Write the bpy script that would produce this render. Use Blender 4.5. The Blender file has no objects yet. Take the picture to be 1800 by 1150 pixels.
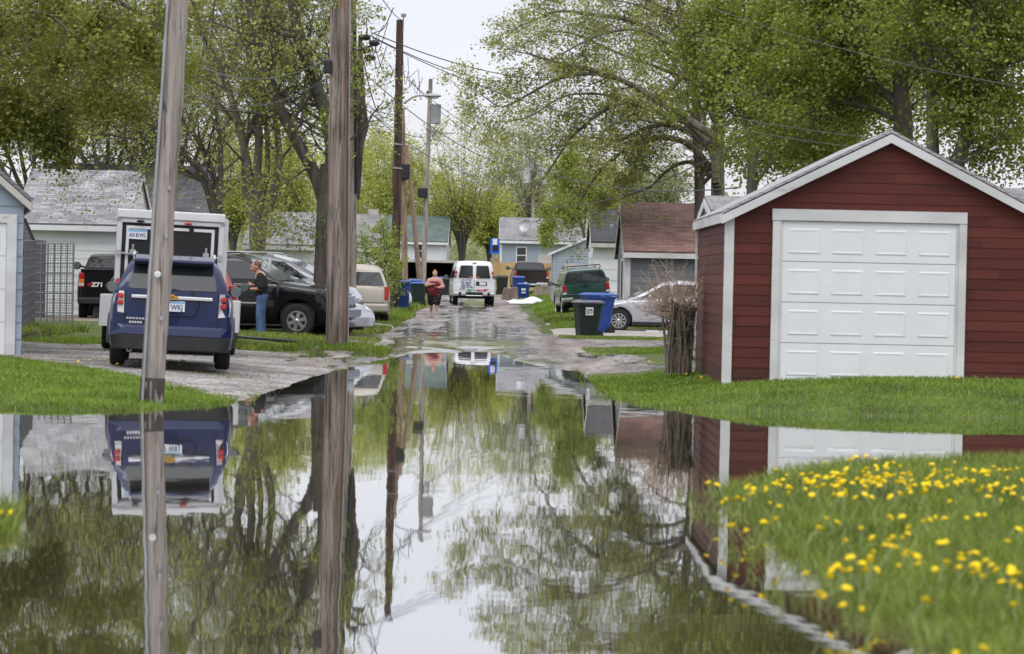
import bpy, bmesh, math, random
import numpy as np
from mathutils import Vector, Matrix
random.seed(7); rng = np.random.default_rng(7)
S = bpy.context.scene
COL = S.collection
R = math.radians
# ------------------------------------------------------------------ camera
F, CAMZ, ROLL, PITCH = 5400.0, 1.55, R(1.2), math.atan(81/5400.0)
cam_d = bpy.data.cameras.new('camera'); cam = bpy.data.objects.new('camera', cam_d); COL.objects.link(cam)
cam_d.sensor_width = 36; cam_d.lens = 108; cam_d.clip_start = 0.5; cam_d.clip_end = 4000
cam.matrix_world = Matrix.Translation((0,0,CAMZ)) @ Matrix.Rotation(R(90)-PITCH, 4, 'X') @ Matrix.Rotation(ROLL, 4, 'Z')
cam_d.dof.use_dof = True; cam_d.dof.focus_distance = 75; cam_d.dof.aperture_fstop = 3.5
S.camera = cam
# ------------------------------------------------------------------ light
SUN_EL, SUN_AZ = R(58), R(200)          # a high veiled sun behind the camera's left shoulder
wd = bpy.data.worlds.new('World'); S.world = wd; wd.use_nodes = True
nt = wd.node_tree; nt.nodes.clear()
def _n(t, **k):
    n = nt.nodes.new(t)
    for a, b in k.items(): setattr(n, a, b)
    return n
sky = _n('ShaderNodeTexSky', sky_type='NISHITA', sun_disc=False, sun_elevation=SUN_EL, sun_rotation=SUN_AZ)
bg1 = _n('ShaderNodeBackground'); bg1.inputs[1].default_value = 0.03
bg2 = _n('ShaderNodeBackground'); bg2.inputs[1].default_value = 1.0
tc = _n('ShaderNodeTexCoord'); sx = _n('ShaderNodeSeparateXYZ'); rp = _n('ShaderNodeValToRGB')
nz = _n('ShaderNodeTexNoise'); nz.inputs['Scale'].default_value = 4; nz.inputs['Detail'].default_value = 3
mp = _n('ShaderNodeMapping'); mp.inputs['Scale'].default_value = (1,1,5)
mx = _n('ShaderNodeMixRGB', blend_type='MULTIPLY'); mx.inputs[0].default_value = 1
r2 = _n('ShaderNodeValToRGB'); r2.color_ramp.elements[0].color = (.95,.95,.955,1); r2.color_ramp.elements[1].color = (1.04,1.04,1.03,1)
r2.color_ramp.elements[0].position = .3; r2.color_ramp.elements[1].position = .7
e = rp.color_ramp.elements
e[0].position = 0.0; e[0].color = (.67,.66,.73,1)
e[1].position = 1.0; e[1].color = (1.9,1.9,1.95,1)
k = e.new(0.12); k.color = (.75,.74,.81,1)
add = _n('ShaderNodeAddShader'); out = _n('ShaderNodeOutputWorld'); L = nt.links.new
L(sky.outputs[0], bg1.inputs[0]); L(tc.outputs['Generated'], sx.inputs[0]); L(sx.outputs[2], rp.inputs[0])
L(tc.outputs['Generated'], mp.inputs[0]); L(mp.outputs[0], nz.inputs[0]); L(nz.outputs[0], r2.inputs[0])
L(rp.outputs[0], mx.inputs[1]); L(r2.outputs[0], mx.inputs[2]); L(mx.outputs[0], bg2.inputs[0])
L(bg1.outputs[0], add.inputs[0]); L(bg2.outputs[0], add.inputs[1]); L(add.outputs[0], out.inputs[0])
sun_d = bpy.data.lights.new('sun', 'SUN'); sun_d.energy = 0.9; sun_d.angle = R(25); sun_d.color = (1,.96,.9)
sun = bpy.data.objects.new('sun', sun_d); COL.objects.link(sun)
sd_ = Vector((math.sin(SUN_AZ)*math.cos(SUN_EL), math.cos(SUN_AZ)*math.cos(SUN_EL), math.sin(SUN_EL)))
sun.rotation_euler = sd_.to_track_quat('Z','Y').to_euler(); sun.location = (0,-20,60)
S.view_settings.view_transform = 'Standard'; S.view_settings.look = 'None'
S.view_settings.exposure = 0.05; S.view_settings.gamma = 1
S.cycles.max_bounces = 6; S.cycles.diffuse_bounces = 3; S.cycles.glossy_bounces = 4
S.cycles.transmission_bounces = 4; S.cycles.transparent_max_bounces = 6
S.cycles.caustics_reflective = False; S.cycles.caustics_refractive = False
# ------------------------------------------------------------------ geometry helpers
def W(u, v, D):
    """world point at distance D (along y) seen at photo pixel u,v"""
    a, b = u-900, v-575
    c, s = math.cos(ROLL), math.sin(ROLL)
    x, y = a*c+b*s, -a*s+b*c
    cp, sp = math.cos(PITCH), math.sin(PITCH)
    ry = F*cp - y*sp; rz = -F*sp - y*cp
    return Vector((x*D/ry, D, CAMZ + rz*D/ry))
def G(u, v):
    """point of the water plane z=0 at pixel u,v"""
    p = W(u, v, 1.0); t = CAMZ/(CAMZ-p.z)
    return Vector((p.x*t, t, 0))
def tag(o, label=None, cat=None, group=None, kind=None):
    if label: o['label'] = label
    if cat: o['category'] = cat
    if group: o['group'] = group
    if kind: o['kind'] = kind
    return o
def thing(name, label, cat, loc=(0,0,0), rz=0, group=None, ry=0):
    o = bpy.data.objects.new(name, None); COL.objects.link(o); o.empty_display_size = .3
    o.location = loc; o.rotation_euler = (0, ry, rz)
    return tag(o, label, cat, group)
def copy_tree(o, parent=None):
    c = o.copy(); COL.objects.link(c); c.parent = parent
    for ch in [x for x in COL.objects if x.parent is o]: copy_tree(ch, c)
    return c
def finish(me, smooth, angle):
    if smooth:
        me.polygons.foreach_set('use_smooth', [True]*len(me.polygons))
        me.set_sharp_from_angle(angle=R(angle))
def np_mesh(name, V, Fq, mat, parent=None, smooth=False):
    """V Nx3 array, Fq MxK int array (all faces K-gons)"""
    me = bpy.data.meshes.new(name); V = np.asarray(V, dtype=np.float32); Fq = np.asarray(Fq, dtype=np.int32)
    me.vertices.add(len(V)); me.vertices.foreach_set('co', V.ravel())
    n, k = Fq.shape
    me.loops.add(n*k); me.loops.foreach_set('vertex_index', Fq.ravel())
    me.polygons.add(n); me.polygons.foreach_set('loop_start', np.arange(0, n*k, k, dtype=np.int32))
    if smooth: me.polygons.foreach_set('use_smooth', np.ones(n, dtype=bool))
    me.update(calc_edges=True)
    if mat: me.materials.append(mat)
    o = bpy.data.objects.new(name, me); COL.objects.link(o); o.parent = parent
    return o
class MB:
    def __init__(s, off=(0,0,0)): s.v = []; s.f = []; s.off = off
    def add(s, vs, fs):
        n = len(s.v); s.v += [tuple(p) for p in vs]; s.f += [tuple(i+n for i in f) for f in fs]; return s
    def box(s, c, d, rz=0, ry=0, rx=0):
        m = Matrix.Rotation(rz,3,'Z') @ Matrix.Rotation(ry,3,'Y') @ Matrix.Rotation(rx,3,'X'); c = Vector(c)
        vs = [c + m @ Vector((x*d[0]/2, y*d[1]/2, z*d[2]/2)) for x in (-1,1) for y in (-1,1) for z in (-1,1)]
        return s.add(vs, [(0,1,3,2),(4,6,7,5),(0,4,5,1),(2,3,7,6),(0,2,6,4),(1,5,7,3)])
    def bb(s, x0,x1,y0,y1,z0,z1): return s.box(((x0+x1)/2,(y0+y1)/2,(z0+z1)/2),(abs(x1-x0),abs(y1-y0),abs(z1-z0)))
    def tube(s, pts, rad, n=8, cap=True):
        pts = [Vector(p) for p in pts]
        if not hasattr(rad, '__len__'): rad = [rad]*len(pts)
        base = len(s.v); up = None
        for i, p in enumerate(pts):
            t = (pts[min(i+1,len(pts)-1)] - pts[max(i-1,0)]).normalized()
            if up is None: up = t.orthogonal().normalized()
            up = (up - t*up.dot(t)).normalized(); w = t.cross(up)
            for k in range(n):
                a = 2*math.pi*k/n
                s.v.append(tuple(p + (up*math.cos(a)+w*math.sin(a))*rad[i]))
        for i in range(len(pts)-1):
            for k in range(n):
                a, b = base+i*n+k, base+i*n+(k+1)%n
                s.f.append((a, b, b+n, a+n))
        if cap:
            s.f.append(tuple(base+n-1-k for k in range(n))); e_ = base+(len(pts)-1)*n
            s.f.append(tuple(e_+k for k in range(n)))
        return s
    def disc(s, c, axis, prof, n=20):
        """lathe: prof list of (along axis, radius)"""
        ax = Vector(axis).normalized(); u = ax.orthogonal().normalized(); w = ax.cross(u); c = Vector(c); b = len(s.v)
        for (h, r) in prof:
            for k in range(n):
                a = 2*math.pi*k/n; s.v.append(tuple(c + ax*h + (u*math.cos(a)+w*math.sin(a))*r))
        for i in range(len(prof)-1):
            for k in range(n):
                p, q = b+i*n+k, b+i*n+(k+1)%n; s.f.append((p, q, q+n, p+n))
        s.f.append(tuple(b+n-1-k for k in range(n))); e_ = b+(len(prof)-1)*n; s.f.append(tuple(e_+k for k in range(n)))
        return s
    def panel(s, pts, th, out=None):
        """flat polygon given thickness th towards the inside"""
        pts = [Vector(p) for p in pts]; nrm = (pts[1]-pts[0]).cross(pts[2]-pts[0]).normalized()
        if out is not None and nrm.dot(Vector(out)) < 0: pts.reverse(); nrm = -nrm
        n = len(pts); fr = pts; bk = [p - nrm*th for p in pts]
        return s.add(fr+bk, [tuple(range(n)), tuple(range(2*n-1, n-1, -1))] + [(i, i+n, (i+1)%n+n, (i+1)%n) for i in range(n)])
    def ell(s, c, r, n=10, m=7):
        c = Vector(c); b = len(s.v)
        for i in range(m+1):
            th = math.pi*i/m
            for k in range(n):
                a = 2*math.pi*k/n
                s.v.append((c.x+r[0]*math.sin(th)*math.cos(a), c.y+r[1]*math.sin(th)*math.sin(a), c.z+r[2]*math.cos(th)))
        for i in range(m):
            for k in range(n): s.f.append((b+i*n+k, b+(i+1)*n+k, b+(i+1)*n+(k+1)%n, b+i*n+(k+1)%n))
        return s
    def build(s, name, mat, parent=None, smooth=False, angle=35, bevel=0, label=None):
        me = bpy.data.meshes.new(name); o_ = s.off
        me.from_pydata([(v[0]+o_[0], v[1]+o_[1], v[2]+o_[2]) for v in s.v], [], s.f); me.update()
        if mat: me.materials.append(mat)
        o = bpy.data.objects.new(name, me); COL.objects.link(o); o.parent = parent
        finish(me, smooth, angle)
        if bevel:
            b = o.modifiers.new('bevel', 'BEVEL'); b.width = bevel; b.segments = 2; b.limit_method = 'ANGLE'
        if label: o['label'] = label
        return o
def text(name, body, size, loc, mat, parent, rot=(R(90),0,0), depth=.002, align='CENTER', sx_=1, font_bold=0):
    c = bpy.data.curves.new(name, 'FONT'); c.body = body; c.size = size; c.extrude = depth; c.align_x = align; c.align_y = 'CENTER'
    c.offset = font_bold
    t = bpy.data.objects.new('t', c); COL.objects.link(t)
    dg = bpy.context.evaluated_depsgraph_get()
    me = bpy.data.meshes.new_from_object(t.evaluated_get(dg)); bpy.data.objects.remove(t)
    me.name = name; me.materials.clear(); me.materials.append(mat)
    o = bpy.data.objects.new(name, me); COL.objects.link(o); o.parent = parent; o.location = loc; o.rotation_euler = rot; o.scale = (sx_,1,1)
    return o
# ------------------------------------------------------------------ materials
def mat(name, col, rough=.6, metal=0, var=0, vscale=3, stretch=(1,1,1), bump=0, bscale=None, coat=0, spec=.5, col2=None, detail=5, ior=1.45):
    m = bpy.data.materials.new(name); m.use_nodes = True; t = m.node_tree; b = t.nodes['Principled BSDF']
    b.inputs['Base Color'].default_value = (*col, 1); b.inputs['Roughness'].default_value = rough; b.inputs['Metallic'].default_value = metal
    b.inputs['Coat Weight'].default_value = coat; b.inputs['Coat Roughness'].default_value = .04; b.inputs['Specular IOR Level'].default_value = spec
    b.inputs['IOR'].default_value = ior
    if var or bump:
        tcn = t.nodes.new('ShaderNodeTexCoord'); mpn = t.nodes.new('ShaderNodeMapping'); mpn.inputs['Scale'].default_value = stretch
        t.links.new(tcn.outputs['Object'], mpn.inputs[0])
        n = t.nodes.new('ShaderNodeTexNoise'); n.inputs['Scale'].default_value = vscale; n.inputs['Detail'].default_value = detail; n.inputs['Roughness'].default_value = .65
        t.links.new(mpn.outputs[0], n.inputs['Vector'])
        if var:
            r = t.nodes.new('ShaderNodeValToRGB'); c1 = [max(0, c*(1-var)) for c in col]; c2 = col2 or [min(1, c*(1+var)) for c in col]
            r.color_ramp.elements[0].position = .32; r.color_ramp.elements[1].position = .68
            r.color_ramp.elements[0].color = (*c1,1); r.color_ramp.elements[1].color = (*c2,1)
            t.links.new(n.outputs[0], r.inputs[0]); t.links.new(r.outputs[0], b.inputs['Base Color'])
        if bump:
            n2 = n
            if bscale:
                n2 = t.nodes.new('ShaderNodeTexNoise'); n2.inputs['Scale'].default_value = bscale; n2.inputs['Detail'].default_value = 4
                t.links.new(mpn.outputs[0], n2.inputs['Vector'])
            bp = t.nodes.new('ShaderNodeBump'); bp.inputs['Distance'].default_value = bump; bp.inputs['Strength'].default_value = 1
            t.links.new(n2.outputs[0], bp.inputs['Height']); t.links.new(bp.outputs[0], b.inputs['Normal'])
    return m
def nodes(m): return m.node_tree, m.node_tree.nodes['Principled BSDF']
def N(t, typ, **k):
    n = t.nodes.new(typ)
    for a, b in k.items():
        if a in n.inputs.keys(): n.inputs[a].default_value = b
        else: setattr(n, a, b)
    return n
def shingle(name, c1, c2, axis='x', vfac=2.0, bw=.3, rh=.14):
    """asphalt shingles: brick pattern laid along the slope (object space)"""
    m = mat(name, c1, .9); t, b = nodes(m)
    tcn = N(t, 'ShaderNodeTexCoord'); sp = N(t, 'ShaderNodeSeparateXYZ'); cb = N(t, 'ShaderNodeCombineXYZ'); mu = N(t, 'ShaderNodeMath', operation='MULTIPLY')
    mu.inputs[1].default_value = vfac
    t.links.new(tcn.outputs['Object'], sp.inputs[0]); t.links.new(sp.outputs[0 if axis=='x' else 1], cb.inputs[0])
    t.links.new(sp.outputs[2], mu.inputs[0]); t.links.new(mu.outputs[0], cb.inputs[1])
    br = N(t, 'ShaderNodeTexBrick'); br.offset = .37; br.offset_frequency = 2
    br.inputs['Color1'].default_value = (*c1,1); br.inputs['Color2'].default_value = (*c2,1); br.inputs['Mortar'].default_value = (*[x*.45 for x in c1],1)
    br.inputs['Scale'].default_value = 1; br.inputs['Brick Width'].default_value = bw; br.inputs['Row Height'].default_value = rh
    br.inputs['Mortar Size'].default_value = .008; br.inputs['Mortar Smooth'].default_value = .3
    t.links.new(cb.outputs[0], br.inputs['Vector'])
    n = N(t, 'ShaderNodeTexNoise', Scale=1.1, Detail=6); t.links.new(tcn.outputs['Object'], n.inputs['Vector'])
    rr = N(t, 'ShaderNodeValToRGB'); rr.color_ramp.elements[0].position = .3; rr.color_ramp.elements[1].position = .7
    rr.color_ramp.elements[0].color = (.72,.72,.72,1); rr.color_ramp.elements[1].color = (1.1,1.1,1.1,1)
    mm = N(t, 'ShaderNodeMixRGB', blend_type='MULTIPLY'); mm.inputs[0].default_value = 1
    t.links.new(n.outputs[0], rr.inputs[0]); t.links.new(br.outputs[0], mm.inputs[1]); t.links.new(rr.outputs[0], mm.inputs[2])
    t.links.new(mm.outputs[0], b.inputs['Base Color'])
    bp = N(t, 'ShaderNodeBump'); bp.inputs['Distance'].default_value = .02; t.links.new(br.outputs['Fac'], bp.inputs['Height']); bp.invert = True
    t.links.new(bp.outputs[0], b.inputs['Normal'])
    return m
def paint_wood(name, col, wear, amt=.5, sc=2.0, stretch=(1,1,5), rough=.6):
    """painted wood with weather wear: blotches of bare/dirty wood and board tone variation"""
    m = mat(name, col, rough); t, b = nodes(m)
    tcn = N(t, 'ShaderNodeTexCoord'); mpn = N(t, 'ShaderNodeMapping'); mpn.inputs['Scale'].default_value = stretch; t.links.new(tcn.outputs['Object'], mpn.inputs[0])
    n1 = N(t, 'ShaderNodeTexNoise', Scale=sc, Detail=8, Roughness=.7); n2 = N(t, 'ShaderNodeTexNoise', Scale=sc*.35, Detail=3)
    t.links.new(mpn.outputs[0], n1.inputs['Vector']); t.links.new(mpn.outputs[0], n2.inputs['Vector'])
    r1 = N(t, 'ShaderNodeValToRGB'); r1.color_ramp.elements[0].position = .66-.12*amt; r1.color_ramp.elements[1].position = .74
    r2_ = N(t, 'ShaderNodeValToRGB'); r2_.color_ramp.elements[0].position = .3; r2_.color_ramp.elements[1].position = .7
    r2_.color_ramp.elements[0].color = (*[c*.78 for c in col],1); r2_.color_ramp.elements[1].color = (*[min(1,c*1.12) for c in col],1)
    mm = N(t, 'ShaderNodeMixRGB'); mm.inputs[2].default_value = (*wear,1)
    t.links.new(n1.outputs[0], r1.inputs[0]); t.links.new(n2.outputs[0], r2_.inputs[0]); t.links.new(r1.outputs[0], mm.inputs[0]); t.links.new(r2_.outputs[0], mm.inputs[1])
    t.links.new(mm.outputs[0], b.inputs['Base Color'])
    bp = N(t, 'ShaderNodeBump'); bp.inputs['Distance'].default_value = .003; t.links.new(n1.outputs[0], bp.inputs['Height']); t.links.new(bp.outputs[0], b.inputs['Normal'])
    return m
def leafmat(name, dark, light, trans=.45, nscale=.5):
    m = bpy.data.materials.new(name); m.use_nodes = True; t = m.node_tree; t.nodes.clear()
    o = N(t, 'ShaderNodeOutputMaterial'); d = N(t, 'ShaderNodeBsdfDiffuse'); tr = N(t, 'ShaderNodeBsdfTranslucent'); gl = N(t, 'ShaderNodeBsdfGlossy'); gl.inputs['Roughness'].default_value = .45
    g = N(t, 'ShaderNodeNewGeometry'); tcn = N(t, 'ShaderNodeTexCoord'); n = N(t, 'ShaderNodeTexNoise', Scale=nscale, Detail=3)
    t.links.new(tcn.outputs['Object'], n.inputs['Vector'])
    ad = N(t, 'ShaderNodeMath', operation='ADD'); mu = N(t, 'ShaderNodeMath', operation='MULTIPLY'); mu.inputs[1].default_value = .6
    t.links.new(g.outputs['Random Per Island'], mu.inputs[0]); t.links.new(mu.outputs[0], ad.inputs[0])
    mu2 = N(t, 'ShaderNodeMath', operation='MULTIPLY_ADD'); mu2.inputs[1].default_value = 1.6; mu2.inputs[2].default_value = -.6
    t.links.new(n.outputs[0], mu2.inputs[0]); t.links.new(mu2.outputs[0], ad.inputs[1])
    r = N(t, 'ShaderNodeValToRGB'); r.color_ramp.elements[0].color = (*dark,1); r.color_ramp.elements[1].color = (*light,1); r.color_ramp.elements[1].position = .85
    t.links.new(ad.outputs[0], r.inputs[0])
    for x in (d, tr): t.links.new(r.outputs[0], x.inputs[0])
    mx1 = N(t, 'ShaderNodeMixShader'); mx1.inputs[0].default_value = trans; t.links.new(d.outputs[0], mx1.inputs[1]); t.links.new(tr.outputs[0], mx1.inputs[2])
    mx2 = N(t, 'ShaderNodeMixShader'); mx2.inputs[0].default_value = .04; t.links.new(mx1.outputs[0], mx2.inputs[1]); t.links.new(gl.outputs[0], mx2.inputs[2])
    t.links.new(mx2.outputs[0], o.inputs[0])
    return m
M = {}
M['white_paint'] = paint_wood('white_paint', (.62,.62,.62), (.2,.18,.16), .45, 1.6, (1,1,3))
M['white_clean'] = mat('white_clean', (.74,.75,.77), .4, var=.04, vscale=2)
M['white_siding'] = paint_wood('white_siding', (.74,.75,.76), (.45,.43,.42), .15, 1.2, (1,1,3))
M['grey_siding'] = paint_wood('grey_siding', (.17,.175,.2), (.1,.1,.1), .3, 1.2, (1,1,4))
M['blue_siding'] = paint_wood('blue_siding', (.3,.36,.43), (.2,.22,.25), .2, 1.2, (1,1,3))
M['blue_grey_siding'] = mat('blue_grey_siding', (.32,.37,.43), .6, var=.06)
M['red_siding'] = paint_wood('red_siding', (.108,.027,.02), (.045,.02,.016), .95, 1.6, (.5,.5,5))
def board_tones(m, course, seglen):
    """each weathered board its own tone, with joints, and mud splashed on the lowest courses"""
    t, b = nodes(m); src = b.inputs['Base Color'].links[0].from_socket
    tcn = N(t,'ShaderNodeTexCoord'); sp = N(t,'ShaderNodeSeparateXYZ'); t.links.new(tcn.outputs['Object'], sp.inputs[0])
    def mth(op, a, v): n = N(t,'ShaderNodeMath',operation=op); t.links.new(a, n.inputs[0]); n.inputs[1].default_value = v; return n.outputs[0]
    zz = mth('FLOOR', mth('DIVIDE', mth('ADD', sp.outputs[2], .12), course), 0)
    wn0 = N(t,'ShaderNodeTexWhiteNoise',noise_dimensions='1D'); t.links.new(zz, wn0.inputs['W'])
    xx = N(t,'ShaderNodeMath',operation='MULTIPLY_ADD'); t.links.new(wn0.outputs[0], xx.inputs[0]); xx.inputs[1].default_value = seglen; t.links.new(sp.outputs[0], xx.inputs[2])
    cb = N(t,'ShaderNodeCombineXYZ'); t.links.new(mth('FLOOR', mth('DIVIDE', xx.outputs[0], seglen), 0), cb.inputs[0]); t.links.new(zz, cb.inputs[1])
    wn = N(t,'ShaderNodeTexWhiteNoise',noise_dimensions='2D'); t.links.new(cb.outputs[0], wn.inputs['Vector'])
    mr = N(t,'ShaderNodeMapRange'); mr.inputs[3].default_value = .72; mr.inputs[4].default_value = 1.12; t.links.new(wn.outputs[0], mr.inputs[0])
    n = N(t,'ShaderNodeTexNoise',Scale=5,Detail=6,Roughness=.7); t.links.new(tcn.outputs['Object'], n.inputs['Vector'])
    sm = N(t,'ShaderNodeMath',operation='MULTIPLY_ADD'); t.links.new(n.outputs[0], sm.inputs[0]); sm.inputs[1].default_value = .7; t.links.new(mth('MULTIPLY', sp.outputs[2], -1), sm.inputs[2])
    rp_ = N(t,'ShaderNodeValToRGB'); rp_.color_ramp.elements[0].position = .12; rp_.color_ramp.elements[1].position = .4; t.links.new(sm.outputs[0], rp_.inputs[0])
    m1 = N(t,'ShaderNodeVectorMath',operation='SCALE'); t.links.new(src, m1.inputs[0]); t.links.new(mr.outputs[0], m1.inputs['Scale'])
    m2 = N(t,'ShaderNodeMixRGB'); m2.inputs[2].default_value = (.05,.035,.028,1); t.links.new(mth('MULTIPLY', rp_.outputs[0], .6), m2.inputs[0]); t.links.new(m1.outputs[0], m2.inputs[1]); t.links.new(m2.outputs[0], b.inputs['Base Color'])
    b.inputs['Specular IOR Level'].default_value = .25
board_tones(M['red_siding'], .142, 2.3)
M['beige_trim'] = mat('beige_trim', (.5,.47,.43), .6, var=.1)
M['dark'] = mat('dark', (.012,.012,.014), .7)
M['black_plastic'] = mat('black_plastic', (.02,.021,.023), .45, var=.2, vscale=5)
M['rubber'] = mat('rubber', (.018,.018,.019), .8, var=.25, vscale=8)
M['glass'] = mat('glass', (.02,.024,.028), .04, spec=.8, ior=1.5)
M['glass_pale'] = mat('glass_pale', (.12,.15,.15), .05, spec=.8, ior=1.5)
M['chrome'] = mat('chrome', (.75,.75,.77), .18, 1)
M['alloy'] = mat('alloy', (.5,.5,.52), .3, .9, var=.1, vscale=9)
M['red_lens'] = mat('red_lens', (.45,.01,.015), .15, coat=.6)
M['clear_lens'] = mat('clear_lens', (.62,.6,.62), .12, coat=.8)
M['amber_lens'] = mat('amber_lens', (.75,.2,.02), .15, coat=.6)
M['plate'] = mat('plate', (.72,.75,.78), .4)
M['plate_sky'] = mat('plate_sky', (.22,.45,.68), .4)
M['plate_ink'] = mat('plate_ink', (.015,.025,.14), .5)
M['gold'] = mat('gold', (.5,.3,.05), .35, .5)
M['steel'] = mat('steel', (.38,.39,.4), .5, .7, var=.15, vscale=4)
M['galv'] = mat('galv', (.36,.37,.39), .55, .5, var=.15, vscale=3)
M['galv_dark'] = mat('galv_dark', (.17,.175,.19), .55, .4, var=.15, vscale=3)
M['alum'] = mat('alum', (.62,.63,.64), .35, .6, var=.08, vscale=2)
M['white_gel'] = mat('white_gel', (.66,.66,.66), .35, var=.08, vscale=2)
def paint(n, c, metal=.3, coat=1, dirt=.12): return mat(n, c, .38, metal, var=dirt, vscale=1.3, coat=coat)
M['blue_paint'] = mat('blue_paint', (.005,.013,.065), .3, 0, var=.1, vscale=1.3, coat=.45, spec=.2)
M['black_paint'] = mat('black_paint', (.006,.006,.008), .3, 0, coat=.6, spec=.1)
M['silver_paint'] = paint('silver_paint', (.42,.43,.48), .5)
M['silver_white'] = paint('silver_white', (.5,.51,.57), .45)
M['beige_paint'] = paint('beige_paint', (.42,.38,.32), .4)
M['cream_paint'] = paint('cream_paint', (.5,.49,.42), .3)
M['red_paint'] = paint('red_paint', (.3,.01,.018), .2)
M['green_paint'] = paint('green_paint', (.008,.05,.042), .3)
M['van_white'] = paint('van_white', (.68,.69,.72), 0, coat=.6, dirt=.06)
M['black_brown_reflection'] = mat('black_brown_reflection', (.018,.013,.011), .35, 0, coat=.5, spec=.2)  # black car paint with a brownish reflection mixed into the colour
M['bin_blue'] = mat('bin_blue', (.012,.05,.24), .45, var=.12, vscale=2)
M['bin_green'] = mat('bin_green', (.012,.024,.02), .5, var=.2, vscale=2)
M['lid_blue'] = mat('lid_blue', (.03,.09,.34), .4, var=.08)
M['cedar'] = paint_wood('cedar', (.5,.34,.14), (.3,.18,.08), .4, 1.5, (3,3,.4))
def polemat(name, c1, c2, c3):
    m = mat(name, c1, .85); t, b = nodes(m)
    tcn = N(t, 'ShaderNodeTexCoord'); mpn = N(t, 'ShaderNodeMapping'); mpn.inputs['Scale'].default_value = (5,5,.22); t.links.new(tcn.outputs['Object'], mpn.inputs[0])
    n = N(t, 'ShaderNodeTexNoise', Scale=2.2, Detail=8, Roughness=.7); t.links.new(mpn.outputs[0], n.inputs['Vector'])
    mp2 = N(t, 'ShaderNodeMapping'); mp2.inputs['Scale'].default_value = (2,2,.5); t.links.new(tcn.outputs['Object'], mp2.inputs[0])
    n3 = N(t, 'ShaderNodeTexNoise', Scale=1.6, Detail=5); t.links.new(mp2.outputs[0], n3.inputs['Vector'])
    r = N(t, 'ShaderNodeValToRGB'); e = r.color_ramp.elements; e[0].position = .28; e[0].color = (*[x*.18 for x in c1],1); e[1].position = .62; e[1].color = (*c2,1)
    k = e.new(.45); k.color = (*c1,1)
    r3 = N(t, 'ShaderNodeValToRGB'); r3.color_ramp.elements[0].position = .53; r3.color_ramp.elements[1].position = .66
    mm = N(t, 'ShaderNodeMixRGB'); mm.inputs[2].default_value = (*c3,1)
    sc_ = N(t, 'ShaderNodeMath', operation='MULTIPLY'); sc_.inputs[1].default_value = .75
    t.links.new(n.outputs[0], r.inputs[0]); t.links.new(n3.outputs[0], r3.inputs[0]); t.links.new(r3.outputs[0], sc_.inputs[0]); t.links.new(sc_.outputs[0], mm.inputs[0])
    t.links.new(r.outputs[0], mm.inputs[1]); t.links.new(mm.outputs[0], b.inputs['Base Color'])
    mp3 = N(t, 'ShaderNodeMapping'); mp3.inputs['Scale'].default_value = (30,30,.5); t.links.new(tcn.outputs['Object'], mp3.inputs[0])
    n4 = N(t, 'ShaderNodeTexNoise', Scale=1.0, Detail=3); t.links.new(mp3.outputs[0], n4.inputs['Vector'])
    r4 = N(t, 'ShaderNodeValToRGB'); e4 = r4.color_ramp.elements; e4[0].position = .36; e4[0].color = (.12,.11,.1,1); e4[1].position = .42; e4[1].color = (1,1,1,1)
    v4 = N(t, 'ShaderNodeTexVoronoi', Scale=1.3); t.links.new(tcn.outputs['Object'], v4.inputs['Vector']); r5 = N(t, 'ShaderNodeValToRGB'); e5 = r5.color_ramp.elements; e5[0].position = .04; e5[0].color = (.25,.2,.18,1); e5[1].position = .09; e5[1].color = (1,1,1,1)
    ma = N(t, 'ShaderNodeMixRGB', blend_type='MULTIPLY'); ma.inputs[0].default_value = .85; mb_ = N(t, 'ShaderNodeMixRGB', blend_type='MULTIPLY'); mb_.inputs[0].default_value = .8
    t.links.new(n4.outputs[0], r4.inputs[0]); t.links.new(v4.outputs['Distance'], r5.inputs[0]); t.links.new(mm.outputs[0], ma.inputs[1]); t.links.new(r4.outputs[0], ma.inputs[2]); t.links.new(ma.outputs[0], mb_.inputs[1]); t.links.new(r5.outputs[0], mb_.inputs[2]); t.links.new(mb_.outputs[0], b.inputs['Base Color'])
    bp = N(t, 'ShaderNodeBump'); bp.inputs['Distance'].default_value = .012; t.links.new(n.outputs[0], bp.inputs['Height']); t.links.new(bp.outputs[0], b.inputs['Normal'])
    return m
M['pole_grey'] = polemat('pole_grey', (.31,.265,.235), (.46,.405,.37), (.18,.155,.135))
M['pole_mixed'] = polemat('pole_mixed', (.2,.165,.14), (.38,.32,.28), (.09,.07,.06))
M['pole_orange'] = polemat('pole_orange', (.24,.155,.11), (.36,.26,.19), (.2,.15,.13))
M['pole_brown'] = polemat('pole_brown', (.065,.038,.028), (.12,.07,.05), (.04,.028,.022))
M['bark'] = mat('bark', (.15,.128,.11), .95, var=.45, vscale=2.5, stretch=(3,3,.5), bump=.05, bscale=4)
M['bark_dark'] = mat('bark_dark', (.095,.082,.07), .95, var=.4, vscale=2.5, stretch=(3,3,.5), bump=.04, bscale=4)
M['bark_far'] = mat('bark_far', (.11,.1,.085), .95, var=.3)
M['twig_pale'] = mat('twig_pale', (.45,.34,.25), .9, var=.3, vscale=5)
M['leaf_left'] = leafmat('leaf_left', (.09,.105,.013), (.3,.32,.045))
M['leaf_mid'] = leafmat('leaf_mid', (.155,.185,.03), (.43,.46,.1))
M['leaf_big'] = leafmat('leaf_big', (.165,.19,.035), (.47,.49,.14))
M['leaf_maple'] = leafmat('leaf_maple', (.085,.115,.014), (.32,.365,.05))
M['leaf_yellow'] = leafmat('leaf_yellow', (.28,.32,.04), (.55,.56,.14))
M['leaf_bright'] = leafmat('leaf_bright', (.2,.28,.03), (.42,.5,.1))
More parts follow.
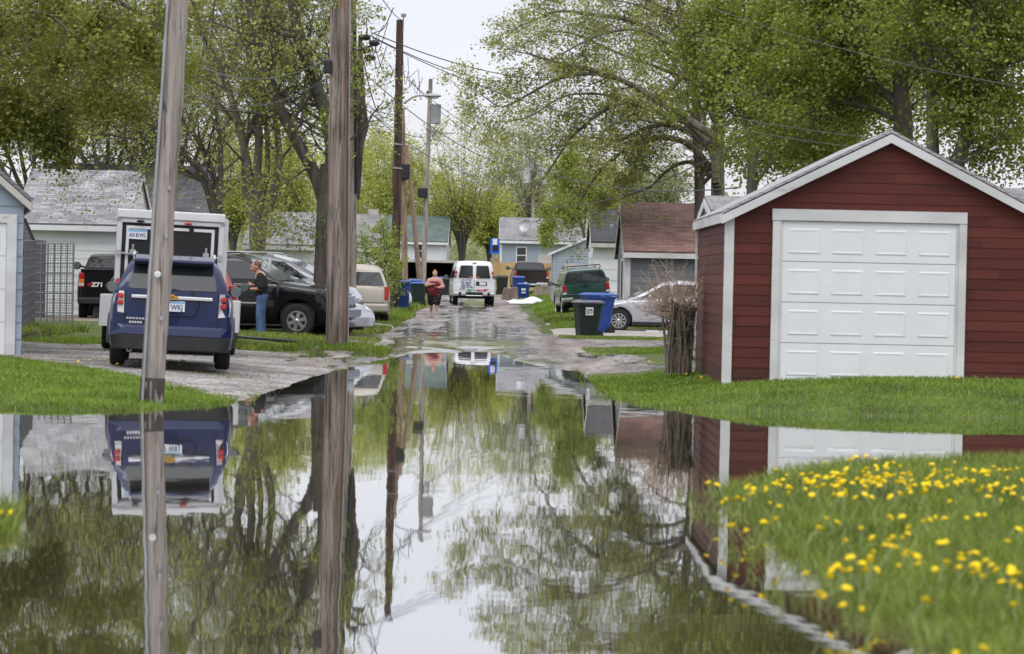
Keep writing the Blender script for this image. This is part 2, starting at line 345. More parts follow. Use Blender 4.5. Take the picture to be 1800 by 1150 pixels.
M['leaf_far'] = leafmat('leaf_far', (.24,.27,.13), (.44,.46,.24))  # paler, greyer green: distance haze put into the leaf colour
M['leaf_dark'] = leafmat('leaf_dark', (.02,.035,.015), (.05,.07,.03))
M['grass'] = leafmat('grass_blades', (.09,.155,.012), (.25,.36,.04), .35, 1.2)
M['grass_wild'] = leafmat('grass_wild', (.035,.065,.006), (.31,.39,.06), .4, 2.2)
M['dandelion'] = mat('dandelion', (.95,.7,.01), .7, var=.12, vscale=60)
M['stem'] = mat('stem', (.25,.3,.12), .7)
M['concrete'] = mat('concrete', (.34,.31,.28), .85, var=.2, vscale=1.5, bump=.004, bscale=20)
M['skin'] = mat('skin', (.5,.26,.19), .5, var=.08, vscale=6)
M['skin_pale'] = mat('skin_pale', (.55,.3,.25), .5, var=.08, vscale=6)
M['hair_short'] = mat('hair_short', (.16,.08,.055), .8)
M['hair_blond'] = mat('hair_blond', (.3,.18,.09), .6)
M['black_cloth'] = mat('black_cloth', (.012,.012,.014), .85, var=.3, vscale=6, bump=.01, bscale=9)
M['denim'] = mat('denim', (.07,.13,.26), .85, var=.4, vscale=6, stretch=(1,1,.5), bump=.015, bscale=7)
M['maroon_cloth'] = mat('maroon_cloth', (.16,.012,.03), .8, var=.3, vscale=6, bump=.01, bscale=9)
# ------------------------------------------------------------------ terrain
LSH = [(-30,718),(60,721),(150,722),(245,722),(300,716),(360,713),(400,708),(430,698),(470,686),(520,668),(560,656),(600,646),(640,636),(690,626),(730,620),(770,617),(800,619),(820,615),(850,616),(880,621),(905,630),(930,637),(975,646),(1030,652)]
RSH = [(1040,664),(1060,688),(1090,702),(1130,711),(1180,718),(1240,723),(1320,726),(1420,729),(1560,732),(1700,735),(1840,737)]
wp = [(-40,33.5,)] + [tuple(G(*p)[:2]) for p in LSH] + [tuple(G(*p)[:2]) for p in RSH] + [(14,34.5),(40,33),(40,-8),(-40,-8)]
WATER = np.array([p[:2] for p in wp])
BANK = np.array([tuple(G(*p)[:2]) for p in [(1300,868),(1275,882),(1330,905),(1362,935),(1392,965),(1440,1000),(1485,1035),(1525,1065),(1575,1095),(1630,1130),(1680,1165),(1740,1220)]] + [(2.0,9.5),(9,9.5),(9,26),tuple(G(1800,818)[:2]),tuple(G(1600,822)[:2]),tuple(G(1500,826)[:2]),tuple(G(1400,838)[:2])])
TUFT = np.array([(-3.2,19.6),(-3.02,18.6),(-3.06,17.6),(-3.3,16.8),(-6,16.5),(-6,20.2)])
def sdist(X, Y, P):
    d = np.full(X.shape, 1e9); ins = np.zeros(X.shape, bool); n = len(P)
    for i in range(n):
        ax, ay = P[i]; bx, by = P[(i+1)%n]; ex, ey = bx-ax, by-ay
        t = np.clip(((X-ax)*ex+(Y-ay)*ey)/(ex*ex+ey*ey+1e-12), 0, 1)
        d = np.minimum(d, np.hypot(X-ax-t*ex, Y-ay-t*ey))
        c = ((ay > Y) != (by > Y)) & (X < (bx-ax)*(Y-ay)/(by-ay+1e-12)+ax); ins ^= c
    return np.where(ins, d, -d)
BY = np.array([0,30,42,50,70,80,90,108,116,135,150,180,220,400,700.])
BL = np.array([.2,.2,.2,.2,.2,.2,.2,.3,.35,.5,.6,.9,1.2,3,9])
BC = np.array([.1,.1,.1,.1,.13,.14,.16,.2,.22,.28,.36,.7,1.0,3,9])
BR = np.array([.35,.38,.40,.3,.12,.13,.2,.38,.45,.62,.72,.92,1.2,3,9])
def vnoise(X, Y):
    return (np.sin(X*1.7+Y*.6)+np.sin(Y*1.3-X*.8+2)+np.sin(X*3.9+1+Y*2.2)*.5+np.sin(Y*4.7-X*3.1)*.5+np.sin(X*8.3+Y*1.1)*.25+np.sin(Y*9.1+X*2.7)*.25)/3.5
def alley_c(Y): return -0.62 - .0082*Y
def HT(X, Y):
    X = np.asarray(X, float); Y = np.asarray(Y, float)
    l, c, r = np.interp(Y, BY, BL), np.interp(Y, BY, BC), np.interp(Y, BY, BR)
    off = X - alley_c(Y)
    wl = np.clip((-off-2.2)/2.5, 0, 1); wr = np.clip((off-2.0)/2.0, 0, 1)
    wl = wl*wl*(3-2*wl); wr = wr*wr*(3-2*wr)
    B = c*(1-wl-wr) + l*wl + r*wr
    B = B + .24*np.exp(-((X+3.45)**2+(Y-62.3)**2)/.95**2)
    land = np.maximum(-sdist(X, Y, WATER), -1e9)
    land = np.maximum(land, np.minimum(sdist(X, Y, BANK), 3)); land = np.maximum(land, np.minimum(sdist(X, Y, TUFT), 3))
    land = land + vnoise(X*1.6, Y*1.6)*.06
    inb = (Y < 30) & (Y > 5)
    B = np.where(inb, .12, B)
    Lw = np.where(X > 2.2, 2.2, 3.0) 
    z = np.where(land > 0, B*(1-np.exp(-np.maximum(land,0)/Lw)), np.maximum(land*.22, -.45))
    rough = np.where(Y > 30, .012, .02)
    return z + np.where(land > .3, vnoise(X*1.3+5, Y*1.3)*rough, 0)
def H(x, y): return float(HT(np.array([x]), np.array([y]))[0])
def axis(parts):
    a = []
    for s_, e_, d in parts: a += list(np.arange(s_, e_, d))
    return np.array(a + [parts[-1][1]])
def ground_mat():
    m = mat('ground_soil_grass', (.1,.15,.02), .95); t, b = nodes(m)
    tcn = N(t,'ShaderNodeTexCoord'); n = N(t,'ShaderNodeTexNoise',Scale=1.2,Detail=8,Roughness=.7); n2 = N(t,'ShaderNodeTexNoise',Scale=14,Detail=5)
    for q in (n,n2): t.links.new(tcn.outputs['Object'], q.inputs['Vector'])
    r = N(t,'ShaderNodeValToRGB'); e = r.color_ramp.elements; e[0].position = .3; e[0].color = (.055,.06,.018,1); e[1].position = .66; e[1].color = (.1,.14,.025,1)
    k = e.new(.42); k.color = (.065,.09,.018,1)
    t.links.new(n.outputs[0], r.inputs[0])
    mm = N(t,'ShaderNodeMixRGB',blend_type='MULTIPLY'); mm.inputs[0].default_value = .7
    r2_ = N(t,'ShaderNodeValToRGB'); r2_.color_ramp.elements[0].color=(.5,.5,.5,1); r2_.color_ramp.elements[1].color=(1.3,1.3,1.2,1)
    t.links.new(n2.outputs[0], r2_.inputs[0]); t.links.new(r.outputs[0], mm.inputs[1]); t.links.new(r2_.outputs[0], mm.inputs[2]); t.links.new(mm.outputs[0], b.inputs['Base Color'])
    bp = N(t,'ShaderNodeBump'); bp.inputs['Distance'].default_value=.05; t.links.new(n2.outputs[0], bp.inputs['Height']); t.links.new(bp.outputs[0], b.inputs['Normal'])
    return m
M['ground'] = ground_mat()
def gravel_mat():
    m = mat('gravel', (.3,.28,.27), .95); t, b = nodes(m)
    tcn = N(t,'ShaderNodeTexCoord'); v = N(t,'ShaderNodeTexVoronoi',Scale=28); n = N(t,'ShaderNodeTexNoise',Scale=.8,Detail=7,Roughness=.7)
    for q in (n,v): t.links.new(tcn.outputs['Object'], q.inputs['Vector'])
    r = N(t,'ShaderNodeValToRGB'); r.color_ramp.elements[0].color=(.09,.085,.08,1); r.color_ramp.elements[1].color=(.56,.53,.51,1); r.color_ramp.elements[1].position=.9
    sp = N(t,'ShaderNodeSeparateColor'); t.links.new(v.outputs['Color'], sp.inputs[0]); t.links.new(sp.outputs[0], r.inputs[0])
    r2_ = N(t,'ShaderNodeValToRGB'); r2_.color_ramp.elements[0].position=.35; r2_.color_ramp.elements[1].position=.6; r2_.color_ramp.elements[0].color=(.38,.33,.3,1)
    mm = N(t,'ShaderNodeMixRGB',blend_type='MULTIPLY'); mm.inputs[0].default_value=1
    t.links.new(n.outputs[0], r2_.inputs[0]); t.links.new(r.outputs[0], mm.inputs[1]); t.links.new(r2_.outputs[0], mm.inputs[2]); t.links.new(mm.outputs[0], b.inputs['Base Color'])
    bp = N(t,'ShaderNodeBump'); bp.inputs['Distance'].default_value=.03; t.links.new(v.outputs['Distance'], bp.inputs['Height']); t.links.new(bp.outputs[0], b.inputs['Normal'])
    return m
M['gravel'] = gravel_mat()
def alley_mat():
    """wet broken asphalt: brown grit with films of standing water along the wheel tracks"""
    m = mat('wet_alley', (.16,.13,.12), .8); t, b = nodes(m)
    tcn = N(t,'ShaderNodeTexCoord'); mpn = N(t,'ShaderNodeMapping'); mpn.inputs['Scale'].default_value=(1,.13,1)
    t.links.new(tcn.outputs['Object'], mpn.inputs[0])
    n = N(t,'ShaderNodeTexNoise',Scale=1.1,Detail=7,Roughness=.65); n2 = N(t,'ShaderNodeTexNoise',Scale=9,Detail=6,Roughness=.7); n3 = N(t,'ShaderNodeTexNoise',Scale=1.7,Detail=6,Roughness=.6)
    t.links.new(mpn.outputs[0], n.inputs['Vector']); t.links.new(tcn.outputs['Object'], n2.inputs['Vector']); t.links.new(mpn.outputs[0], n3.inputs['Vector'])
    r = N(t,'ShaderNodeValToRGB'); e = r.color_ramp.elements; e[0].position=.36; e[0].color=(.04,.034,.03,1); e[1].position=.62; e[1].color=(.36,.32,.3,1)
    k = e.new(.5); k.color=(.2,.17,.155,1)
    ad = N(t,'ShaderNodeMath',operation='MULTIPLY_ADD'); ad.inputs[1].default_value=.45; t.links.new(n2.outputs[0], ad.inputs[0]); 
    mu = N(t,'ShaderNodeMath',operation='MULTIPLY'); mu.inputs[1].default_value=.55; t.links.new(n3.outputs[0], mu.inputs[0]); t.links.new(mu.outputs[0], ad.inputs[2])
    t.links.new(ad.outputs[0], r.inputs[0])
    # wetness: noise plus nearness to the alley's sunken middle (x axis of the object is across)
    sp = N(t,'ShaderNodeSeparateXYZ'); t.links.new(tcn.outputs['Object'], sp.inputs[0])
    cx = N(t,'ShaderNodeMath',operation='MULTIPLY_ADD'); cx.inputs[1].default_value=.0082; cx.inputs[2].default_value=.72; t.links.new(sp.outputs[1], cx.inputs[0])
    dx = N(t,'ShaderNodeMath',operation='ADD'); t.links.new(sp.outputs[0], dx.inputs[0]); t.links.new(cx.outputs[0], dx.inputs[1])
    ab = N(t,'ShaderNodeMath',operation='ABSOLUTE'); t.links.new(dx.outputs[0], ab.inputs[0])
    mr = N(t,'ShaderNodeMapRange'); mr.inputs[1].default_value=0; mr.inputs[2].default_value=2.4; mr.inputs[3].default_value=.16; mr.inputs[4].default_value=-.1; t.links.new(ab.outputs[0], mr.inputs[0])
    my = N(t,'ShaderNodeMapRange'); my.inputs[1].default_value=70; my.inputs[2].default_value=105; my.inputs[3].default_value=.12; my.inputs[4].default_value=0; t.links.new(sp.outputs[1], my.inputs[0])
    s1 = N(t,'ShaderNodeMath',operation='ADD'); s2 = N(t,'ShaderNodeMath',operation='ADD'); t.links.new(n.outputs[0], s1.inputs[0]); t.links.new(mr.outputs[0], s1.inputs[1]); t.links.new(s1.outputs[0], s2.inputs[0]); t.links.new(my.outputs[0], s2.inputs[1])
    w = N(t,'ShaderNodeValToRGB'); w.color_ramp.elements[0].position=.53; w.color_ramp.elements[1].position=.6; t.links.new(s2.outputs[0], w.inputs[0])
    rr = N(t,'ShaderNodeMapRange'); rr.inputs[3].default_value=.75; rr.inputs[4].default_value=.06; t.links.new(w.outputs[0], rr.inputs[0]); t.links.new(rr.outputs[0], b.inputs['Roughness'])
    mm = N(t,'ShaderNodeMixRGB',blend_type='MULTIPLY'); mm.inputs[2].default_value=(.42,.4,.4,1); t.links.new(w.outputs[0], mm.inputs[0]); t.links.new(r.outputs[0], mm.inputs[1]); t.links.new(mm.outputs[0], b.inputs['Base Color'])
    bp = N(t,'ShaderNodeBump'); bp.inputs['Distance'].default_value=.03; iv = N(t,'ShaderNodeMath',operation='SUBTRACT'); iv.inputs[0].default_value=1; t.links.new(w.outputs[0], iv.inputs[1]); t.links.new(iv.outputs[0], bp.inputs['Strength'])
    t.links.new(n2.outputs[0], bp.inputs['Height']); t.links.new(bp.outputs[0], b.inputs['Normal'])
    return m
M['alley'] = alley_mat()
def build_ground():
    xs = axis([(-400,-60,20),(-60,-20,3),(-20,-10,.6),(-10,10,.2),(10,20,.6),(20,60,3),(60,400,20)])
    ys = axis([(-12,8,2),(8,30,.25),(30,75,.25),(75,120,.6),(120,230,1.5),(230,700,20)])
    X, Y = np.meshgrid(xs, ys); Z = HT(X.ravel(), Y.ravel())
    V = np.stack([X.ravel(), Y.ravel(), Z], 1); nx = len(xs); ny = len(ys)
    i = np.arange((ny-1)*nx).reshape(ny-1, nx)[:, :-1].ravel()
    o = np_mesh('ground', V, np.stack([i, i+1, i+nx+1, i+nx], 1), M['ground'], smooth=True); tag(o, kind='structure')
build_ground()
def strip(name, y0, y1, dy, left, right, m, lift=.02, nx=16, edge=.25, seed=0, kind='structure'):
    ys = np.arange(y0, y1+dy, dy); V = []
    for y in ys:
        l = left(y) + edge*float(vnoise(np.array(y*1.1+seed), np.array(y*.7+seed*3))); r = right(y) + edge*float(vnoise(np.array(y*1.3+seed+9), np.array(y*.6+seed)))
        for k in range(nx+1): V.append((l+(r-l)*k/nx, y))
    V = np.array(V); Z = HT(V[:,0], V[:,1]) + lift
    Z = Z.reshape(len(ys), nx+1); Z[:,0] -= lift*1.6; Z[:,-1] -= lift*1.6; Z[0] -= lift*1.6; Z[-1] -= lift*1.6; Z = Z.ravel()
    i = np.arange((len(ys)-1)*(nx+1)).reshape(len(ys)-1, nx+1)[:, :-1].ravel()
    o = np_mesh(name, np.column_stack([V, Z]), np.stack([i, i+1, i+nx+2, i+nx+1], 1), m, smooth=True)
    return tag(o, kind=kind)
li = lambda xs, vs: (lambda y: float(np.interp(y, xs, vs)))
strip('alley', 52, 230, .3, lambda y: alley_c(y)-2.05 - (0.9 if y < 72 else 0), lambda y: alley_c(y)+2.1+(1.6 if y<70 else 1.6*max(0,1-(y-70)/14)), M['alley'], lift=.03, nx=30, edge=.35)
strip('gravel_drive', 38.0, 58.5, .3, li([38.3,40.3,43,46,48.8,50,51.5],[-3.5,-4.3,-5.3,-6.6,-8.2,-10,-14]), li([39,44,52,58.5],[-3.2,-2.7,-2.3,-2.6]), M['gravel'], lift=.024, nx=40, edge=.3, seed=3)
strip('gravel_path', 68, 76, .4, lambda y: 1.5, lambda y: 6, M['gravel'], lift=.03, nx=14, edge=.2, seed=5)
strip('concrete_driveway', 79, 89.5, .4, lambda y: 1.0, lambda y: 7, M['concrete'], lift=.03, nx=14, edge=.08, seed=6)
strip('concrete_apron', 96.5, 99, .4, lambda y: .95, lambda y: 5, M['concrete'], lift=.03, nx=12, edge=.05, seed=8)
strip('dirt_patch', 70.5, 76.5, .3, lambda y: -7.6, lambda y: -2.9, mat('mud', (.09,.065,.045), .95, var=.4, vscale=4, bump=.03), lift=.02, nx=16, edge=.4, seed=11)
strip('dirt_patch', 60.9, 63.6, .15, lambda y: -4.5, lambda y: -2.7, bpy.data.materials['mud'], lift=.02, nx=16, edge=.25, seed=17)
strip('dirt_yard', 85, 110, .6, lambda y: -14, lambda y: -4.2, mat('packed_dirt', (.2,.16,.13), .95, var=.3, vscale=2, bump=.02), lift=.03, nx=16, edge=.4, seed=13)
# ------------------------------------------------------------------ flood water
def water_mat():
    m = mat('flood_water', (.04,.036,.026), .018, spec=.5, ior=2.4); t, b = nodes(m)
    tcn = N(t,'ShaderNodeTexCoord'); mpn = N(t,'ShaderNodeMapping'); mpn.inputs['Scale'].default_value=(1,.35,1); t.links.new(tcn.outputs['Object'], mpn.inputs[0])
    n = N(t,'ShaderNodeTexNoise',Scale=1.6,Detail=3,Roughness=.5); t.links.new(mpn.outputs[0], n.inputs['Vector'])
    # a patch of livelier ripples off the end of the grass bank
    ds = N(t,'ShaderNodeVectorMath',operation='DISTANCE'); ds.inputs[1].default_value=(1.9,14.5,0); t.links.new(tcn.outputs['Object'], ds.inputs[0])
    mr = N(t,'ShaderNodeMapRange'); mr.inputs[1].default_value=1.0; mr.inputs[2].default_value=3.2; mr.inputs[3].default_value=1; mr.inputs[4].default_value=0; mr.interpolation_type='SMOOTHSTEP'; t.links.new(ds.outputs['Value'], mr.inputs[0])
    wv = N(t,'ShaderNodeTexWave',Scale=.9,Distortion=4.5,Detail=2); wv.bands_direction='Y'; wv.inputs['Detail Scale'].default_value=.6; mp2 = N(t,'ShaderNodeMapping'); mp2.inputs['Rotation'].default_value=(0,0,R(-14)); t.links.new(tcn.outputs['Object'], mp2.inputs[0]); t.links.new(mp2.outputs[0], wv.inputs['Vector'])
    mu = N(t,'ShaderNodeMath',operation='MULTIPLY'); t.links.new(wv.outputs['Fac'], mu.inputs[0]); t.links.new(mr.outputs[0], mu.inputs[1])
    ma = N(t,'ShaderNodeMath',operation='MULTIPLY_ADD'); ma.inputs[1].default_value=.055; t.links.new(mu.outputs[0], ma.inputs[0]); t.links.new(n.outputs[0], ma.inputs[2])
    bp = N(t,'ShaderNodeBump'); bp.inputs['Distance'].default_value=.0017; t.links.new(ma.outputs[0], bp.inputs['Height'])
    # murky body below, mirror above: reflectance rises toward grazing angles
    df = N(t,'ShaderNodeBsdfDiffuse'); df.inputs[0].default_value=(.07,.06,.042,1); gl = N(t,'ShaderNodeBsdfGlossy'); gl.inputs['Roughness'].default_value=.016; gl.inputs[0].default_value=(.96,.96,.96,1); t.links.new(bp.outputs[0], gl.inputs['Normal'])
    fr = N(t,'ShaderNodeFresnel'); fr.inputs[0].default_value=1.33; pw = N(t,'ShaderNodeMath',operation='POWER'); pw.inputs[1].default_value=.3; t.links.new(fr.outputs[0], pw.inputs[0])
    mxs = N(t,'ShaderNodeMixShader'); t.links.new(pw.outputs[0], mxs.inputs[0]); t.links.new(df.outputs[0], mxs.inputs[1]); t.links.new(gl.outputs[0], mxs.inputs[2])
    t.links.new(mxs.outputs[0], [x for x in t.nodes if x.type=='OUTPUT_MATERIAL'][0].inputs[0]); t.nodes.remove(b)
    return m
w_ = np.array([(-60,-12,0),(60,-12,0),(60,75,0),(-60,75,0)])
tag(np_mesh('flood_water', w_, [[0,1,2,3]], water_mat()), kind='structure')
# ------------------------------------------------------------------ grass
def blades(name, P, h, w, m, lean=.45, seg2=True, base_z=None):
    """P Nx2 positions on the terrain; each blade two segments"""
    n = len(P); Z = HT(P[:,0], P[:,1]) if base_z is None else np.full(n, base_z)
    hh = h*(.45+.9*rng.random(n)); a = rng.random(n)*2*np.pi; ln = lean*hh*(.3+rng.random(n)); b = rng.random(n)*2*np.pi
    wx, wy = np.cos(a)*w/2, np.sin(a)*w/2; lx, ly = np.cos(b)*ln, np.sin(b)*ln
    z0 = Z-.015
    V = np.zeros((n,5,3)); x, y = P[:,0], P[:,1]
    V[:,0] = np.stack([x-wx,y-wy,z0],1); V[:,1] = np.stack([x+wx,y+wy,z0],1)
    V[:,2] = np.stack([x+wx*.8+lx*.35,y+wy*.8+ly*.35,z0+hh*.6],1); V[:,3] = np.stack([x-wx*.8+lx*.35,y-wy*.8+ly*.35,z0+hh*.6],1)
    V[:,4] = np.stack([x+lx,y+ly,z0+hh],1)
    i = np.arange(n)*5
    T = np.concatenate([np.stack([i,i+1,i+2],1), np.stack([i,i+2,i+3],1), np.stack([i+3,i+2,i+4],1)])
    o = np_mesh(name, V.reshape(-1,3), T, m)
    return tag(o, kind='stuff')
def scatter(n, x0, x1, y0, y1, keep=None):
    P = np.column_stack([x0+(x1-x0)*rng.random(n), y0+(y1-y0)*rng.random(n)])
    if keep is not None: P = P[keep(P)]
    return P
landm = lambda P: -sdist(P[:,0], P[:,1], WATER)
clump = lambda P, s=1.5: vnoise(P[:,0]*s, P[:,1]*s)
# foreground bank with dandelions
bk = lambda P: sdist(P[:,0], P[:,1], BANK)
P = scatter(150000, 1.4, 9, 9.5, 28.5, lambda P: (bk(P) > -.05 + .1*clump(P,3)) & (P[:,0] < .19*P[:,1]+.6))
g = blades('bank_grass', P, .13, .010, M['grass_wild'], .7); tag(g, 'lush blurred foreground grass bank dotted with dandelions beside the flood water', 'grass')
P = scatter(16000, 1.2, 5, 10, 24, lambda P: (bk(P) < .0) & (bk(P) > -.45) & (clump(P,4) > .1))
g = blades('drowned_grass', P, .09, .008, M['grass_wild'], .9, base_z=.0); tag(g, 'thin grass stems poking out of the water along the foreground bank', 'grass')
P = scatter(9000, -6, -2.9, 16.5, 20.3, lambda P: sdist(P[:,0],P[:,1],TUFT) > -.08+.1*clump(P,3))
g = blades('grass_tuft', P, .16, .012, M['grass_wild'], .7); tag(g, 'blurred tuft of tall grass at the left edge of the water', 'grass')
# mown lawns
P = scatter(110000, 1.0, 9.5, 34.5, 50, lambda P: (landm(P) > -.05) & ((P[:,1] < 43.8) | (P[:,0] < 3.0)))
g = blades('garage_lawn', P, .055, .014, M['grass'], .6); tag(g, 'bright mown lawn in front of the red garage', 'grass')
P = scatter(90000, -9, -2.7, 33.5, 50, lambda P: (landm(P) > -.02) & (P[:,1] < np.interp(P[:,0], [-9,-8,-6.5,-5.2,-4.2,-3.4,-2.7],[50,48.8,46,43,40.3,38.4,37.8])+.35*clump(P,2)))
g = blades('lawn', P, .06, .014, M['grass'], .6); tag(g, 'mown lawn along the water below the blue garage', 'grass')
P = scatter(60000, -12, 9.5, 33.2, 56, lambda P: (landm(P) > -.28-.25*clump(P,3)) & (landm(P) < .06) & (clump(P,5) > .12) & ((P[:,1] < 40) | (P[:,0] > 1)))
g = blades('drowned_grass', P, .07, .012, M['grass_wild'], .8, base_z=.0); tag(g, 'ragged grass tips standing in the water along both lawn edges', 'grass')
P = scatter(9000, -9, -2.6, 39, 58, lambda P: clump(P, 1.0) > .42)
g = blades('gravel_weeds', P, .07, .02, M['grass_wild'], .8); tag(g, 'scattered weeds coming up through the gravel drive', 'grass')
rg = [(-7.6,-2.9,58.8,62.5,9000,.12,.1),(-4.6,-2.5,60.4,63.8,5200,.15,.0),(-7.8,-3.0,66,71,14000,.13,-.05),(-14,-7.2,58,60.5,9000,.14,-.1),(-15,-9.6,60.5,70,18000,.2,-.2),
      (1.55,5.6,62,67.8,16000,.07,-.6),(1.2,5,76,79,9000,.08,-.7),(1.2,6,89.5,96.5,22000,.12,-.5),(1.1,5,99,112,22000,.14,-.5),(.9,6,112,180,40000,.18,-.4),
      (-5,-3.25,76,90,12000,.16,-.2),(-5,-3.4,92,108,12000,.2,-.2),(-6,-3.9,108,150,14000,.25,0)]
for i,(x0,x1,y0,y1,n,h,th) in enumerate(rg):
    P = scatter(n, x0, x1, y0, y1, lambda P: clump(P, 1.2) > th)
    g = blades('verge_grass', P, h, .02 if y0 < 90 else .035, M['grass'] if i%2 else M['grass_wild'], .6)
    tag(g, ['rough grass left of the two thick pole bases','weeds growing on the soil mound around the two thick pole bases','weedy grass under the black vehicle','grass strip beyond the gravel drive','tall weeds below the wire gate','grass strip in front of the green bin','grass edge beside the concrete driveway','lawn between driveway and green vehicle','grass beside the dark green vehicle','far lawn around stumps and bins','grass verge beside the beige minivan','grass verge round the brown pole','weedy verge under the far leaning poles'][i], 'grass')
# ------------------------------------------------------------------ trees
def catmull(pts, n):
    pts = [Vector(p) for p in pts]; q = [pts[0]*2-pts[1]] + pts + [pts[-1]*2-pts[-2]]; o = []
    for i in range(1, len(q)-2):
        for k in range(n):
            t = k/n; a,b,c,d = q[i-1],q[i],q[i+1],q[i+2]
            o.append(.5*((2*b)+(-a+c)*t+(2*a-5*b+4*c-d)*t*t+(-a+3*b-3*c+d)*t*t*t))
    return o + [pts[-1]]
def tubes(segs, n=5):
    """segs: array Kx8 p0 p1 r0 r1 -> verts, quads (vectorised open frusta)"""
    A = np.array(segs); p0, p1, r0, r1 = A[:,:3], A[:,3:6], A[:,6], A[:,7]
    d = p1-p0; d /= np.linalg.norm(d, axis=1)[:,None]+1e-9
    h = np.where(np.abs(d[:,2:3]) < .9, np.array([[0,0,1.]]), np.array([[1.,0,0]]))
    u = np.cross(d, h); u /= np.linalg.norm(u, axis=1)[:,None]; w = np.cross(d, u)
    a = np.arange(n)*2*np.pi/n; c, s = np.cos(a)[None,:,None], np.sin(a)[None,:,None]
    ring = u[:,None,:]*c + w[:,None,:]*s
    V = np.concatenate([p0[:,None,:]+ring*r0[:,None,None], p1[:,None,:]+ring*r1[:,None,None]], 1)
    K = len(A); i = (np.arange(K)*2*n)[:,None] + np.arange(n)[None,:]; j = (np.arange(K)*2*n)[:,None] + (np.arange(n)[None,:]+1)%n
    return V.reshape(-1,3), np.stack([i, j, j+n, i+n], 2).reshape(-1,4)
def leafquads(A, per, spread, size, droop=0):
    n = len(A)*per; C = np.repeat(A, per, 0) + rng.normal(0, spread, (n,3))*np.array([1,1,.8])
    C[:,2] -= droop*rng.random(n)
    u = rng.normal(0,1,(n,3)); u[:,2] *= .6; u /= np.linalg.norm(u,axis=1)[:,None]
    w = np.cross(u, rng.normal(0,1,(n,3))); w /= np.linalg.norm(w,axis=1)[:,None]+1e-9
    s = size*(.55+.9*rng.random(n))[:,None]
    V = np.stack([C-u*s*.5, C+w*s*.32-u*s*.05, C+u*s*.5, C-w*s*.32-u*s*.05], 1)
    i = np.arange(n)*4
    return V.reshape(-1,3), np.stack([i,i+1,i+2,i+3],1)
class Tree:
    def __init__(s, seed): s.big = []; s.sm = []; s.anch = []; s.rd = random.Random(seed)
    def limb(s, pts, r0, r1, n=6, kids=0, klen=1.5, up=.1, kr=None, start=.25, lev=2, leaf=True, out=.9, pw=.8):
        pts = [Vector(p) for p in pts]
        if s.big:
            E = np.array([b[:3] for b in s.big if b[6] > r0*.6] or [b[:3] for b in s.big]); d_ = np.linalg.norm(E-np.array(pts[0]), axis=1); j = int(d_.argmin())
            if d_[j] > 1e-4: pts = [Vector(E[j])] + (pts[1:] if d_[j] < .25 else pts)
        P = catmull(pts, n); K = len(P)-1
        for i in range(K):
            a, b = r0+(r1-r0)*(i/K)**pw, r0+(r1-r0)*((i+1)/K)**pw
            s.big.append((*P[i], *P[i+1], a*1.02, b))
        s.big.append((*P[-1], *(P[-1]+(P[-1]-P[-2])*.3), r1, r1*.2))
        rd = s.rd
        for k in range(kids):
            t = start + (1-start)*(k+rd.random())/kids; i = min(int(t*K), K-1); p = P[i].lerp(P[i+1], rd.random()); d = (P[i+1]-P[i]).normalized()
            o = d.orthogonal(); o = Matrix.Rotation(rd.random()*6.283, 3, d) @ o; dd = (d*(1-out*.6) + o.normalized()*out + Vector((0,0,up))).normalized()
            r = (r0+(r1-r0)*t**pw)*.45; s.branch(p, dd, klen*(.5+.8*rd.random())*(1.1-.5*t), max(.006, min(r, kr or r)), lev, up, leaf)
        if leaf: s.branch(P[-1], (P[-1]-P[-2]).normalized(), klen*.7, max(.006,r1*.8), lev, up, leaf)
    def branch(s, p, d, ln, r, lev, up, leaf):
        rd = s.rd; n = 5 if lev else 3; st = ln/n; q = p
        for i in range(n):
            d = (d + Vector((rd.gauss(0,.16), rd.gauss(0,.16), rd.gauss(0,.14)+up*.25))).normalized(); e_ = q + d*st
            a, b = r*(1-i/n*.75), r*(1-(i+1)/n*.75); (s.big if r > .03 else s.sm).append((*q, *e_, a, b)); q = e_
            if lev and i >= 1:
                for _ in range(2 if lev == 1 else 1 + (rd.random() < .6)):
                    o = Matrix.Rotation(rd.random()*6.283, 3, d) @ d.orthogonal().normalized()
                    s.branch(q, (d*.6+o*.75).normalized(), ln*(.45+.25*rd.random()), max(.004, b*.6), lev-1, up, leaf)
            if leaf and (lev == 0 or i >= 3): s.anch.append(tuple(q))
    def clumpfill(s, L_, dz=None):
        """extra leaf clusters: (u,v,D,rx,ry,rz metres,count)"""
        for (u,v,D,rx,ry,rz,c) in L_:
            p = W(u,v,D); q = rng.normal(0,1,(c,3)); q /= np.linalg.norm(q,axis=1)[:,None]; q *= (rng.random((c,1))**.4)
            for k in q: s.anch.append((p.x+k[0]*rx, p.y+k[1]*ry, p.z+k[2]*rz))
    def build(s, name, label, base, bark, leafm, per, spread, size, droop=0, group=None, thin=1.0, nb=7, cat='tree', trunk=True):
        base = Vector(base); root = thing(name, label, cat, base, group=group); b = np.array(base)
        if trunk and s.big:
            V, Q = tubes(s.big, nb); np_mesh('trunk' if nb >= 7 else 'branches', V-b, Q, bark, root, smooth=True)
        if s.sm:
            V, Q = tubes(s.sm, 3); np_mesh('twigs', V-b, Q, bark, root, smooth=True)
        A = np.array(s.anch) if s.anch else np.zeros((0,3))
        if thin < 1 and len(A): A = A[rng.random(len(A)) < thin]
        if len(A) and per:
            V, Q = leafquads(A, per, spread, size, droop); np_mesh('crown', V-b, Q, leafm, root)
        print('TREE', label[:40], len(s.big)+len(s.sm), len(A)*per)
        return root
def px(L_, D): return [W(a[0], a[1], D + (a[2] if len(a) > 2 else 0)) for a in L_]
def gbase(u, D): w = W(u, 500, D); return (w.x, D, H(w.x, D)-.1)
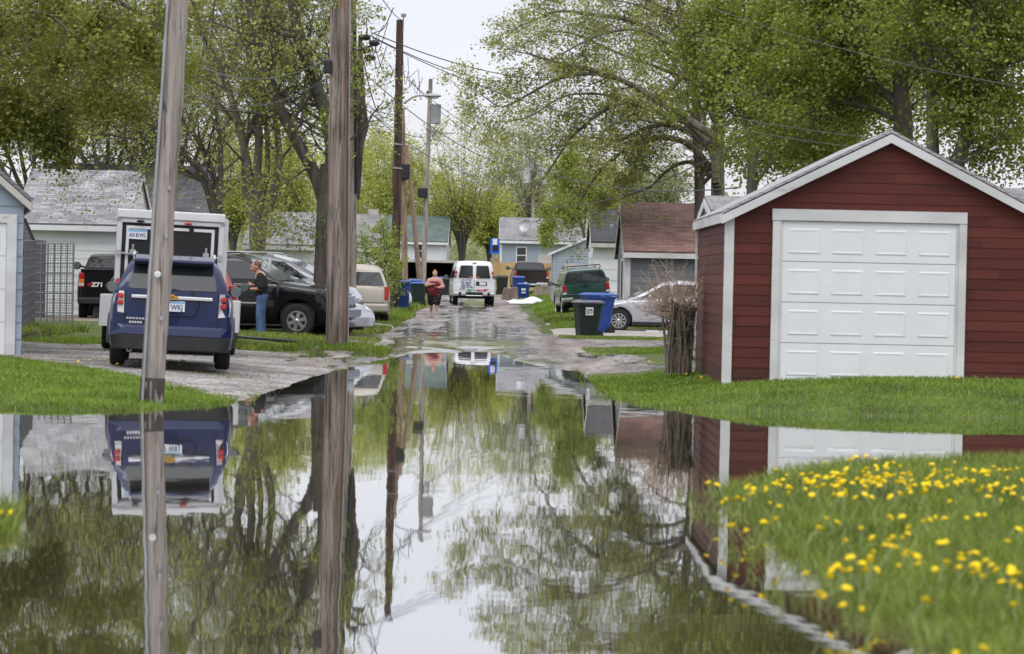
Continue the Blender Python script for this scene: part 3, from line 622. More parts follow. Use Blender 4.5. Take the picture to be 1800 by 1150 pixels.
# --- near left canopy, trunk outside the frame
t = Tree(1); D = 57
t.limb([gbase(-190,D)] + px([(-185,400),(-160,150),(-120,-80)],D), .4,.25, kids=0, leaf=False)
for L_, kl in (([(-170,250),(-60,120),(60,80),(150,110),(190,150)],.9),([(-165,200),(-40,20),(110,-30),(240,20),(290,60)],.9),([(-175,320,1),(-80,210,1),(20,170,1),(80,200,1),(100,230,1)],.6),([(-120,-60),(60,-140),(260,-130),(420,-110)],1.2),
           ([(-170,260,-3),(-60,60,-3),(60,20,-3),(130,60,-3)],.9),([(-165,180,3),(0,60,3),(140,30,3),(230,80,3)],.9),([(-178,380,2),(-120,240,2),(-30,200,2),(30,210,2)],.6)):
    t.limb(px(L_,D), .12,.015, kids=13, klen=kl, up=-.12, lev=2, start=.2)
t.clumpfill([(30,50,D,1.1,2.5,.9,330),(110,70,D,1.0,2,.8,260),(60,150,D,.7,2,.7,170),(130,140,D,.5,1.5,.5,80),(0,130,D,.8,1.5,.9,170),(185,50,D,.9,2,.5,150),(85,245,D,.28,1,.3,32),(30,235,D,.4,1,.3,40),(60,0,D,1.6,2,.5,220),(75,285,D,.3,.8,.12,14),(110,300,D,.12,.5,.08,5),(250,20,D,.8,1.5,.4,80),(200,110,D,.35,1,.4,26)])
t.build('hanging_tree', 'near tree with dense drooping green foliage over the left garages, its trunk out of view', gbase(-190,D), M['bark'], M['leaf_left'], 9, .13, .085, droop=.2, thin=.27)
# --- multi-stem trees left of the thick poles
t = Tree(2); D = 82
for L_, r in (([(448,400),(440,330),(425,240),(395,140),(350,40),(330,-60)],.15),([(452,400),(452,310),(455,220),(442,120),(425,20),(418,-70)],.14),([(460,405),(478,350),(490,290),(486,220),(478,150),(500,70),(560,-30)],.13),([(446,395),(430,330),(435,240),(470,160),(490,60),(500,-50)],.1),([(455,390),(470,300),(465,200),(440,90),(455,-40)],.09)):
    t.limb([gbase(450,D)] + px(L_,D), r*1.25, r*.35, kids=12, klen=2.4, up=.25, lev=2, start=.42, kr=.045)
t.build('multistem_tree', 'many stemmed tree with thin leaves left of the thick forked tree', gbase(450,D), M['bark'], M['leaf_mid'], 4, .14, .085, thin=.26)
t = Tree(3); D = 88
for L_, r in (([(380,420),(372,340),(345,290),(290,255),(210,240),(140,225)],.11),([(384,420),(380,330),(350,250),(290,170),(240,90),(190,10)],.13),([(386,420),(388,330),(385,230),(370,120),(380,-40)],.12),([(378,420),(360,330),(320,262),(250,210),(180,170)],.08),([(383,400),(376,350),(330,300),(240,285),(150,270)],.07)):
    t.limb([gbase(384,D)] + px(L_,D), r*1.2, r*.2, kids=12, klen=2.4, up=.1, lev=2, start=.35, kr=.04)
t.build('spreading_tree', 'twiggy tree with nearly bare low branches spreading above the white garage', gbase(384,D), M['bark_dark'], M['leaf_mid'], 2, .15, .085, thin=.28)
t = Tree(31); D = 110
for u in (60, 190, 300):
    t2 = Tree(u); 
    for k in range(7):
        a = (k-3)*.22; t2.limb([gbase(u,D)] + px([(u+a*20,380),(u+a*90,290),(u+a*190,170),(u+a*300,40)],D+t2.rd.uniform(-2,2)), .14, .03, kids=9, klen=3., up=.15, lev=2, start=.4, kr=.05)
    t2.build('background_tree', {60:'background tree behind the white garage roof, half hidden by hanging leaves',190:'background tree rising behind the light grey roof',300:'background tree rising behind the dark grey roof'}[u], gbase(u,D), M['bark_dark'], M['leaf_mid'] if u != 190 else M['leaf_left'], 5, .2, .11, thin=.3, group='trees behind the left garages')
# --- thick forked tree
t = Tree(4); D = 78
t.limb([gbase(575,D)] + px([(574,480),(576,400),(578,330),(582,290)],D), .36,.27, kids=0, leaf=False)
t.limb(px([(580,330),(586,270),(572,200),(548,130),(522,50),(508,-60)],D), .24,.12, kids=15, klen=2.4, up=.15, lev=2, start=.15, kr=.05)
t.limb(px([(576,370),(555,310),(525,255),(492,190),(468,120),(440,20),(430,-50)],D), .2,.08, kids=15, klen=2.2, up=.15, lev=2, start=.35, kr=.05)
t.limb(px([(540,285),(525,240),(515,200),(500,150)],D-.5), .08,.02, kids=8, klen=1.6)
t.limb(px([(580,250),(595,190),(600,90),(590,-20)],D+1.5), .13,.05, kids=10, klen=2., kr=.04)
t.limb(px([(548,290),(520,310),(500,325),(490,350)],D), .03,.01, kids=8, klen=1.4, up=-.3)
t.clumpfill([(520,130,D,1,1.5,1.2,60),(545,60,D,.8,1.5,.8,70),(600,200,D,.4,1,1.6,50),(470,340,D+6,1.3,2,1.2,110),(530,370,D+8,.7,2,1.1,90),(480,395,D-2,.5,1,.4,30)])
t.build('forked_tree', 'big dark forked trunk with thin spring leaves just left of the thick utility poles', gbase(575,D), M['bark_dark'], M['leaf_mid'], 4, .12, .09, thin=.26, nb=10)
# --- big spreading tree right of centre
t = Tree(6); D = 96
t.limb([gbase(1262,D)] + px([(1262,330),(1262,250),(1270,160),(1290,60),(1305,-80)],D), .24,.15, kids=14, klen=3.2, up=.2, start=.4)
t.limb([gbase(1232,D+1)] + px([(1230,330),(1226,250),(1222,150),(1200,50),(1190,-80)],D+1), .2,.12, kids=16, klen=3.4, up=.2, start=.35)
LL = [([(1259,320),(1250,262),(1212,220),(1161,198),(1106,181),(1064,192),(1026,222),(1000,248),(965,300)],.15,.02,-.6),
 ([(1252,271),(1217,236),(1175,219),(1134,226),(1085,247),(1043,242)],.13,.02,0),([(1248,295),(1207,252),(1155,242),(1113,257),(1071,285),(1036,327),(1015,365)],.13,.02,.6),
 ([(1248,302),(1210,285),(1175,299),(1141,330),(1102,344)],.1,.015,1.2),([(1262,245),(1200,205),(1141,167),(1095,142),(1043,125),(984,111),(930,95)],.17,.02,-1.2),
 ([(1095,142),(1043,130),(981,139),(922,170),(883,188),(850,170)],.07,.012,-1.2),([(1252,156),(1200,90),(1148,56),(1106,35),(1043,26),(980,20),(930,40)],.16,.02,.3),
 ([(1210,110),(1161,66),(1113,52),(1064,59),(1015,80),(960,110)],.1,.012,-1.8),([(1287,90),(1235,38),(1168,17),(1110,-20),(1020,-70),(950,-60)],.14,.02,1.5),
 ([(1200,205),(1160,215),(1120,210),(1080,218),(1050,245),(1030,290)],.07,.01,-1.5),([(1141,167),(1100,175),(1050,165),(990,170),(930,205),(880,215)],.07,.01,2),
 ([(1200,60),(1120,-20),(1040,-60)],.1,.02,2.5),([(1222,150),(1160,120),(1090,95),(1010,60),(950,55)],.09,.012,3)]
for L_, r0, r1, dd in LL: t.limb(px(L_, D+dd), r0*1.05, r1*1.5, kids=12, klen=1.5, up=.08, lev=2, start=.3, kr=.03)
t.clumpfill([(960,130,D,1.5,2,1,70),(1010,60,D,1.5,2,1,80),(950,200,D,1,2,.8,50),(1100,110,D,1.5,2,1,70),(1220,150,D,1.2,2,2,120),(1250,40,D,1.3,2,1,100),(1180,40,D,1.2,2,1,70),(1240,200,D,.8,1.5,.9,40)])
t.build('spreading_oak', 'large tree with long arching dark limbs reaching left over the alley', gbase(1262,D), M['bark'], M['leaf_big'], 6, .13, .088, thin=.24, nb=9)
# --- bright branch hanging from the big tree, built as a separate tree
t = Tree(7); D = 141
t.limb([gbase(1030,D)] + px([(1028,430),(1022,395),(1008,350),(1000,320)],D), .09,.03, kids=6, klen=1.2, lev=2, start=.6)
t.limb(px([(1020,380),(1000,355),(980,365),(968,400)],D), .04,.01, kids=6, klen=.8, up=-.2)
t.limb(px([(1025,410),(1030,360),(1010,300)],D), .05,.01, kids=8, klen=1.4)
t.clumpfill([(1000,340,D,.9,1,.6,70),(985,390,D,.9,1,.7,90),(965,420,D,.35,.6,.4,24),(1020,370,D,.7,1,.9,60),(975,345,D,.6,.8,.5,40),(950,375,D,.35,.6,.3,16)])
t.build('hanging_branch', 'small bright green leafy tree in front of the pale blue house', gbase(1030,D), M['bark_dark'], M['leaf_bright'], 6, .14, .1, thin=.8)
# --- dense maples behind the red garage
mp_ = [(11, 1590, 64, [([(1588,250),(1583,150),(1574,60),(1560,-60)],.24),([(1585,130),(1600,50),(1615,-60)],.17),([(1584,200),(1520,130),(1450,60),(1400,0)],.08),([(1586,220),(1530,190),(1470,180),(1420,200)],.06)],
        [(1500,80,1.7,2.5,1.3,300),(1440,150,1.2,2,1.1,200),(1600,170,1.3,2.5,1,240),(1530,210,1.1,2,.7,150),(1420,40,1.2,2,.8,170),(1560,20,1.5,2,.8,180)], 'dense green maple with two thick trunks directly above the garage ridge'),
       (12, 1700, 60, [([(1640,300),(1638,180),(1636,80),(1640,-60)],.15),([(1680,330),(1692,260),(1718,180),(1762,110),(1810,50),(1860,0)],.19),([(1715,190),(1700,120),(1710,30),(1700,-50)],.09)],
        [(1720,90,1.5,2.5,1.2,260),(1770,210,1.2,2,1,260),(1680,220,1.2,2,.9,190),(1800,60,1,2,1.2,180),(1660,40,1.2,2,1,160),(1790,290,.9,1.5,.5,150),(1730,280,.7,1.5,.4,90)], 'dense green maple with a slanting trunk behind the right slope of the garage roof'),
       (13, 1340, 72, [([(1322,330),(1330,240),(1350,140),(1370,30),(1380,-60)],.14),([(1330,260),(1300,190),(1280,120),(1290,40)],.08),([(1345,190),(1390,150),(1430,90),(1450,20)],.08),([(1326,320),(1370,270),(1420,230)],.05)],
        [(1330,90,1.3,2,1.3,210),(1390,200,1,2,.9,130),(1300,200,.7,1.5,.9,80),(1360,280,.8,1.5,.5,110),(1420,280,.6,1.5,.4,80),(1310,290,.7,1.5,.6,150),(1460,240,.8,1.5,.6,130),(1290,250,.6,1.5,.7,110),(1350,230,.8,1.5,.7,120),(1400,60,1.2,2,1,160),(1290,30,1,2,.7,90)], 'leafy maple behind the left slope of the red garage roof'),
       (14, 1500, 78, [([(1500,330),(1490,220),(1510,120),(1500,0)],.16),([(1495,260),(1450,200),(1400,150)],.07)],
        [(1480,130,2,2.5,1.8,260),(1620,100,2,2.5,2,260),(1740,150,2,2.5,2,260),(1400,120,1.3,2,1.2,110)], 'farther maple filling the gap behind the dense garage maples')]
for sd, u, D, limbs, cl, lab in mp_:
    t = Tree(sd)
    for L_, r in limbs:
        pts = px(L_, D)
        if L_[0][1] > 240 and r > .1: pts = [Vector(gbase(L_[0][0], D))] + pts
        t.limb(pts, r*1.15, r*.35, kids=16, klen=1.9, up=.12, lev=2, start=.3, kr=.035)
    t.clumpfill([(a,b,D+2,rx,ry,rz,c) for (a,b,rx,ry,rz,c) in cl])
    t.build('maple_tree', lab, gbase(u,D), M['bark'], M['leaf_maple'], 9, .15, .085, group='maples behind the red garage', thin=.55, nb=9)
# --- yellow-green trees at the end of the alley
def fan(seed, u, D, top, halfw, n, r, lab, leafm, per, thin_, kids=12, base_v=430, size=.2, spread=.25, klen=1.6, lev=1, name='tree'):
    t = Tree(seed); rd = t.rd
    for k in range(n):
        a = (k+.5)/n*2-1; a += rd.uniform(-.08,.08); tv = top + (base_v-top)*.35*a*a + rd.uniform(0,25); dy = rd.uniform(-2.5,2.5)
        t.limb([gbase(u,D)] + px([(u+a*halfw*.12,base_v-10,dy*.2),(u+a*halfw*.5,base_v-(base_v-tv)*.4,dy*.6),(u+a*halfw,tv,dy)],D), r, r*.15, kids=kids, klen=klen, up=.5, lev=lev, start=.3, out=.6)
    return t.build(name, lab, gbase(u,D), M['bark_far'], leafm, per, spread, size*.85, thin=thin_*.75, nb=5)
fan(21, 812, 205, 222, 95, 24, .055, 'broad vase shaped tree with many upright branches at the end of the alley', M['leaf_yellow'], 3, .5, kids=14, base_v=425, size=.17)
fan(22, 690, 225, 250, 62, 12, .1, 'rounded yellow green tree behind the white house', M['leaf_yellow'], 5, 1, kids=14)
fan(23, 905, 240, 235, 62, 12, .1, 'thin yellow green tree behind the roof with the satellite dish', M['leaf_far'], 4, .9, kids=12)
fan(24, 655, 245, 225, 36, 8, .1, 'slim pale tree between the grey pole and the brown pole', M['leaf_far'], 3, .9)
fan(25, 760, 240, 320, 60, 10, .08, 'low yellow bush behind the green roof', M['leaf_yellow'], 6, 1, base_v=440)
fan(26, 860, 215, 350, 45, 9, .08, 'low leafy tree behind the wooden fence', M['leaf_yellow'], 6, 1, base_v=450)
fan(27, 935, 206, 205, 50, 10, .08, 'delicate grey tree with few leaves above the blue house', M['leaf_far'], 2, .7, base_v=400, size=.16)
fan(28, 1000, 230, 300, 60, 10, .08, 'yellow green tree behind the bright young tree', M['leaf_yellow'], 5, 1, base_v=430)
fan(29, 1070, 235, 310, 50, 10, .08, 'yellow green tree behind the dark roofed garage', M['leaf_yellow'], 5, 1, base_v=430)
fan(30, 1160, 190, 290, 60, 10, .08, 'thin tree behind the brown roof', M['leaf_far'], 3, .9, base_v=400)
fan(32, 500, 150, 270, 60, 10, .09, 'yellow green tree behind the far grey garage', M['leaf_yellow'], 5, 1, base_v=430, size=.18)
fan(34, 410, 160, 250, 60, 10, .09, 'yellow green tree glimpsed between the many thin stems', M['leaf_yellow'], 5, 1, base_v=430, size=.18)
fan(33, 600, 170, 260, 40, 8, .09, 'yellow green tree behind the thick utility poles', M['leaf_yellow'], 5, 1, base_v=430, size=.18)
t = Tree(40); D = 260
t.limb([gbase(1105,D)]+px([(1105,310)],D), .2,.05, leaf=False, kids=0); t.clumpfill([(1105,318,D,1.6,1.5,.5,40),(1105,335,D,2.4,1.5,.7,60),(1075,332,D,1,1,.3,15)])
t.build('pine_tree', 'small dark evergreen on the far rise above the brown roof', gbase(1105,D), M['bark_dark'], M['leaf_dark'], 12, .3, .3)
# --- the far wooded rise, one mass
n = 5200; X = rng.uniform(-95, 110, n); Y = rng.uniform(285, 420, n)
Zt = 3.0 + (Y-285)*.045; A = np.column_stack([X, Y, HT(X,Y) + rng.random(n)**.7*(7+2.5*vnoise(X*.12, Y*.1))])
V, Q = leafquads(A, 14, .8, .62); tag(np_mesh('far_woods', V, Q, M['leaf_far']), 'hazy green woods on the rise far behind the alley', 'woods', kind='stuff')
# ------------------------------------------------------------------ buildings
def lap(mb, p0, p1, zb, prof, course, proud=.014, out=None):
    """lapped boards on the wall p0->p1 (local xy); prof = [(t,z)...] top outline, t from 0 to 1, peak allowed"""
    p0, p1 = Vector((*p0,0)), Vector((*p1,0)); d = p1-p0; ln = d.length; n = Vector((d.y,-d.x,0)).normalized()
    zt = max(z for t,z in prof)
    def ext(z):
        ts = []
        for (ta,za),(tb,zb_) in zip(prof, prof[1:]):
            if (za-z)*(zb_-z) <= 0 and abs(za-zb_) > 1e-9: ts.append(ta+(tb-ta)*(z-za)/(zb_-za))
        lo = 0 if prof[0][1] >= z else (min(ts) if ts else .5); hi = 1 if prof[-1][1] >= z else (max(ts) if ts else .5)
        return lo, hi
    z = zb
    while z < zt-1e-6:
        z2 = min(z+course, zt); cuts = [z] + [zz for _,zz in prof if z+1e-6 < zz < z2-1e-6] + [z2]; cuts = sorted(set(cuts))
        for a, b in zip(cuts, cuts[1:]):
            l0,h0 = ext(a+1e-5); l1,h1 = ext(b-1e-5); oa, ob = proud*(1-(a-z)/course), proud*(1-(b-z)/course)
            mb.add([p0+d*l0+n*oa+Vector((0,0,a)), p0+d*h0+n*oa+Vector((0,0,a)), p0+d*h1+n*ob+Vector((0,0,b)), p0+d*l1+n*ob+Vector((0,0,b))], [(0,1,2,3)])
        l0,h0 = ext(z+1e-5)
        mb.add([p0+d*l0+Vector((0,0,z)), p0+d*h0+Vector((0,0,z)), p0+d*h0+n*proud+Vector((0,0,z)), p0+d*l0+n*proud+Vector((0,0,z))], [(0,1,2,3)])
        z = z2
def house(name, label, cat, loc, rz, w, l, he, hr, ridge, mw, mr, mt, ov=.25, course=.15, peak=.5, group=None, backing=True, fascia=.16, ovg=None, gut=True, base=0, th=.06, proud=.014):
    """w along local x, l along local y (front wall at y=0). ridge 'y': gable faces front; 'x': roof slope faces front"""
    root = thing(name, label, cat, loc, rz, group); mb = MB(); ovg = ov if ovg is None else ovg
    xs = [0, w]; fl = [(0,he),(1,he)]; gb = [(0,he),(peak,hr),(1,he)]
    lap(mb, (0,0),(w,0), base, gb if ridge=='y' else fl, course, proud); lap(mb, (w,0),(w,l), base, fl if ridge=='y' else gb, course, proud)
    lap(mb, (w,l),(0,l), base, gb if ridge=='y' else fl, course, proud); lap(mb, (0,l),(0,0), base, fl if ridge=='y' else gb, course, proud)
    mb.build('wall', mw, root)
    rf = MB(); tr = MB()
    if ridge == 'y':
        pk = w*peak
        for (x0, x1, sg) in ((0, pk, -1), (w, pk, 1)):
            run = abs(x1-x0); sl = (hr-he)/run; xe = x0+sg*ov; ze = he-sl*ov
            P = [Vector((xe,-ovg,ze)), Vector((x1,-ovg,hr)), Vector((x1,l+ovg,hr)), Vector((xe,l+ovg,ze))]
            nn = Vector((sg*sl,0,1)).normalized()*th
            q = [p + Vector((0,0,.03)) for p in P]; q2 = [p+nn for p in q]
            rf.add(q+q2, [(3,2,1,0) if sg<0 else (0,1,2,3), (4,5,6,7) if sg<0 else (7,6,5,4), (0,1,5,4),(1,2,6,5),(2,3,7,6),(3,0,4,7)])
            for yy in (-ovg-.02, l+ovg-.005):       # rake boards
                a, b = Vector((xe-sg*-.0,yy,ze+.01)), Vector((x1,yy,hr+.01))
                tr.add([a+Vector((0,0,-fascia)), b+Vector((0,0,-fascia)), b, a, a+Vector((0,.025,-fascia)), b+Vector((0,.025,-fascia)), b+Vector((0,.025,0)), a+Vector((0,.025,0))], [(0,1,2,3),(7,6,5,4),(0,4,5,1),(2,6,7,3),(1,5,6,2),(0,3,7,4)])
            tr.bb(xe-.02, xe+.02, -ovg+.01, l+ovg-.01, ze-fascia*.8, ze+.03)
            tr.bb(min(xe,x0)+.02, max(xe,x0)-.003, -ovg+.02, l+ovg-.02, ze-.02, ze-.005)
    else:
        pk = l*peak
        for (y0, y1, sg) in ((0, pk, -1), (l, pk, 1)):
            sl = (hr-he)/abs(y1-y0); ye = y0+sg*ov; ze = he-sl*ov
            P = [Vector((-ovg,ye,ze)), Vector((w+ovg,ye,ze)), Vector((w+ovg,y1,hr)), Vector((-ovg,y1,hr))]
            nn = Vector((0,sg*sl,1)).normalized()*th
            q = [p + Vector((0,0,.03)) for p in P]; q2 = [p+nn for p in q]
            rf.add(q+q2, [(0,1,2,3),(4,5,6,7),(0,1,5,4),(1,2,6,5),(2,3,7,6),(3,0,4,7)])
            for xx in (-ovg-.02, w+ovg-.005):
                a, b = Vector((xx,ye,ze+.01)), Vector((xx,y1,hr+.01))
                tr.add([a+Vector((0,0,-fascia)), b+Vector((0,0,-fascia)), b, a, a+Vector((.025,0,-fascia)), b+Vector((.025,0,-fascia)), b+Vector((.025,0,0)), a+Vector((.025,0,0))], [(0,1,2,3),(7,6,5,4),(0,4,5,1),(2,6,7,3),(1,5,6,2),(0,3,7,4)])
            tr.bb(-ovg+.01, w+ovg-.01, ye-.02, ye+.02, ze-fascia*.8, ze+.03)
            tr.bb(-ovg+.02, w+ovg-.02, min(ye,y0)+.021, max(ye,y0)-.003, ze-.02, ze-.005)
    rf.build('roof', mr, root); tr.build('trim', mt, root)
    return root
def door_panels(root, x0, x1, z0, z1, y, m, rows=4, cols=4, name='garage_door'):
    mb = MB(); rh = (z1-z0)/rows; cw = (x1-x0)/cols
    for r in range(rows):
        a, b = z0+r*rh+.004, z0+(r+1)*rh-.004
        mb.bb(x0, x1, y, y+.04, a, b)
        for c in range(cols):   # raised panel: sloped rim
            px0, px1 = x0+c*cw+cw*.13, x0+(c+1)*cw-cw*.13; pz0, pz1 = a+rh*.18, b-rh*.18; i = .045
            vs = [(px0,y-.001,pz0),(px1,y-.001,pz0),(px1,y-.001,pz1),(px0,y-.001,pz1),(px0+i*.45,y-.0085,pz0+i*.45),(px1-i*.45,y-.0085,pz0+i*.45),(px1-i*.45,y-.0085,pz1-i*.45),(px0+i*.45,y-.0085,pz1-i*.45),
                  (px0+i,y-.004,pz0+i),(px1-i,y-.004,pz0+i),(px1-i,y-.004,pz1-i),(px0+i,y-.004,pz1-i)]
            mb.add(vs, [(0,1,5,4),(1,2,6,5),(2,3,7,6),(3,0,4,7),(4,5,9,8),(5,6,10,9),(6,7,11,10),(7,4,8,11),(8,9,10,11)])
    return mb.build(name, m, root)
def window(root, c, w, h, mf, nrm=(0,-1,0), mid=True, fr=.07):
    """window in a wall facing local -y at centre c"""
    x, y, z = c; f = MB()
    f.bb(x-w/2-fr,x+w/2+fr,y-.05,y-.01,z+h/2,z+h/2+fr); f.bb(x-w/2-fr,x+w/2+fr,y-.06,y-.01,z-h/2-fr,z-h/2)
    f.bb(x-w/2-fr,x-w/2,y-.05,y-.01,z-h/2,z+h/2); f.bb(x+w/2,x+w/2+fr,y-.05,y-.01,z-h/2,z+h/2)
    if mid: f.bb(x-w/2,x+w/2,y-.045,y-.015,z-.025,z+.025)
    o = f.build('window', mf, root); MB().bb(x-w/2,x+w/2,y-.03,y-.018,z-h/2,z+h/2).build('pane', M['glass'], o)
    return o
SH = {}
SH['light'] = shingle('shingle_light', (.38,.38,.39), (.2,.2,.215), 'x', 2.2, .34, .15)
SH['dark'] = shingle('shingle_dark', (.1,.1,.11), (.16,.16,.17), 'x', 2.2, .3, .15)
SH['grey'] = shingle('shingle_grey', (.3,.29,.3), (.22,.215,.225), 'x', 2.4, .3, .15)
SH['brown'] = shingle('shingle_brown', (.3,.17,.145), (.17,.1,.09), 'x', 2.4, .32, .15)
SH['black'] = shingle('shingle_black', (.04,.04,.045), (.06,.06,.065), 'x', 2.2, .3, .15)
SH['green'] = shingle('shingle_green', (.13,.175,.16), (.1,.135,.125), 'x', 2.0, .3, .15)
SH['pale_y'] = shingle('shingle_pale', (.42,.42,.43), (.34,.34,.35), 'y', 2.0, .3, .15)
SH['grey_y'] = shingle('shingle_grey_y', (.25,.25,.26), (.2,.2,.21), 'y', 2.0, .3, .15)
# --- red garage
D = 42.0; a = W(1277, 655, D); b_ = W(1277, 372, D); gz = .27; c0 = W(1272, 600, D)
pk = W(1565, 236, D); wdt = (pk.x-c0.x)*2; he = W(1277,378,D).z-gz+.02; hr = pk.z-gz-.015
g = house('red_garage', 'weathered dark red clapboard garage with white trim and a closed white door', 'garage', (c0.x, D, gz), 0, wdt, 6.2, he, hr, 'y', M['red_siding'], SH['pale_y'], M['white_paint'], ov=.07, ovg=.14, course=.142, fascia=.12, base=-.12, th=.035, proud=.009)
x0 = W(1356,500,D).x-c0.x; x1 = W(1697,500,D).x-c0.x; dz = W(1500,370,D).z-gz
for q in ((-.02,.11,-.04,-.012,-.12,he+.06),(wdt-.11,wdt+.02,-.04,-.012,-.12,he+.06),(-.045,-.018,6.08,6.2,-.12,he)): MB().bb(*q).build('corner_board', M['white_paint'], g)
fr = MB(); fr.bb(x0-.01,x1+.0,-.06,-.016,dz-.155,dz+.0); fr.bb(x0,x0+.105,-.05,-.016,-.06,dz-.157); fr.bb(x1-.105,x1,-.05,-.016,-.06,dz-.157)
fr.bb(x0+.107,x0+.14,-.03,.05,-.06,dz-.157); fr.bb(x1-.14,x1-.107,-.03,.05,-.06,dz-.157)
fr.build('door_frame', M['white_paint'], g)
door_panels(g, x0+.142, x1-.142, -.04, dz-.158, -.022, M['white_clean'])
# --- blue garage, left edge
D = 50.0; c0 = W(37.5, 600, D); wd_ = 4.4; rz = R(10.5)
loc = (c0.x - wd_*math.cos(rz), D - wd_*math.sin(rz), .17)
he = W(40,358,D).z-.17; hr = he + wd_/2*.9
g = house('blue_garage', 'pale blue clapboard garage with white door frame at the left edge', 'garage', loc, rz, wd_, 6, he+.1, hr, 'y', M['blue_siding'], SH['grey_y'], M['beige_trim'], ov=.12, ovg=.1, course=.27, fascia=.13)
zt2 = W(20,377,D).z-.17; dx = (c0.x - W(28,500,D).x); f = MB(); f.bb(wd_-dx-.16,wd_-dx,-.06,-.016,0,zt2); f.bb(wd_-dx-2.9,wd_-dx-.162,-.06,-.016,zt2-.14,zt2)
f.build('door_frame', M['white_paint'], g); door_panels(g, wd_-dx-2.9, wd_-dx-.164, .0, zt2-.142, -.03, M['white_clean'])
# --- white garage with light shingles
def slopehouse(name, label, cat, D, u0, u1, veave, vridge, gz, l, mw, mr, mt=None, peak=.5, ov=.3, course=.25, rz=0, ovg=.1):
    a, b = W(u0, veave, D), W(u1, veave, D); he = a.z-gz + .0; d2 = D + l*peak
    hr = W((u0+u1)/2, vridge, d2).z - gz
    return house(name, label, cat, (a.x, D, gz), rz, b.x-a.x, l, he, hr, 'x', mw, mr, mt or M['white_clean'], ov=ov, ovg=ovg, course=course, peak=peak), he, b.x-a.x
g, he, w1 = slopehouse('white_garage', 'white board garage with light grey shingle roof behind the trailer', 'garage', 93, 30, 222, 388, 303, .2, 6.5, M['white_siding'], SH['light'])
g, he, w1 = slopehouse('white_garage', 'white garage with dark grey shingle roof behind the light roofed one', 'garage', 106, 60, 358, 392, 293, .2, 7, M['white_siding'], SH['dark'])
MB().box((w1*.66,3.0,he+1.66),(.5,.5,.3)).build('roof_vent', M['dark'], g)
# --- old grey garage behind the forked tree
g, he, w1 = slopehouse('old_garage', 'old pale garage with sagging grey roof behind the forked tree', 'garage', 118, 432, 552, 428, 376, .3, 8, M['white_siding'], SH['grey'], M['white_paint'])
MB().bb(.6,w1-.3,-.05,-.018,-.1,1.5).build('garage_door', mat('brown_door',(.1,.06,.045),.7,var=.2), g)
# --- grey roofed garage between poles
g, he, w1 = slopehouse('grey_garage', 'pale garage with grey shingle roof right of the thick grey pole', 'garage', 150, 590, 664, 432, 379, .45, 7, M['white_siding'], SH['grey'], M['white_paint'])
MB().bb(1.4,1.9,3.4,3.9,he+1.0,he+1.9).build('chimney', M['beige_trim'], g)
# --- white house with green roof
g, he, w1 = slopehouse('white_house', 'white clapboard house with green shingle roof behind the carport', 'house', 200, 664, 785, 422, 381, .9, 9, mat('white_house_siding',(.7,.71,.73),.6), SH['green'], course=.16)
for u in (683, 738): window(g, (W(u,440,200).x-W(664,440,200).x, -.015, W(u,441,200).z-.9), .62, .95, M['white_clean'])
MB().bb(w1-.35,w1-.25,-.12,-.04,0,he-.1).build('downspout', M['white_clean'], g)
# --- carport
D = 178; a, b = W(682, 460, D), W(800, 460, D); gz = .72; root = thing('carport', 'open flat roofed carport with dark inside at the end of the alley', 'carport', (a.x, D, gz)); w1 = b.x-a.x; h1 = a.z-gz
mb = MB(); mb.bb(-.2,w1+.25,-.4,5,h1,h1+.12).build('roof', M['beige_trim'], root)
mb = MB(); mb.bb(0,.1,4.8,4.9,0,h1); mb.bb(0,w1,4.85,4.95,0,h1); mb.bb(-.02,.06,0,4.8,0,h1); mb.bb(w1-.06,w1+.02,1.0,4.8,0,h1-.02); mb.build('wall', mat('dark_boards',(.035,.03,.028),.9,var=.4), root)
for x in (.05, w1*.45, w1-.05): MB().bb(x-.06,x+.06,0,.12,-.1,h1-.005).build('post', M['pole_grey'], root)
# --- pale blue house right
g, he, w1 = slopehouse('blue_house', 'pale blue grey house with grey roof and satellite dish behind the fence', 'house', 192, 880, 1040, 421, 386, 1.0, 8, M['blue_grey_siding'], SH['grey'], course=.13)
window(g, (W(917,440,192).x-W(880,440,192).x, -.015, W(917,449,192).z-1.0), .55, .95, M['white_clean'])
MB().bb(-.03,.1,-.045,-.016,0,he).build('corner_board', M['white_clean'], g)
MB().bb(2.35,4.6,-.05,-.02,he-1.5,he-.9).build('wall_panel', M['beige_trim'], g)
dish = thing('satellite_dish', 'grey satellite dish on the grey roof of the pale blue house', 'satellite dish', W(923,410,192.6))
MB().tube([(0,0,-.3),(0,0,.1),(.05,-.15,.35)],.03,6).build('mast', M['steel'], dish)
MB().disc((.05,-.2,.42),(-.45,-.8,.35),[(0,.05),(.02,.2),(.07,.36),(.12,.42),(.10,.42),(.05,.34),(0,.18)],18).build('reflector', M['steel'], dish, smooth=True)
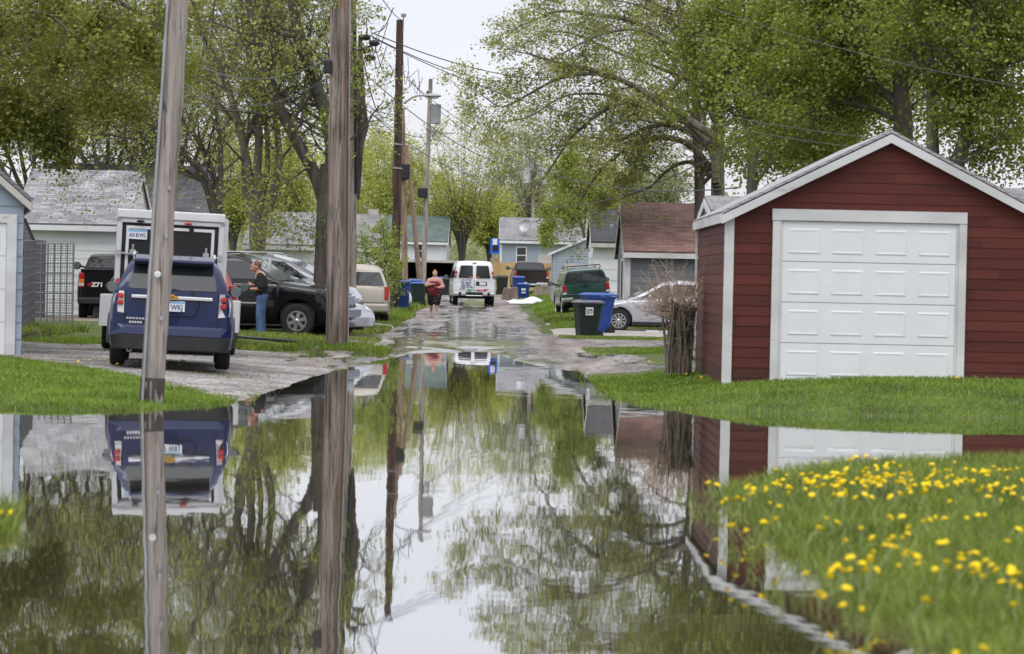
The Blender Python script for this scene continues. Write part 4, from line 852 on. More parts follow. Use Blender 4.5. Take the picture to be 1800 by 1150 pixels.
# --- light blue shed (gable slope) 
D = 135; a = W(972,447,D); gz=.6; rt = W(1040,418,D)
g = thing('shed', 'pale blue grey shed with one sloping white roof edge beside the white garage', 'shed', (a.x,D,gz)); w1 = rt.x-a.x; h0 = a.z-gz; h1 = rt.z-gz
mb = MB(); lap(mb,(0,0),(w1,0),0,[(0,h0),(1,h1)],.13); lap(mb,(0,4),(0,0),0,[(0,h0),(1,h0)],.13); lap(mb,(w1,0),(w1,4),0,[(0,h1),(1,h1)],.13); lap(mb,(w1,4),(0,4),0,[(0,h1),(1,h0)],.13); mb.build('wall', M['blue_grey_siding'], g)
s_ = (h1-h0)/w1; mb = MB(); mb.add([(-.2,-.15,h0-.2*s_+.02),(w1+.1,-.15,h1+.1*s_+.02),(w1+.1,4.2,h1+.1*s_+.02),(-.2,4.2,h0-.2*s_+.02),(-.2,-.15,h0-.2*s_+.12),(w1+.1,-.15,h1+.1*s_+.12),(w1+.1,4.2,h1+.1*s_+.12),(-.2,4.2,h0-.2*s_+.12)],[(3,2,1,0),(4,5,6,7),(0,1,5,4),(1,2,6,5),(2,3,7,6),(3,0,4,7)]); mb.build('roof', M['white_clean'], g)
MB().bb(.5,w1-.3,-.05,-.018,0,1.75).build('door', M['beige_trim'], g)
# --- white garage with black roof
g, he, w1 = slopehouse('white_garage', 'white garage with near black shingle roof left of the brown roofed garage', 'garage', 116, 1043, 1110, 424, 372, .38, 7, M['white_siding'], SH['black'], M['beige_trim'], course=.42)
# --- grey garage with brown roof
g, he, w1 = slopehouse('grey_garage', 'dark grey garage with brown shingle roof and white trim behind the silver hatchback', 'garage', 95, 1101, 1290, 440, 362, .25, 7.4, M['grey_siding'], SH['brown'], M['white_paint'], course=.22, ov=.25)
MB().bb(-.02,.14,-.045,-.016,0,he-.05).build('corner_board', M['white_paint'], g)
MB().bb(-.06,-.02,.0,3.2,0,he-.25).build('side_wall_panel', M['white_siding'], g)
MB().bb(-.075,-.064,1.1,2.1,0,2.0).build('door', M['dark'], g)
for k,(u,v) in enumerate(((1083,375),(1080,396))):
    p = W(u,v,97); fl = thing('floodlight', ['upper','lower'][k]+' small white floodlight on the gable of the brown roofed garage', 'floodlight', p); MB().disc((-.05,-.05,0),(-.6,-.6,-.4),[(0,.03),(.1,.07),(.12,.07)],10).build('lamp_head', M['white_clean'], fl); MB().tube([(0,0,0),(.35,.2,-.12)],.02,5).build('arm', M['steel'], fl)
# --- small grey roofs peeking over the red garage
g, he, w1 = slopehouse('background_house', 'house with pale grey roof peeking out at the left eave of the red garage', 'house', 66, 1256, 1330, 372, 352, .2, 4, M['white_siding'], shingle('shingle_peek',(.36,.36,.37),(.3,.3,.31)), course=.2)
g, he, w1 = slopehouse('background_house', 'house with grey roof peeking out past the right slope of the red garage', 'house', 66, 1690, 1900, 372, 338, .2, 5, M['white_siding'], SH['grey'], course=.2)
# --- cedar fences
def fence(name, label, D, u0, u1, vt, gz, bw=.14, m='cedar'):
    a, b = W(u0,vt,D), W(u1,vt,D); r = thing(name, label, 'fence', (a.x,D,gz)); n = int((b.x-a.x)/bw); mb = MB(); rd = random.Random(3)
    for i in range(n): mb.bb(i*bw+.004,(i+1)*bw-.004,-.02+rd.random()*.006,0,0,a.z-gz+rd.uniform(-.02,.02))
    mb.build('boards', M[m], r); q = MB()
    for z in (.4,(a.z-gz)*.8): q.bb(0,n*bw,.005,.05,z,z+.09)
    q.build('rails', M[m], r)
fence('wooden_fence', 'new yellow cedar board fence behind the white van', 186, 866, 975, 461, .9)
fence('wooden_fence', 'short higher piece of cedar fence between van and pale blue house', 196, 862, 886, 453, 1.0)
# --- basketball hoop
p = W(870,432,188); r = thing('basketball_hoop', 'blue and white basketball backboard on a pole behind the fence', 'basketball hoop', (p.x,188,1.0)); z = p.z-1.0
MB().tube([(0,.4,0),(0,.4,z+.2)],.05,8).build('pole', M['steel'], r); MB().bb(-.28,.28,0,.05,z-.5,z+.45).build('backboard', mat('board_blue',(.02,.12,.6),.4), r)
MB().bb(-.14,.14,-.012,-.004,z+.05,z+.42).build('target_square', M['white_clean'], r); MB().bb(-.14,.2,-.014,-.006,z-.35,z+.04).build('dark_panel', M['dark'], r); MB().tube([(0,.05,z-.2),(0,.38,z-.3)],.04,6).build('bracket', M['steel'], r)
# --- wire kennel gate panels at the left
def cage(name, label, D, u0, u1, vt, gz, D1=None, gap=.06, hz=9, vz=7):
    a = W(u0,vt,D); b = W(u1,vt,D1 or D); r = thing(name, label, 'fence panel', (a.x,D,gz)); d = Vector((b.x-a.x,(D1 or D)-D,0)); h = a.z-gz; mb = MB(); h2 = b.z-gz
    for i in range(vz+1): t = i/vz; mb.tube([d*t, d*t+Vector((0,0,h+(h2-h)*t))], .022, 6)
    for i in range(hz+1): z = .05+(h-.05)*i/hz; z2=.05+(h2-.05)*i/hz; mb.tube([Vector((0,0,z)), d+Vector((0,0,z2))], .016, 5)
    mb.build('frame', M['galv_dark'], r); q = MB(); n = int(d.length/gap)
    for i in range(n): t = (i+.5)/n; q.tube([d*t+Vector((0,-.01,0)), d*t+Vector((0,-.01,h+(h2-h)*t))], .006, 3, False)
    for i in range(int(h/gap)): q.tube([Vector((0,-.01,i*gap)), d+Vector((0,-.01,i*gap*h2/h))], .006, 3, False)
    q.build('mesh', M['galv_dark'], r); return r
cage('wire_gate', 'galvanised wire mesh kennel panels standing in tall weeds', 78, 62, 130, 428, .2, hz=8, vz=6)
cage('wire_gate', 'dark dense wire mesh panel standing edge on beside the blue garage', 64, 40, 62, 424, .2, D1=76, gap=.045, hz=10, vz=8)
g = MB(); p = W(42,388,80); rr = thing('shed', 'narrow dark grey shed end just behind the blue garage', 'shed', (W(20,500,86).x,86,.2)); w1 = W(57,420,86).x-W(20,500,86).x; h0=W(57,421,86).z-.2; h1=W(44,386,86).z-.2
mb = MB(); lap(mb,(0,0),(w1,0),0,[(0,h1-.1),(.62,h1),(1,h0)],.12); lap(mb,(w1,0),(w1,2.5),0,[(0,h0),(1,h0)],.12); lap(mb,(0,2.5),(0,0),0,[(0,h1),(1,h1)],.12); mb.build('wall', mat('dark_siding',(.16,.16,.175),.8), rr)
mb = MB(); mb.tube([(w1*.62,-.06,h1+.03),(w1+.08,-.06,h0-.08)],.045,4); mb.build('trim', M['black_plastic'], rr)
# ------------------------------------------------------------------ utility poles and lines
def pole(label, base_uv, D, top_uv, r0, r1, m, gz=None, name='utility_pole', Dt=None, rough=True):
    b = W(*base_uv, D); gz = H(b.x, D) if gz is None else gz; top = W(*top_uv, Dt or D); root = thing(name, label, 'utility pole', (b.x,D,gz))
    tp = top-Vector((b.x,D,gz)); n = 24; mb = MB(); rd = random.Random(int(base_uv[0])); P = [tp*(i/n)+Vector((rd.gauss(0,.006),rd.gauss(0,.006),0)) for i in range(n+1)]; P[0].z -= .5
    mb.tube(P, [r0+(r1-r0)*i/n+rd.gauss(0,.002) for i in range(n+1)], 16); mb.build('shaft', m, root, smooth=True, angle=50)
    return root, tp
def band(root, tp, r, t0, t1, m, name, off=(0,0)):
    a, b = tp*t0, tp*t1; return MB().tube([a+Vector((*off,0)), b+Vector((*off,0))], r, 12).build(name, m, root, smooth=True, angle=50)
P1, t1 = pole('near leaning weathered grey pole standing at the water edge in front of the blue vehicle', (266,705), 36.2, (318,-90), .142, .128, M['pole_grey'])
band(P1, t1, .148, -.02, .055, mat('wet_wood',(.06,.045,.04),.5,var=.4,vscale=6,stretch=(3,3,.4)), 'wet_foot')
MB().tube([Vector((-.1,-.135,-.3)), t1*.3+Vector((-.1,-.13,0)), t1*.58+Vector((-.1,-.12,0)), t1+Vector((-.1,-.12,0))],.017,8).build('conduit', M['galv'], P1, smooth=True)
q = W(277,483,36)-Vector(P1.location); MB().disc((q.x,q.y,q.z),(0,-1,0),[(-.02,.04),(.0,.04),(.012,.03)],12).build('tag', M['white_clean'], P1)
for k,(u,v) in enumerate(((297,330),(291,415),(283,560))):
    q = W(u,v,36)-Vector(P1.location); MB().box((q.x,-.14,q.z),(.03,.02,.05)).build('staple', M['steel'], P1)
P2, t2 = pole('thick cut off weathered pole with flat top and orange stained edge', (588,598), 62, (593,16), .175, .145, M['pole_mixed'], gz=.25)
P2b, t2b = pole('tall pole with reddish wood standing right behind the thick cut off pole', (601,600), 62.6, (605,-80), .12, .115, M['pole_orange'], gz=.2)
MB().tube([(.13,-.08,-.2), t2b+Vector((.12,-.06,0))],.02,8).build('conduit', M['galv'], P2b, smooth=True)
P3, t3 = pole('tall grey pole behind and right of the thick cut off pole', (617,560), 84, (618,-80), .155, .13, M['pole_grey'])
P4, t4 = pole('dark brown pole standing beside the beige minivan', (694,552), 118, (703,35), .185, .14, M['pole_brown'])
P5, t5 = pole('orange brown pole just right of the dark brown pole', (713,515), 136, (707,190), .145, .11, M['pole_orange'])
P6, t6 = pole('slim leaning stub pole between the orange brown pole and the transformer pole', (742,505), 149, (715,255), .13, .09, M['pole_orange'])
P7, t7 = pole('slim grey pole carrying a cylindrical transformer', (743,507), 152, (757,139), .14, .1, M['pole_grey'])
pc = W(766,200,152)-Vector(P7.location)
MB().disc((pc.x,-.1,pc.z-.5),(0,0,1),[(0,.2),(.03,.26),(.9,.26),(.94,.28),(.97,.22),(1.0,.05)],18).build('transformer', M['galv'], P7, smooth=True)
MB().bb(pc.x-.05,pc.x+.9,-.2,-.1,pc.z-1.0,pc.z-.93).build('bracket', M['steel'], P7)
mb = MB(); rd = random.Random(5)
def loops(name, root, c, spread, n, r=.015):
    mb = MB()
    for i in range(n):
        a = Vector(c)+Vector((rd.uniform(-spread,spread)*.3,0,rd.uniform(-.2,.4))); b = Vector(c)+Vector((rd.uniform(-spread,spread),rd.uniform(-.3,.3),rd.uniform(-spread,spread)*.8)); m_ = (a+b)/2+Vector((0,0,-spread*rd.uniform(.2,.8)))
        mb.tube(catmull([a,m_,b],6), r, 4)
    mb.build(name, M['black_plastic'], root)
loops('cables', P7, (pc.x-.3,-.1,pc.z-1.1), 1.1, 7); MB().box((-.18+t7.x*.5,-.2,t7.z*.49),(.5,.35,.5)).build('junction_box', M['black_plastic'], P7, bevel=.05)
loops('cables', P3, (.6,-.2,W(640,75,84).z), 1.0, 9, .014); loops('cables', P5, (.2,-.2,W(710,140,136).z-.3), 1.3, 8, .015)
mb = MB(); q = W(636,70,84)-Vector(P3.location); mb.tube([(q.x-.2,-.1,q.z+.5),(q.x-.05,-.1,q.z-4.2)],.05,8); mb.build('standpipe', M['black_plastic'], P3)
mb = MB(); 
for dx_,dz_ in ((.1,.05),(.35,-.1),(.25,-.5),(.1,-.3)): mb.ell((q.x+dx_,-.2,q.z+dz_),(.16,.12,.09),8,5)
mb.tube([(q.x-.3,-.15,q.z-.35),(q.x+.5,-.15,q.z-.1)],.03,5); mb.build('insulators', M['black_plastic'], P3, smooth=True)
q = W(641,215,84)-Vector(P3.location); MB().tube([(.08,.3,q.z+2.4),(.12,.3,q.z+.6),(.2,.3,q.z-.1),(.14,.3,q.z-.6),(.1,.3,q.z-2.1)],[.05,.14,.17,.1,.06],8).build('pole_edge_shade', M['bark_dark'], P3, smooth=True)  # dark strip modelled for the shadowed edge of the grey pole
q = W(577,118,62)-Vector(P2.location); MB().box((q.x,-.15,q.z),(.16,.14,.28)).build('junction_box', M['black_plastic'], P2, bevel=.03)
q = W(712,35,118)-Vector(P4.location); MB().tube([(t4.x+.12,-.05,t4.z-.5),(t4.x+.14,-.05,t4.z+.12)],.03,6).disc((t4.x+.14,-.05,t4.z+.1),(0,0,1),[(0,.09),(.12,.11),(.16,.03)],10).build('pin_insulator', M['steel'], P4)
for k,v in enumerate((255,297)): q = W(690,v,118)-Vector(P4.location); MB().disc((t4.x*q.z/t4.z,0,q.z),(.1,0,1),[(0,.19),(.06,.19)],16).build('strap', M['galv'], P4)
q = W(712,302,136)-Vector(P5.location); MB().box((q.x,-.2,q.z),(.45,.3,.7)).build('junction_box', M['black_plastic'], P5, bevel=.05)
# street lamp on the orange brown pole
p0 = W(710,182,135.6); p1 = W(728,170,135); p2 = W(745,168,134); p3 = W(774,169,133.6)
lp = thing('street_lamp', 'grey cobra head street lamp on a curved arm above the alley', 'street lamp', p0)
MB().tube(catmull([(0,0,0),p1-p0,p2-p0],6),.04,8).build('arm', M['galv'], lp, smooth=True)
d_ = p3-p2; c_ = (p2+p3)/2-p0; MB().ell(c_,(d_.length/2,.16,.1),12,8).build('lamp_head', M['galv'], lp, smooth=True); MB().ell(c_+Vector((.1,0,-.06)),(.2,.12,.08),10,6).build('lens', M['clear_lens'], lp, smooth=True); MB().disc(c_+Vector((-.2,0,.08)),(0,0,1),[(0,.05),(.12,.05)],8).build('photocell', M['black_plastic'], lp)
# far poles
for (u,v0,v1,D,lab,bx) in ((938,400,278,205,'far pole with two pale boxes above the blue house',True),(974,400,323,225,'thin far pale pole behind the bright hanging branch',False),(1094,400,296,215,'far dark pole above the brown roofed garage',False)):
    r,tp = pole(lab,(u,v0),D,(u,v1),.13 if not bx else .17,.1,M['pole_grey'],gz=2.5)
    if bx:
        for s_ in (-1,1): MB().disc((s_*.5,-.1,tp.z-1.7),(0,0,1),[(0,.3),(1.0,.3),(1.05,.1)],14).build('transformer', M['alum'], r, smooth=True)
        MB().bb(-.9,.9,-.06,.06,tp.z-.55,tp.z-.43).build('crossarm', M['pole_grey'], r)
M['wire'] = mat('wire', (.08,.08,.085), .6)
wires = [((650,62),84,(930,150),112,.3,'lower twin line just under the upper one sweeping right from the tall grey pole',.02),((655,58),84,(960,140),110,.25,'upper twin line sweeping right from the tall grey pole',.022),((655,66),84,(1340,225),100,.9,'long sagging line from the tall grey pole to the maples',.018),
 ((700,135),136,(560,100),62,.5,'slack line between the orange brown pole and the thick poles',.02),((716,135),136,(1300,330),70,1.6,'lowest long line crossing in front of the spreading tree',.02),
 ((716,140),136,(1000,300),150,.6,'line falling from the orange brown pole toward the blue house',.02),((757,225),152,(1300,250),60,2.4,'line from the transformer pole passing before the brown roof',.018),
 ((757,228),152,(960,330),200,1.,'line from the transformer pole to the far boxes',.022),((1240,10),50,(1850,160),44,.15,'uppermost line across the maples over the red garage',.007),
 ((1240,196),55,(1560,245),50,.05,'middle line across the maples left of the red garage',.007),((1240,215),55,(1540,262),50,.05,'lower line across the maples left of the red garage',.007),((1600,255),50,(1860,275),47,.2,'line leaving the red garage roof to the right',.007),((1640,282),50,(1860,300),47,.2,'lowest line behind the right slope of the red garage roof',.007),
 ((578,104),62,(300,80),75,.6,'line running left from the thick poles into the trees',.018),((610,110),62,(310,135),75,.8,'second line running left from the thick poles',.015),((705,35),118,(640,-60),80,.2,'line rising from the top of the dark brown pole',.02),
 ((630,120),84,(1100,215),200,3,'faint middle line running far to the right',.02),((630,180),84,(960,260),200,2,'faint lower line running far to the right',.02),((640,190),84,(757,240),152,.3,'short line from the grey pole to the transformer pole',.018),
 ((640,110),84,(700,140),136,1.6,'drooping slack cable between the tall grey pole and the brown pole',.025),((700,255),118,(757,240),152,.8,'slack white cable beside the leaning stub pole',.02)]
for (a,Da,b,Db,sag,lab,r) in wires:
    p, q = W(*a,Da), W(*b,Db); P = []
    for i in range(25):
        t = i/24; P.append(p.lerp(q,t)-p-Vector((0,0,sag*4*t*(1-t))))
    rt = MB().tube(P, r*.75, 5).build('power_line', M['wire'], smooth=True); rt.location = p; tag(rt, lab, 'power line', 'power lines over the alley')
# ------------------------------------------------------------------ vehicles
def ip(L_, y): return float(np.interp(y, [a for a,b in L_], [b for a,b in L_]))
class Car:
    """vehicle with its rear at y=0 and nose at y=L (shifted to centre), built from lofted body, cabin, glass, wheels"""
    def __init__(s, name, label, cat, loc, rz, L, hw, body, roof, wheels, wr, paint, zb=.3, ww=.22, hwb=None, taper=.3, plan=None, arch=.07, group=None, ry=0, rim='alloy', spokes=6, rimr=.62, cat_only=False, tyre_side=None, cladding=None, under=True):
        s.L, s.hw, s.body, s.roof, s.wh, s.wr, s.zb = L, hw, body, roof, wheels, wr, zb; s.hwb = hwb or hw*.93; s.taper = taper; s.paint = paint
        s.off = (0, -L/2, 0); s.root = thing(name, label, cat, loc, rz, group, ry=ry)
        s.plan = plan or [(0,.9),(.05,.95),(.2,1),(L-.5,1),(L-.15,.93),(L-.04,.82),(L,.72)]
        ys = set([0,.02,.06,.12,.2,.35] + [L-.6,L-.4,L-.25,L-.13,L-.06,L-.02,L] + list(np.linspace(.4,L-.6,16)) + [a for a,b in body])
        R_ = wr+arch
        for w in wheels:
            for k in range(13): ys.add(w - R_*math.cos(math.pi*k/12))
        ys = sorted(y for y in ys if 0 <= y <= L)
        def zlow(y):
            z = zb + .1*max(0,1-y/.25) + .08*max(0,(y-L+.35)/.35)
            for w in wheels:
                if abs(y-w) < R_: z = max(z, wr + math.sqrt(max(0,R_*R_-(y-w)**2)))
            return z
        lv = [(0,.95),(.06,.985),(.3,1),(.62,.995),(.85,.965),(.95,.935),(1,.89)]
        V = []; n = None
        for y in ys:
            zl, zt, w = zlow(y), ip(body,y), hw*ip(s.plan,y); zl = min(zl, zt-.08)
            rg = [(w*f, y, zl+(zt-zl)*t) for t,f in lv] + [(w*.6,y,zt+.02),(w*.25,y,zt+.03)]
            rg = rg + [(-x,y,z) for x,_,z in reversed(rg)]; n = len(rg); V += rg
        mb = MB(s.off); m = len(ys); fs = []
        for i in range(m-1):
            for k in range(n): fs.append((i*n+k, i*n+(k+1)%n, (i+1)*n+(k+1)%n, (i+1)*n+k))
        h = n//2
        for k in range(h-1):
            fs.append((k, n-1-k, n-2-k, k+1)); e_ = (m-1)*n; fs.append((e_+k+1, e_+n-2-k, e_+n-1-k, e_+k))
        mb.add(V, fs); s.bodyo = mb.build('body', paint, s.root, smooth=True, angle=40)
        # cabin
        if roof:
            y0, y1 = roof[0][0], roof[-1][0]; s.bz = lambda y: ip(body, min(max(y,0),L))
            ys2 = sorted(set(list(np.linspace(y0,y1,26)) + [a for a,b in roof])); V = []
            for y in ys2:
                b = s.bz(y)-.03; zt = max(ip(roof,y), b+.012); hgt = zt-b; w0, w1 = s.hwb, s.wx(zt)
                c = min(.08, hgt*.35); cr = 1 if abs(ip(roof,y+.02)-ip(roof,y-.02)) < .012 else .05
                rg = [(w0,y,b),(s.wx(b+hgt*.5),y,b+hgt*.5),(s.wx(zt-c),y,zt-c),(w1-.02-c*.2,y,zt-c*.25),(w1-.1,y,zt+.002*cr),(w1*.5,y,zt+.025*cr),(w1*.15,y,zt+.03*cr)]
                V += rg + [(-x,y_,z) for x,y_,z in reversed(rg)]
            n = 14; mb = MB(s.off); m = len(ys2); fs = [(i*n+k, i*n+(k+1)%n, (i+1)*n+(k+1)%n, (i+1)*n+k) for i in range(m-1) for k in range(n)]
            for k in range(6): fs.append((k, n-1-k, n-2-k, k+1)); e_=(m-1)*n; fs.append((e_+k+1,e_+n-2-k,e_+n-1-k,e_+k))
            mb.add(V, fs); mb.build('cabin', paint, s.root, smooth=True, angle=35)
        # dark underside and wheel wells
        if under:
            mb = MB(s.off); mb.bb(-hw*.7,hw*.7,.25,L-.3,max(.16,zb-.08),zb+.1)
            for w in wheels: mb.bb(-hw*.93,hw*.93,w-wr-.02,w+wr+.02,zb+.02,wr*2+.02)
            mb.build('underside', M['dark'], s.root)
            mb = MB(s.off)
            for w in wheels: mb.tube([(-hw+.12,w,wr),(hw-.12,w,wr)],.04,6)
            mb.build('axles', M['dark'], s.root)
        for w in wheels:
            for sg in (-1,1): s.wheel(sg, w, wr, ww, rim, spokes, rimr)
        if cladding:
            for sg in (-1,1):
                for w in wheels:
                    P = [(sg*(hw+.004), w-R_*1.03*math.cos(math.pi*k/12), wr+R_*1.03*math.sin(math.pi*k/12)) for k in range(13)]
                    MB(s.off).tube(P,.035,5).build('arch_trim', M[cladding], s.root)
                MB(s.off).bb(sg*(hw-.04),sg*(hw+.012),wheels[0]+R_,wheels[1]-R_,zb,zb+.16).build('cladding', M[cladding], s.root)
    def wx(s, z): return s.hwb - s.taper*max(0, z - s.belt0())
    def belt0(s): return ip(s.body, (s.roof[0][0]+s.roof[-1][0])/2)
    def wheel(s, sg, y, r, w, rim, sp, rr):
        x = sg*(s.hw-.02-w/2); mb = MB(s.off); mb.disc((x,y,r),(sg,0,0),[(-w/2,r*.6),(-w/2,r*.9),(-w/2+.03,r),(w/2-.03,r),(w/2,r*.93),(w/2+.005,r*.75),(w/2-.01,r*rr)],26)
        t = mb.build('wheel', M['rubber'], s.root, smooth=True, angle=30)
        xo = x+sg*(w/2-.0); mb = MB(s.off); R0 = r*rr
        mb.disc((x,y,r),(sg,0,0),[(w/2-.055,R0*.99),(w/2-.05,R0*.99),(w/2-.02,R0*.2)],4) if False else None
        n = 26; b = len(mb.v)
        for (a_, q) in ((w/2-.02,R0*1.02),(w/2+.004,R0*1.0),(w/2+.004,R0*.88),(w/2-.05,R0*.84)):
            for k in range(n): an = 2*math.pi*k/n; mb.v.append((x+sg*a_, y+q*math.cos(an), r+q*math.sin(an)))
        for i in range(3):
            for k in range(n): mb.f.append((b+i*n+k,b+i*n+(k+1)%n,b+(i+1)*n+(k+1)%n,b+(i+1)*n+k))
        for k in range(sp):
            an = 2*math.pi*k/sp+.3
            for da in ((-.0,) if sp < 9 else (0,)):
                c, s_ = math.cos(an), math.sin(an); tw = R0*(.15 if sp <= 6 else .09)
                P = [(x+sg*(w/2+.0), y+c*R0*.12-s_*tw, r+s_*R0*.12+c*tw),(x+sg*(w/2+.0), y+c*R0*.12+s_*tw, r+s_*R0*.12-c*tw),(x+sg*(w/2-.005), y+c*R0*.9+s_*tw*1.2, r+s_*R0*.9-c*tw*1.2),(x+sg*(w/2-.005), y+c*R0*.9-s_*tw*1.2, r+s_*R0*.9+c*tw*1.2)]
                mb.panel(P,.03,(sg,0,0))
        mb.disc((xo-sg*.03,y,r),(sg,0,0),[(0,R0*.24),(.03,R0*.22),(.045,R0*.12)],14)
        mb.build('rim', M[rim], t, smooth=True, angle=35)
    def part(s, name, m, fn, smooth=False, bevel=0, label=None, parent=None):
        mb = MB(s.off); fn(mb); return mb.build(name, M[m] if isinstance(m,str) else m, parent or s.root, smooth=smooth, bevel=bevel, label=label)
    def side_glass(s, polys, m='glass', sides=(-1,1), trim=True):
        for sg in sides:
            for P in polys: s.part('side_window', m, lambda mb: mb.panel([(sg*(s.wx(z)+.010), y, z) for y,z in P], .012, (sg,0,.2)))
    def end_glass(s, name, y0,z0,y1,z1, k0=.9,k1=.86, m='glass', out=-1, lift=.012, x0=None, x1=None):
        """glass on the slanted rear (out=-1) or windshield (out=1); from bottom (y0,z0) to top (y1,z1)"""
        if x0 is None or True:
            R2 = s.roof if out < 0 else s.roof[::-1]; zs = [b for a,b in R2]; kmax = zs.index(max(zs))+1
            y0 = float(np.interp(z0, zs[:kmax], [a for a,b in R2][:kmax])); y1 = float(np.interp(z1, zs[:kmax], [a for a,b in R2][:kmax]))
        w0, w1 = s.wx(z0)*k0, s.wx(z1)*k1; nv = Vector((0, out*abs(z1-z0), abs(y1-y0))).normalized()*lift
        xa0, xb0 = (-w0,w0) if x0 is None else (x0[0],x0[1]); xa1, xb1 = (-w1,w1) if x0 is None else (x1[0],x1[1])
        P = [(xa0,y0,z0),(xb0,y0,z0),(xb1,y1,z1),(xa1,y1,z1)]; cr = .06; Q = []
        P = [Vector(p)+nv for p in P]
        for i in range(4):
            a, b, c = P[i-1], P[i], P[(i+1)%4]; Q += [b+(a-b).normalized()*cr, b+((a-b).normalized()+(c-b).normalized())*cr*.22, b+(c-b).normalized()*cr]
        return s.part(name, m, lambda mb: mb.panel(Q, .01, tuple(nv)))
    def mirrors(s, y, z, m='black_plastic', sides=(-1,1), sx_=.12, sz=.09, out=.1):
        for sg in sides:
            def f(mb): mb.ell((sg*(s.hw+out),y,z),(sx_,.07,sz),12,8); mb.tube([(sg*(s.hwb-.02),y+.05,z-.06),(sg*(s.hw+.05),y+.02,z-.02)],.03,6)
            o = s.part('mirror', m, f, smooth=True)
            s.part('mirror_glass', 'glass_pale', lambda mb: mb.disc((sg*(s.hw+out),y-.062,z),(0,-1,0),[(0,sx_*.72),(.008,sx_*.7)],14), parent=o)
    def lines(s, L_, w=.012):
        """door seams on both sides: polylines of (y,z)"""
        def f(mb):
            for sg in (-1,1):
                for P in L_: mb.tube([(sg*(s.sx(z,y)-.004),y,z) for y,z in P], w*.6, 4)
        s.part('door_seams', 'dark', f)
    def sx(s, z, y):
        zt = ip(s.body,y)
        if z > zt-.02: return s.wx(z)+.004
        t = (z-s.zb)/(zt-s.zb); return s.hw*ip(s.plan,y)*float(np.interp(t,[0,.06,.3,.62,.85,.95,1],[.95,.985,1,.995,.965,.935,.89]))+.003
def plate(s, x, y, z, txt, w=.305, h=.155, size=.1):
    o = s.part('licence_plate', 'plate', lambda mb: mb.bb(x-w/2,x+w/2,y-.012,y,z-h/2,z+h/2))
    s.part('plate_band', 'plate_sky', lambda mb: mb.bb(x-w/2+.004,x+w/2-.004,y-.014,y-.0125,z+h*.27,z+h/2-.004), parent=o)
    if txt: text('plate_text', txt, size, (x, y-.0135+s.off[1], z-.02), M['plate_ink'], o, depth=.001, sx_=.82, font_bold=.002)
    return o
def rear(u, v, D, yaw, L, z):
    p = W(u,v,D); return Vector((p.x-math.sin(yaw)*L/2, D+math.cos(yaw)*L/2, z))
def face_rz(x, y): return math.atan2(-x, y)   # yaw that points the nose straight away from the camera
# 1 -- blue SUV
D = 45.6; p = W(298,640,D); zg = .135
c = Car('suv', 'dark blue SUV parked with its tail to the camera behind the near leaning pole', 'car', rear(297,640,D,face_rz(p.x,D)-R(.5),4.75,zg), face_rz(p.x,D)-R(.5), 4.75, .92,
        [(0,.62),(.015,1.0),(.05,1.13),(.2,1.17),(3.2,1.1),(3.5,1.05),(4.5,.86),(4.75,.62)], [(.05,1.14),(.3,1.56),(.42,1.62),(1.2,1.66),(2.5,1.64),(2.9,1.55),(3.6,1.1)], [.95,3.8], .345, M['blue_paint'], zb=.3, taper=.42, hwb=.845, ry=R(1.6), ww=.225, cladding='black_plastic')
c.end_glass('rear_window', .085,1.17,.285,1.52, .8,.86)
c.part('spoiler', 'blue_paint', lambda mb: mb.add([(-.6,.08,1.575),(.6,.08,1.575),(.62,.5,1.62),(-.62,.5,1.62),(-.58,.1,1.625),(.58,.1,1.625),(.6,.55,1.69),(-.6,.55,1.69)],[(3,2,1,0),(4,5,6,7),(0,1,5,4),(1,2,6,5),(2,3,7,6),(3,0,4,7)]), bevel=.02)
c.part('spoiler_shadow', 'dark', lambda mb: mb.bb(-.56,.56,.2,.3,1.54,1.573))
c.side_glass([[(.55,1.24),(1.35,1.22),(1.35,1.54),(.62,1.52)],[(1.45,1.22),(2.3,1.2),(2.3,1.56),(1.45,1.55)],[(2.4,1.2),(3.25,1.17),(2.75,1.54),(2.4,1.56)]])
c.end_glass('windshield', 3.5,1.17,2.95,1.52, out=1)
[c.part('roof_rail','alum', lambda mb: mb.tube([(sg*.6,.6,1.66),(sg*.6,.8,1.715),(sg*.6,2.4,1.72),(sg*.6,2.6,1.66)],.018,6)) for sg in (-1,1)]
c.part('tailgate_seam','dark', lambda mb: [mb.tube([(-.68,-.001,.62),(-.71,-.001,.9),(-.70,.0,1.08),(-.68,.06,1.17)],.008,4), mb.tube([(.68,-.001,.62),(.71,-.001,.9),(.70,.0,1.08),(.68,.06,1.17)],.008,4), mb.tube([(-.68,-.002,.62),(0,-.002,.6),(.68,-.002,.62)],.01,4)])
c.part('chrome_bar','chrome', lambda mb: mb.bb(-.6,.6,-.045,.02,1.03,1.085), bevel=.012)
c.part('badge','gold', lambda mb: [mb.bb(-.09,.09,-.06,-.045,1.045,1.085), mb.bb(-.035,.035,-.06,-.045,1.025,1.105)], bevel=.005)
plate(c, .04, -.02, .935, '7 WKJ', size=.11)
c.part('plate_recess','blue_paint', lambda mb: mb.tube([(-.36,-.01,1.0),(-.34,-.012,.83),(-.28,-.012,.8),(.3,-.012,.8),(.36,-.012,.83),(.4,-.01,1.0)],.014,6), smooth=True)
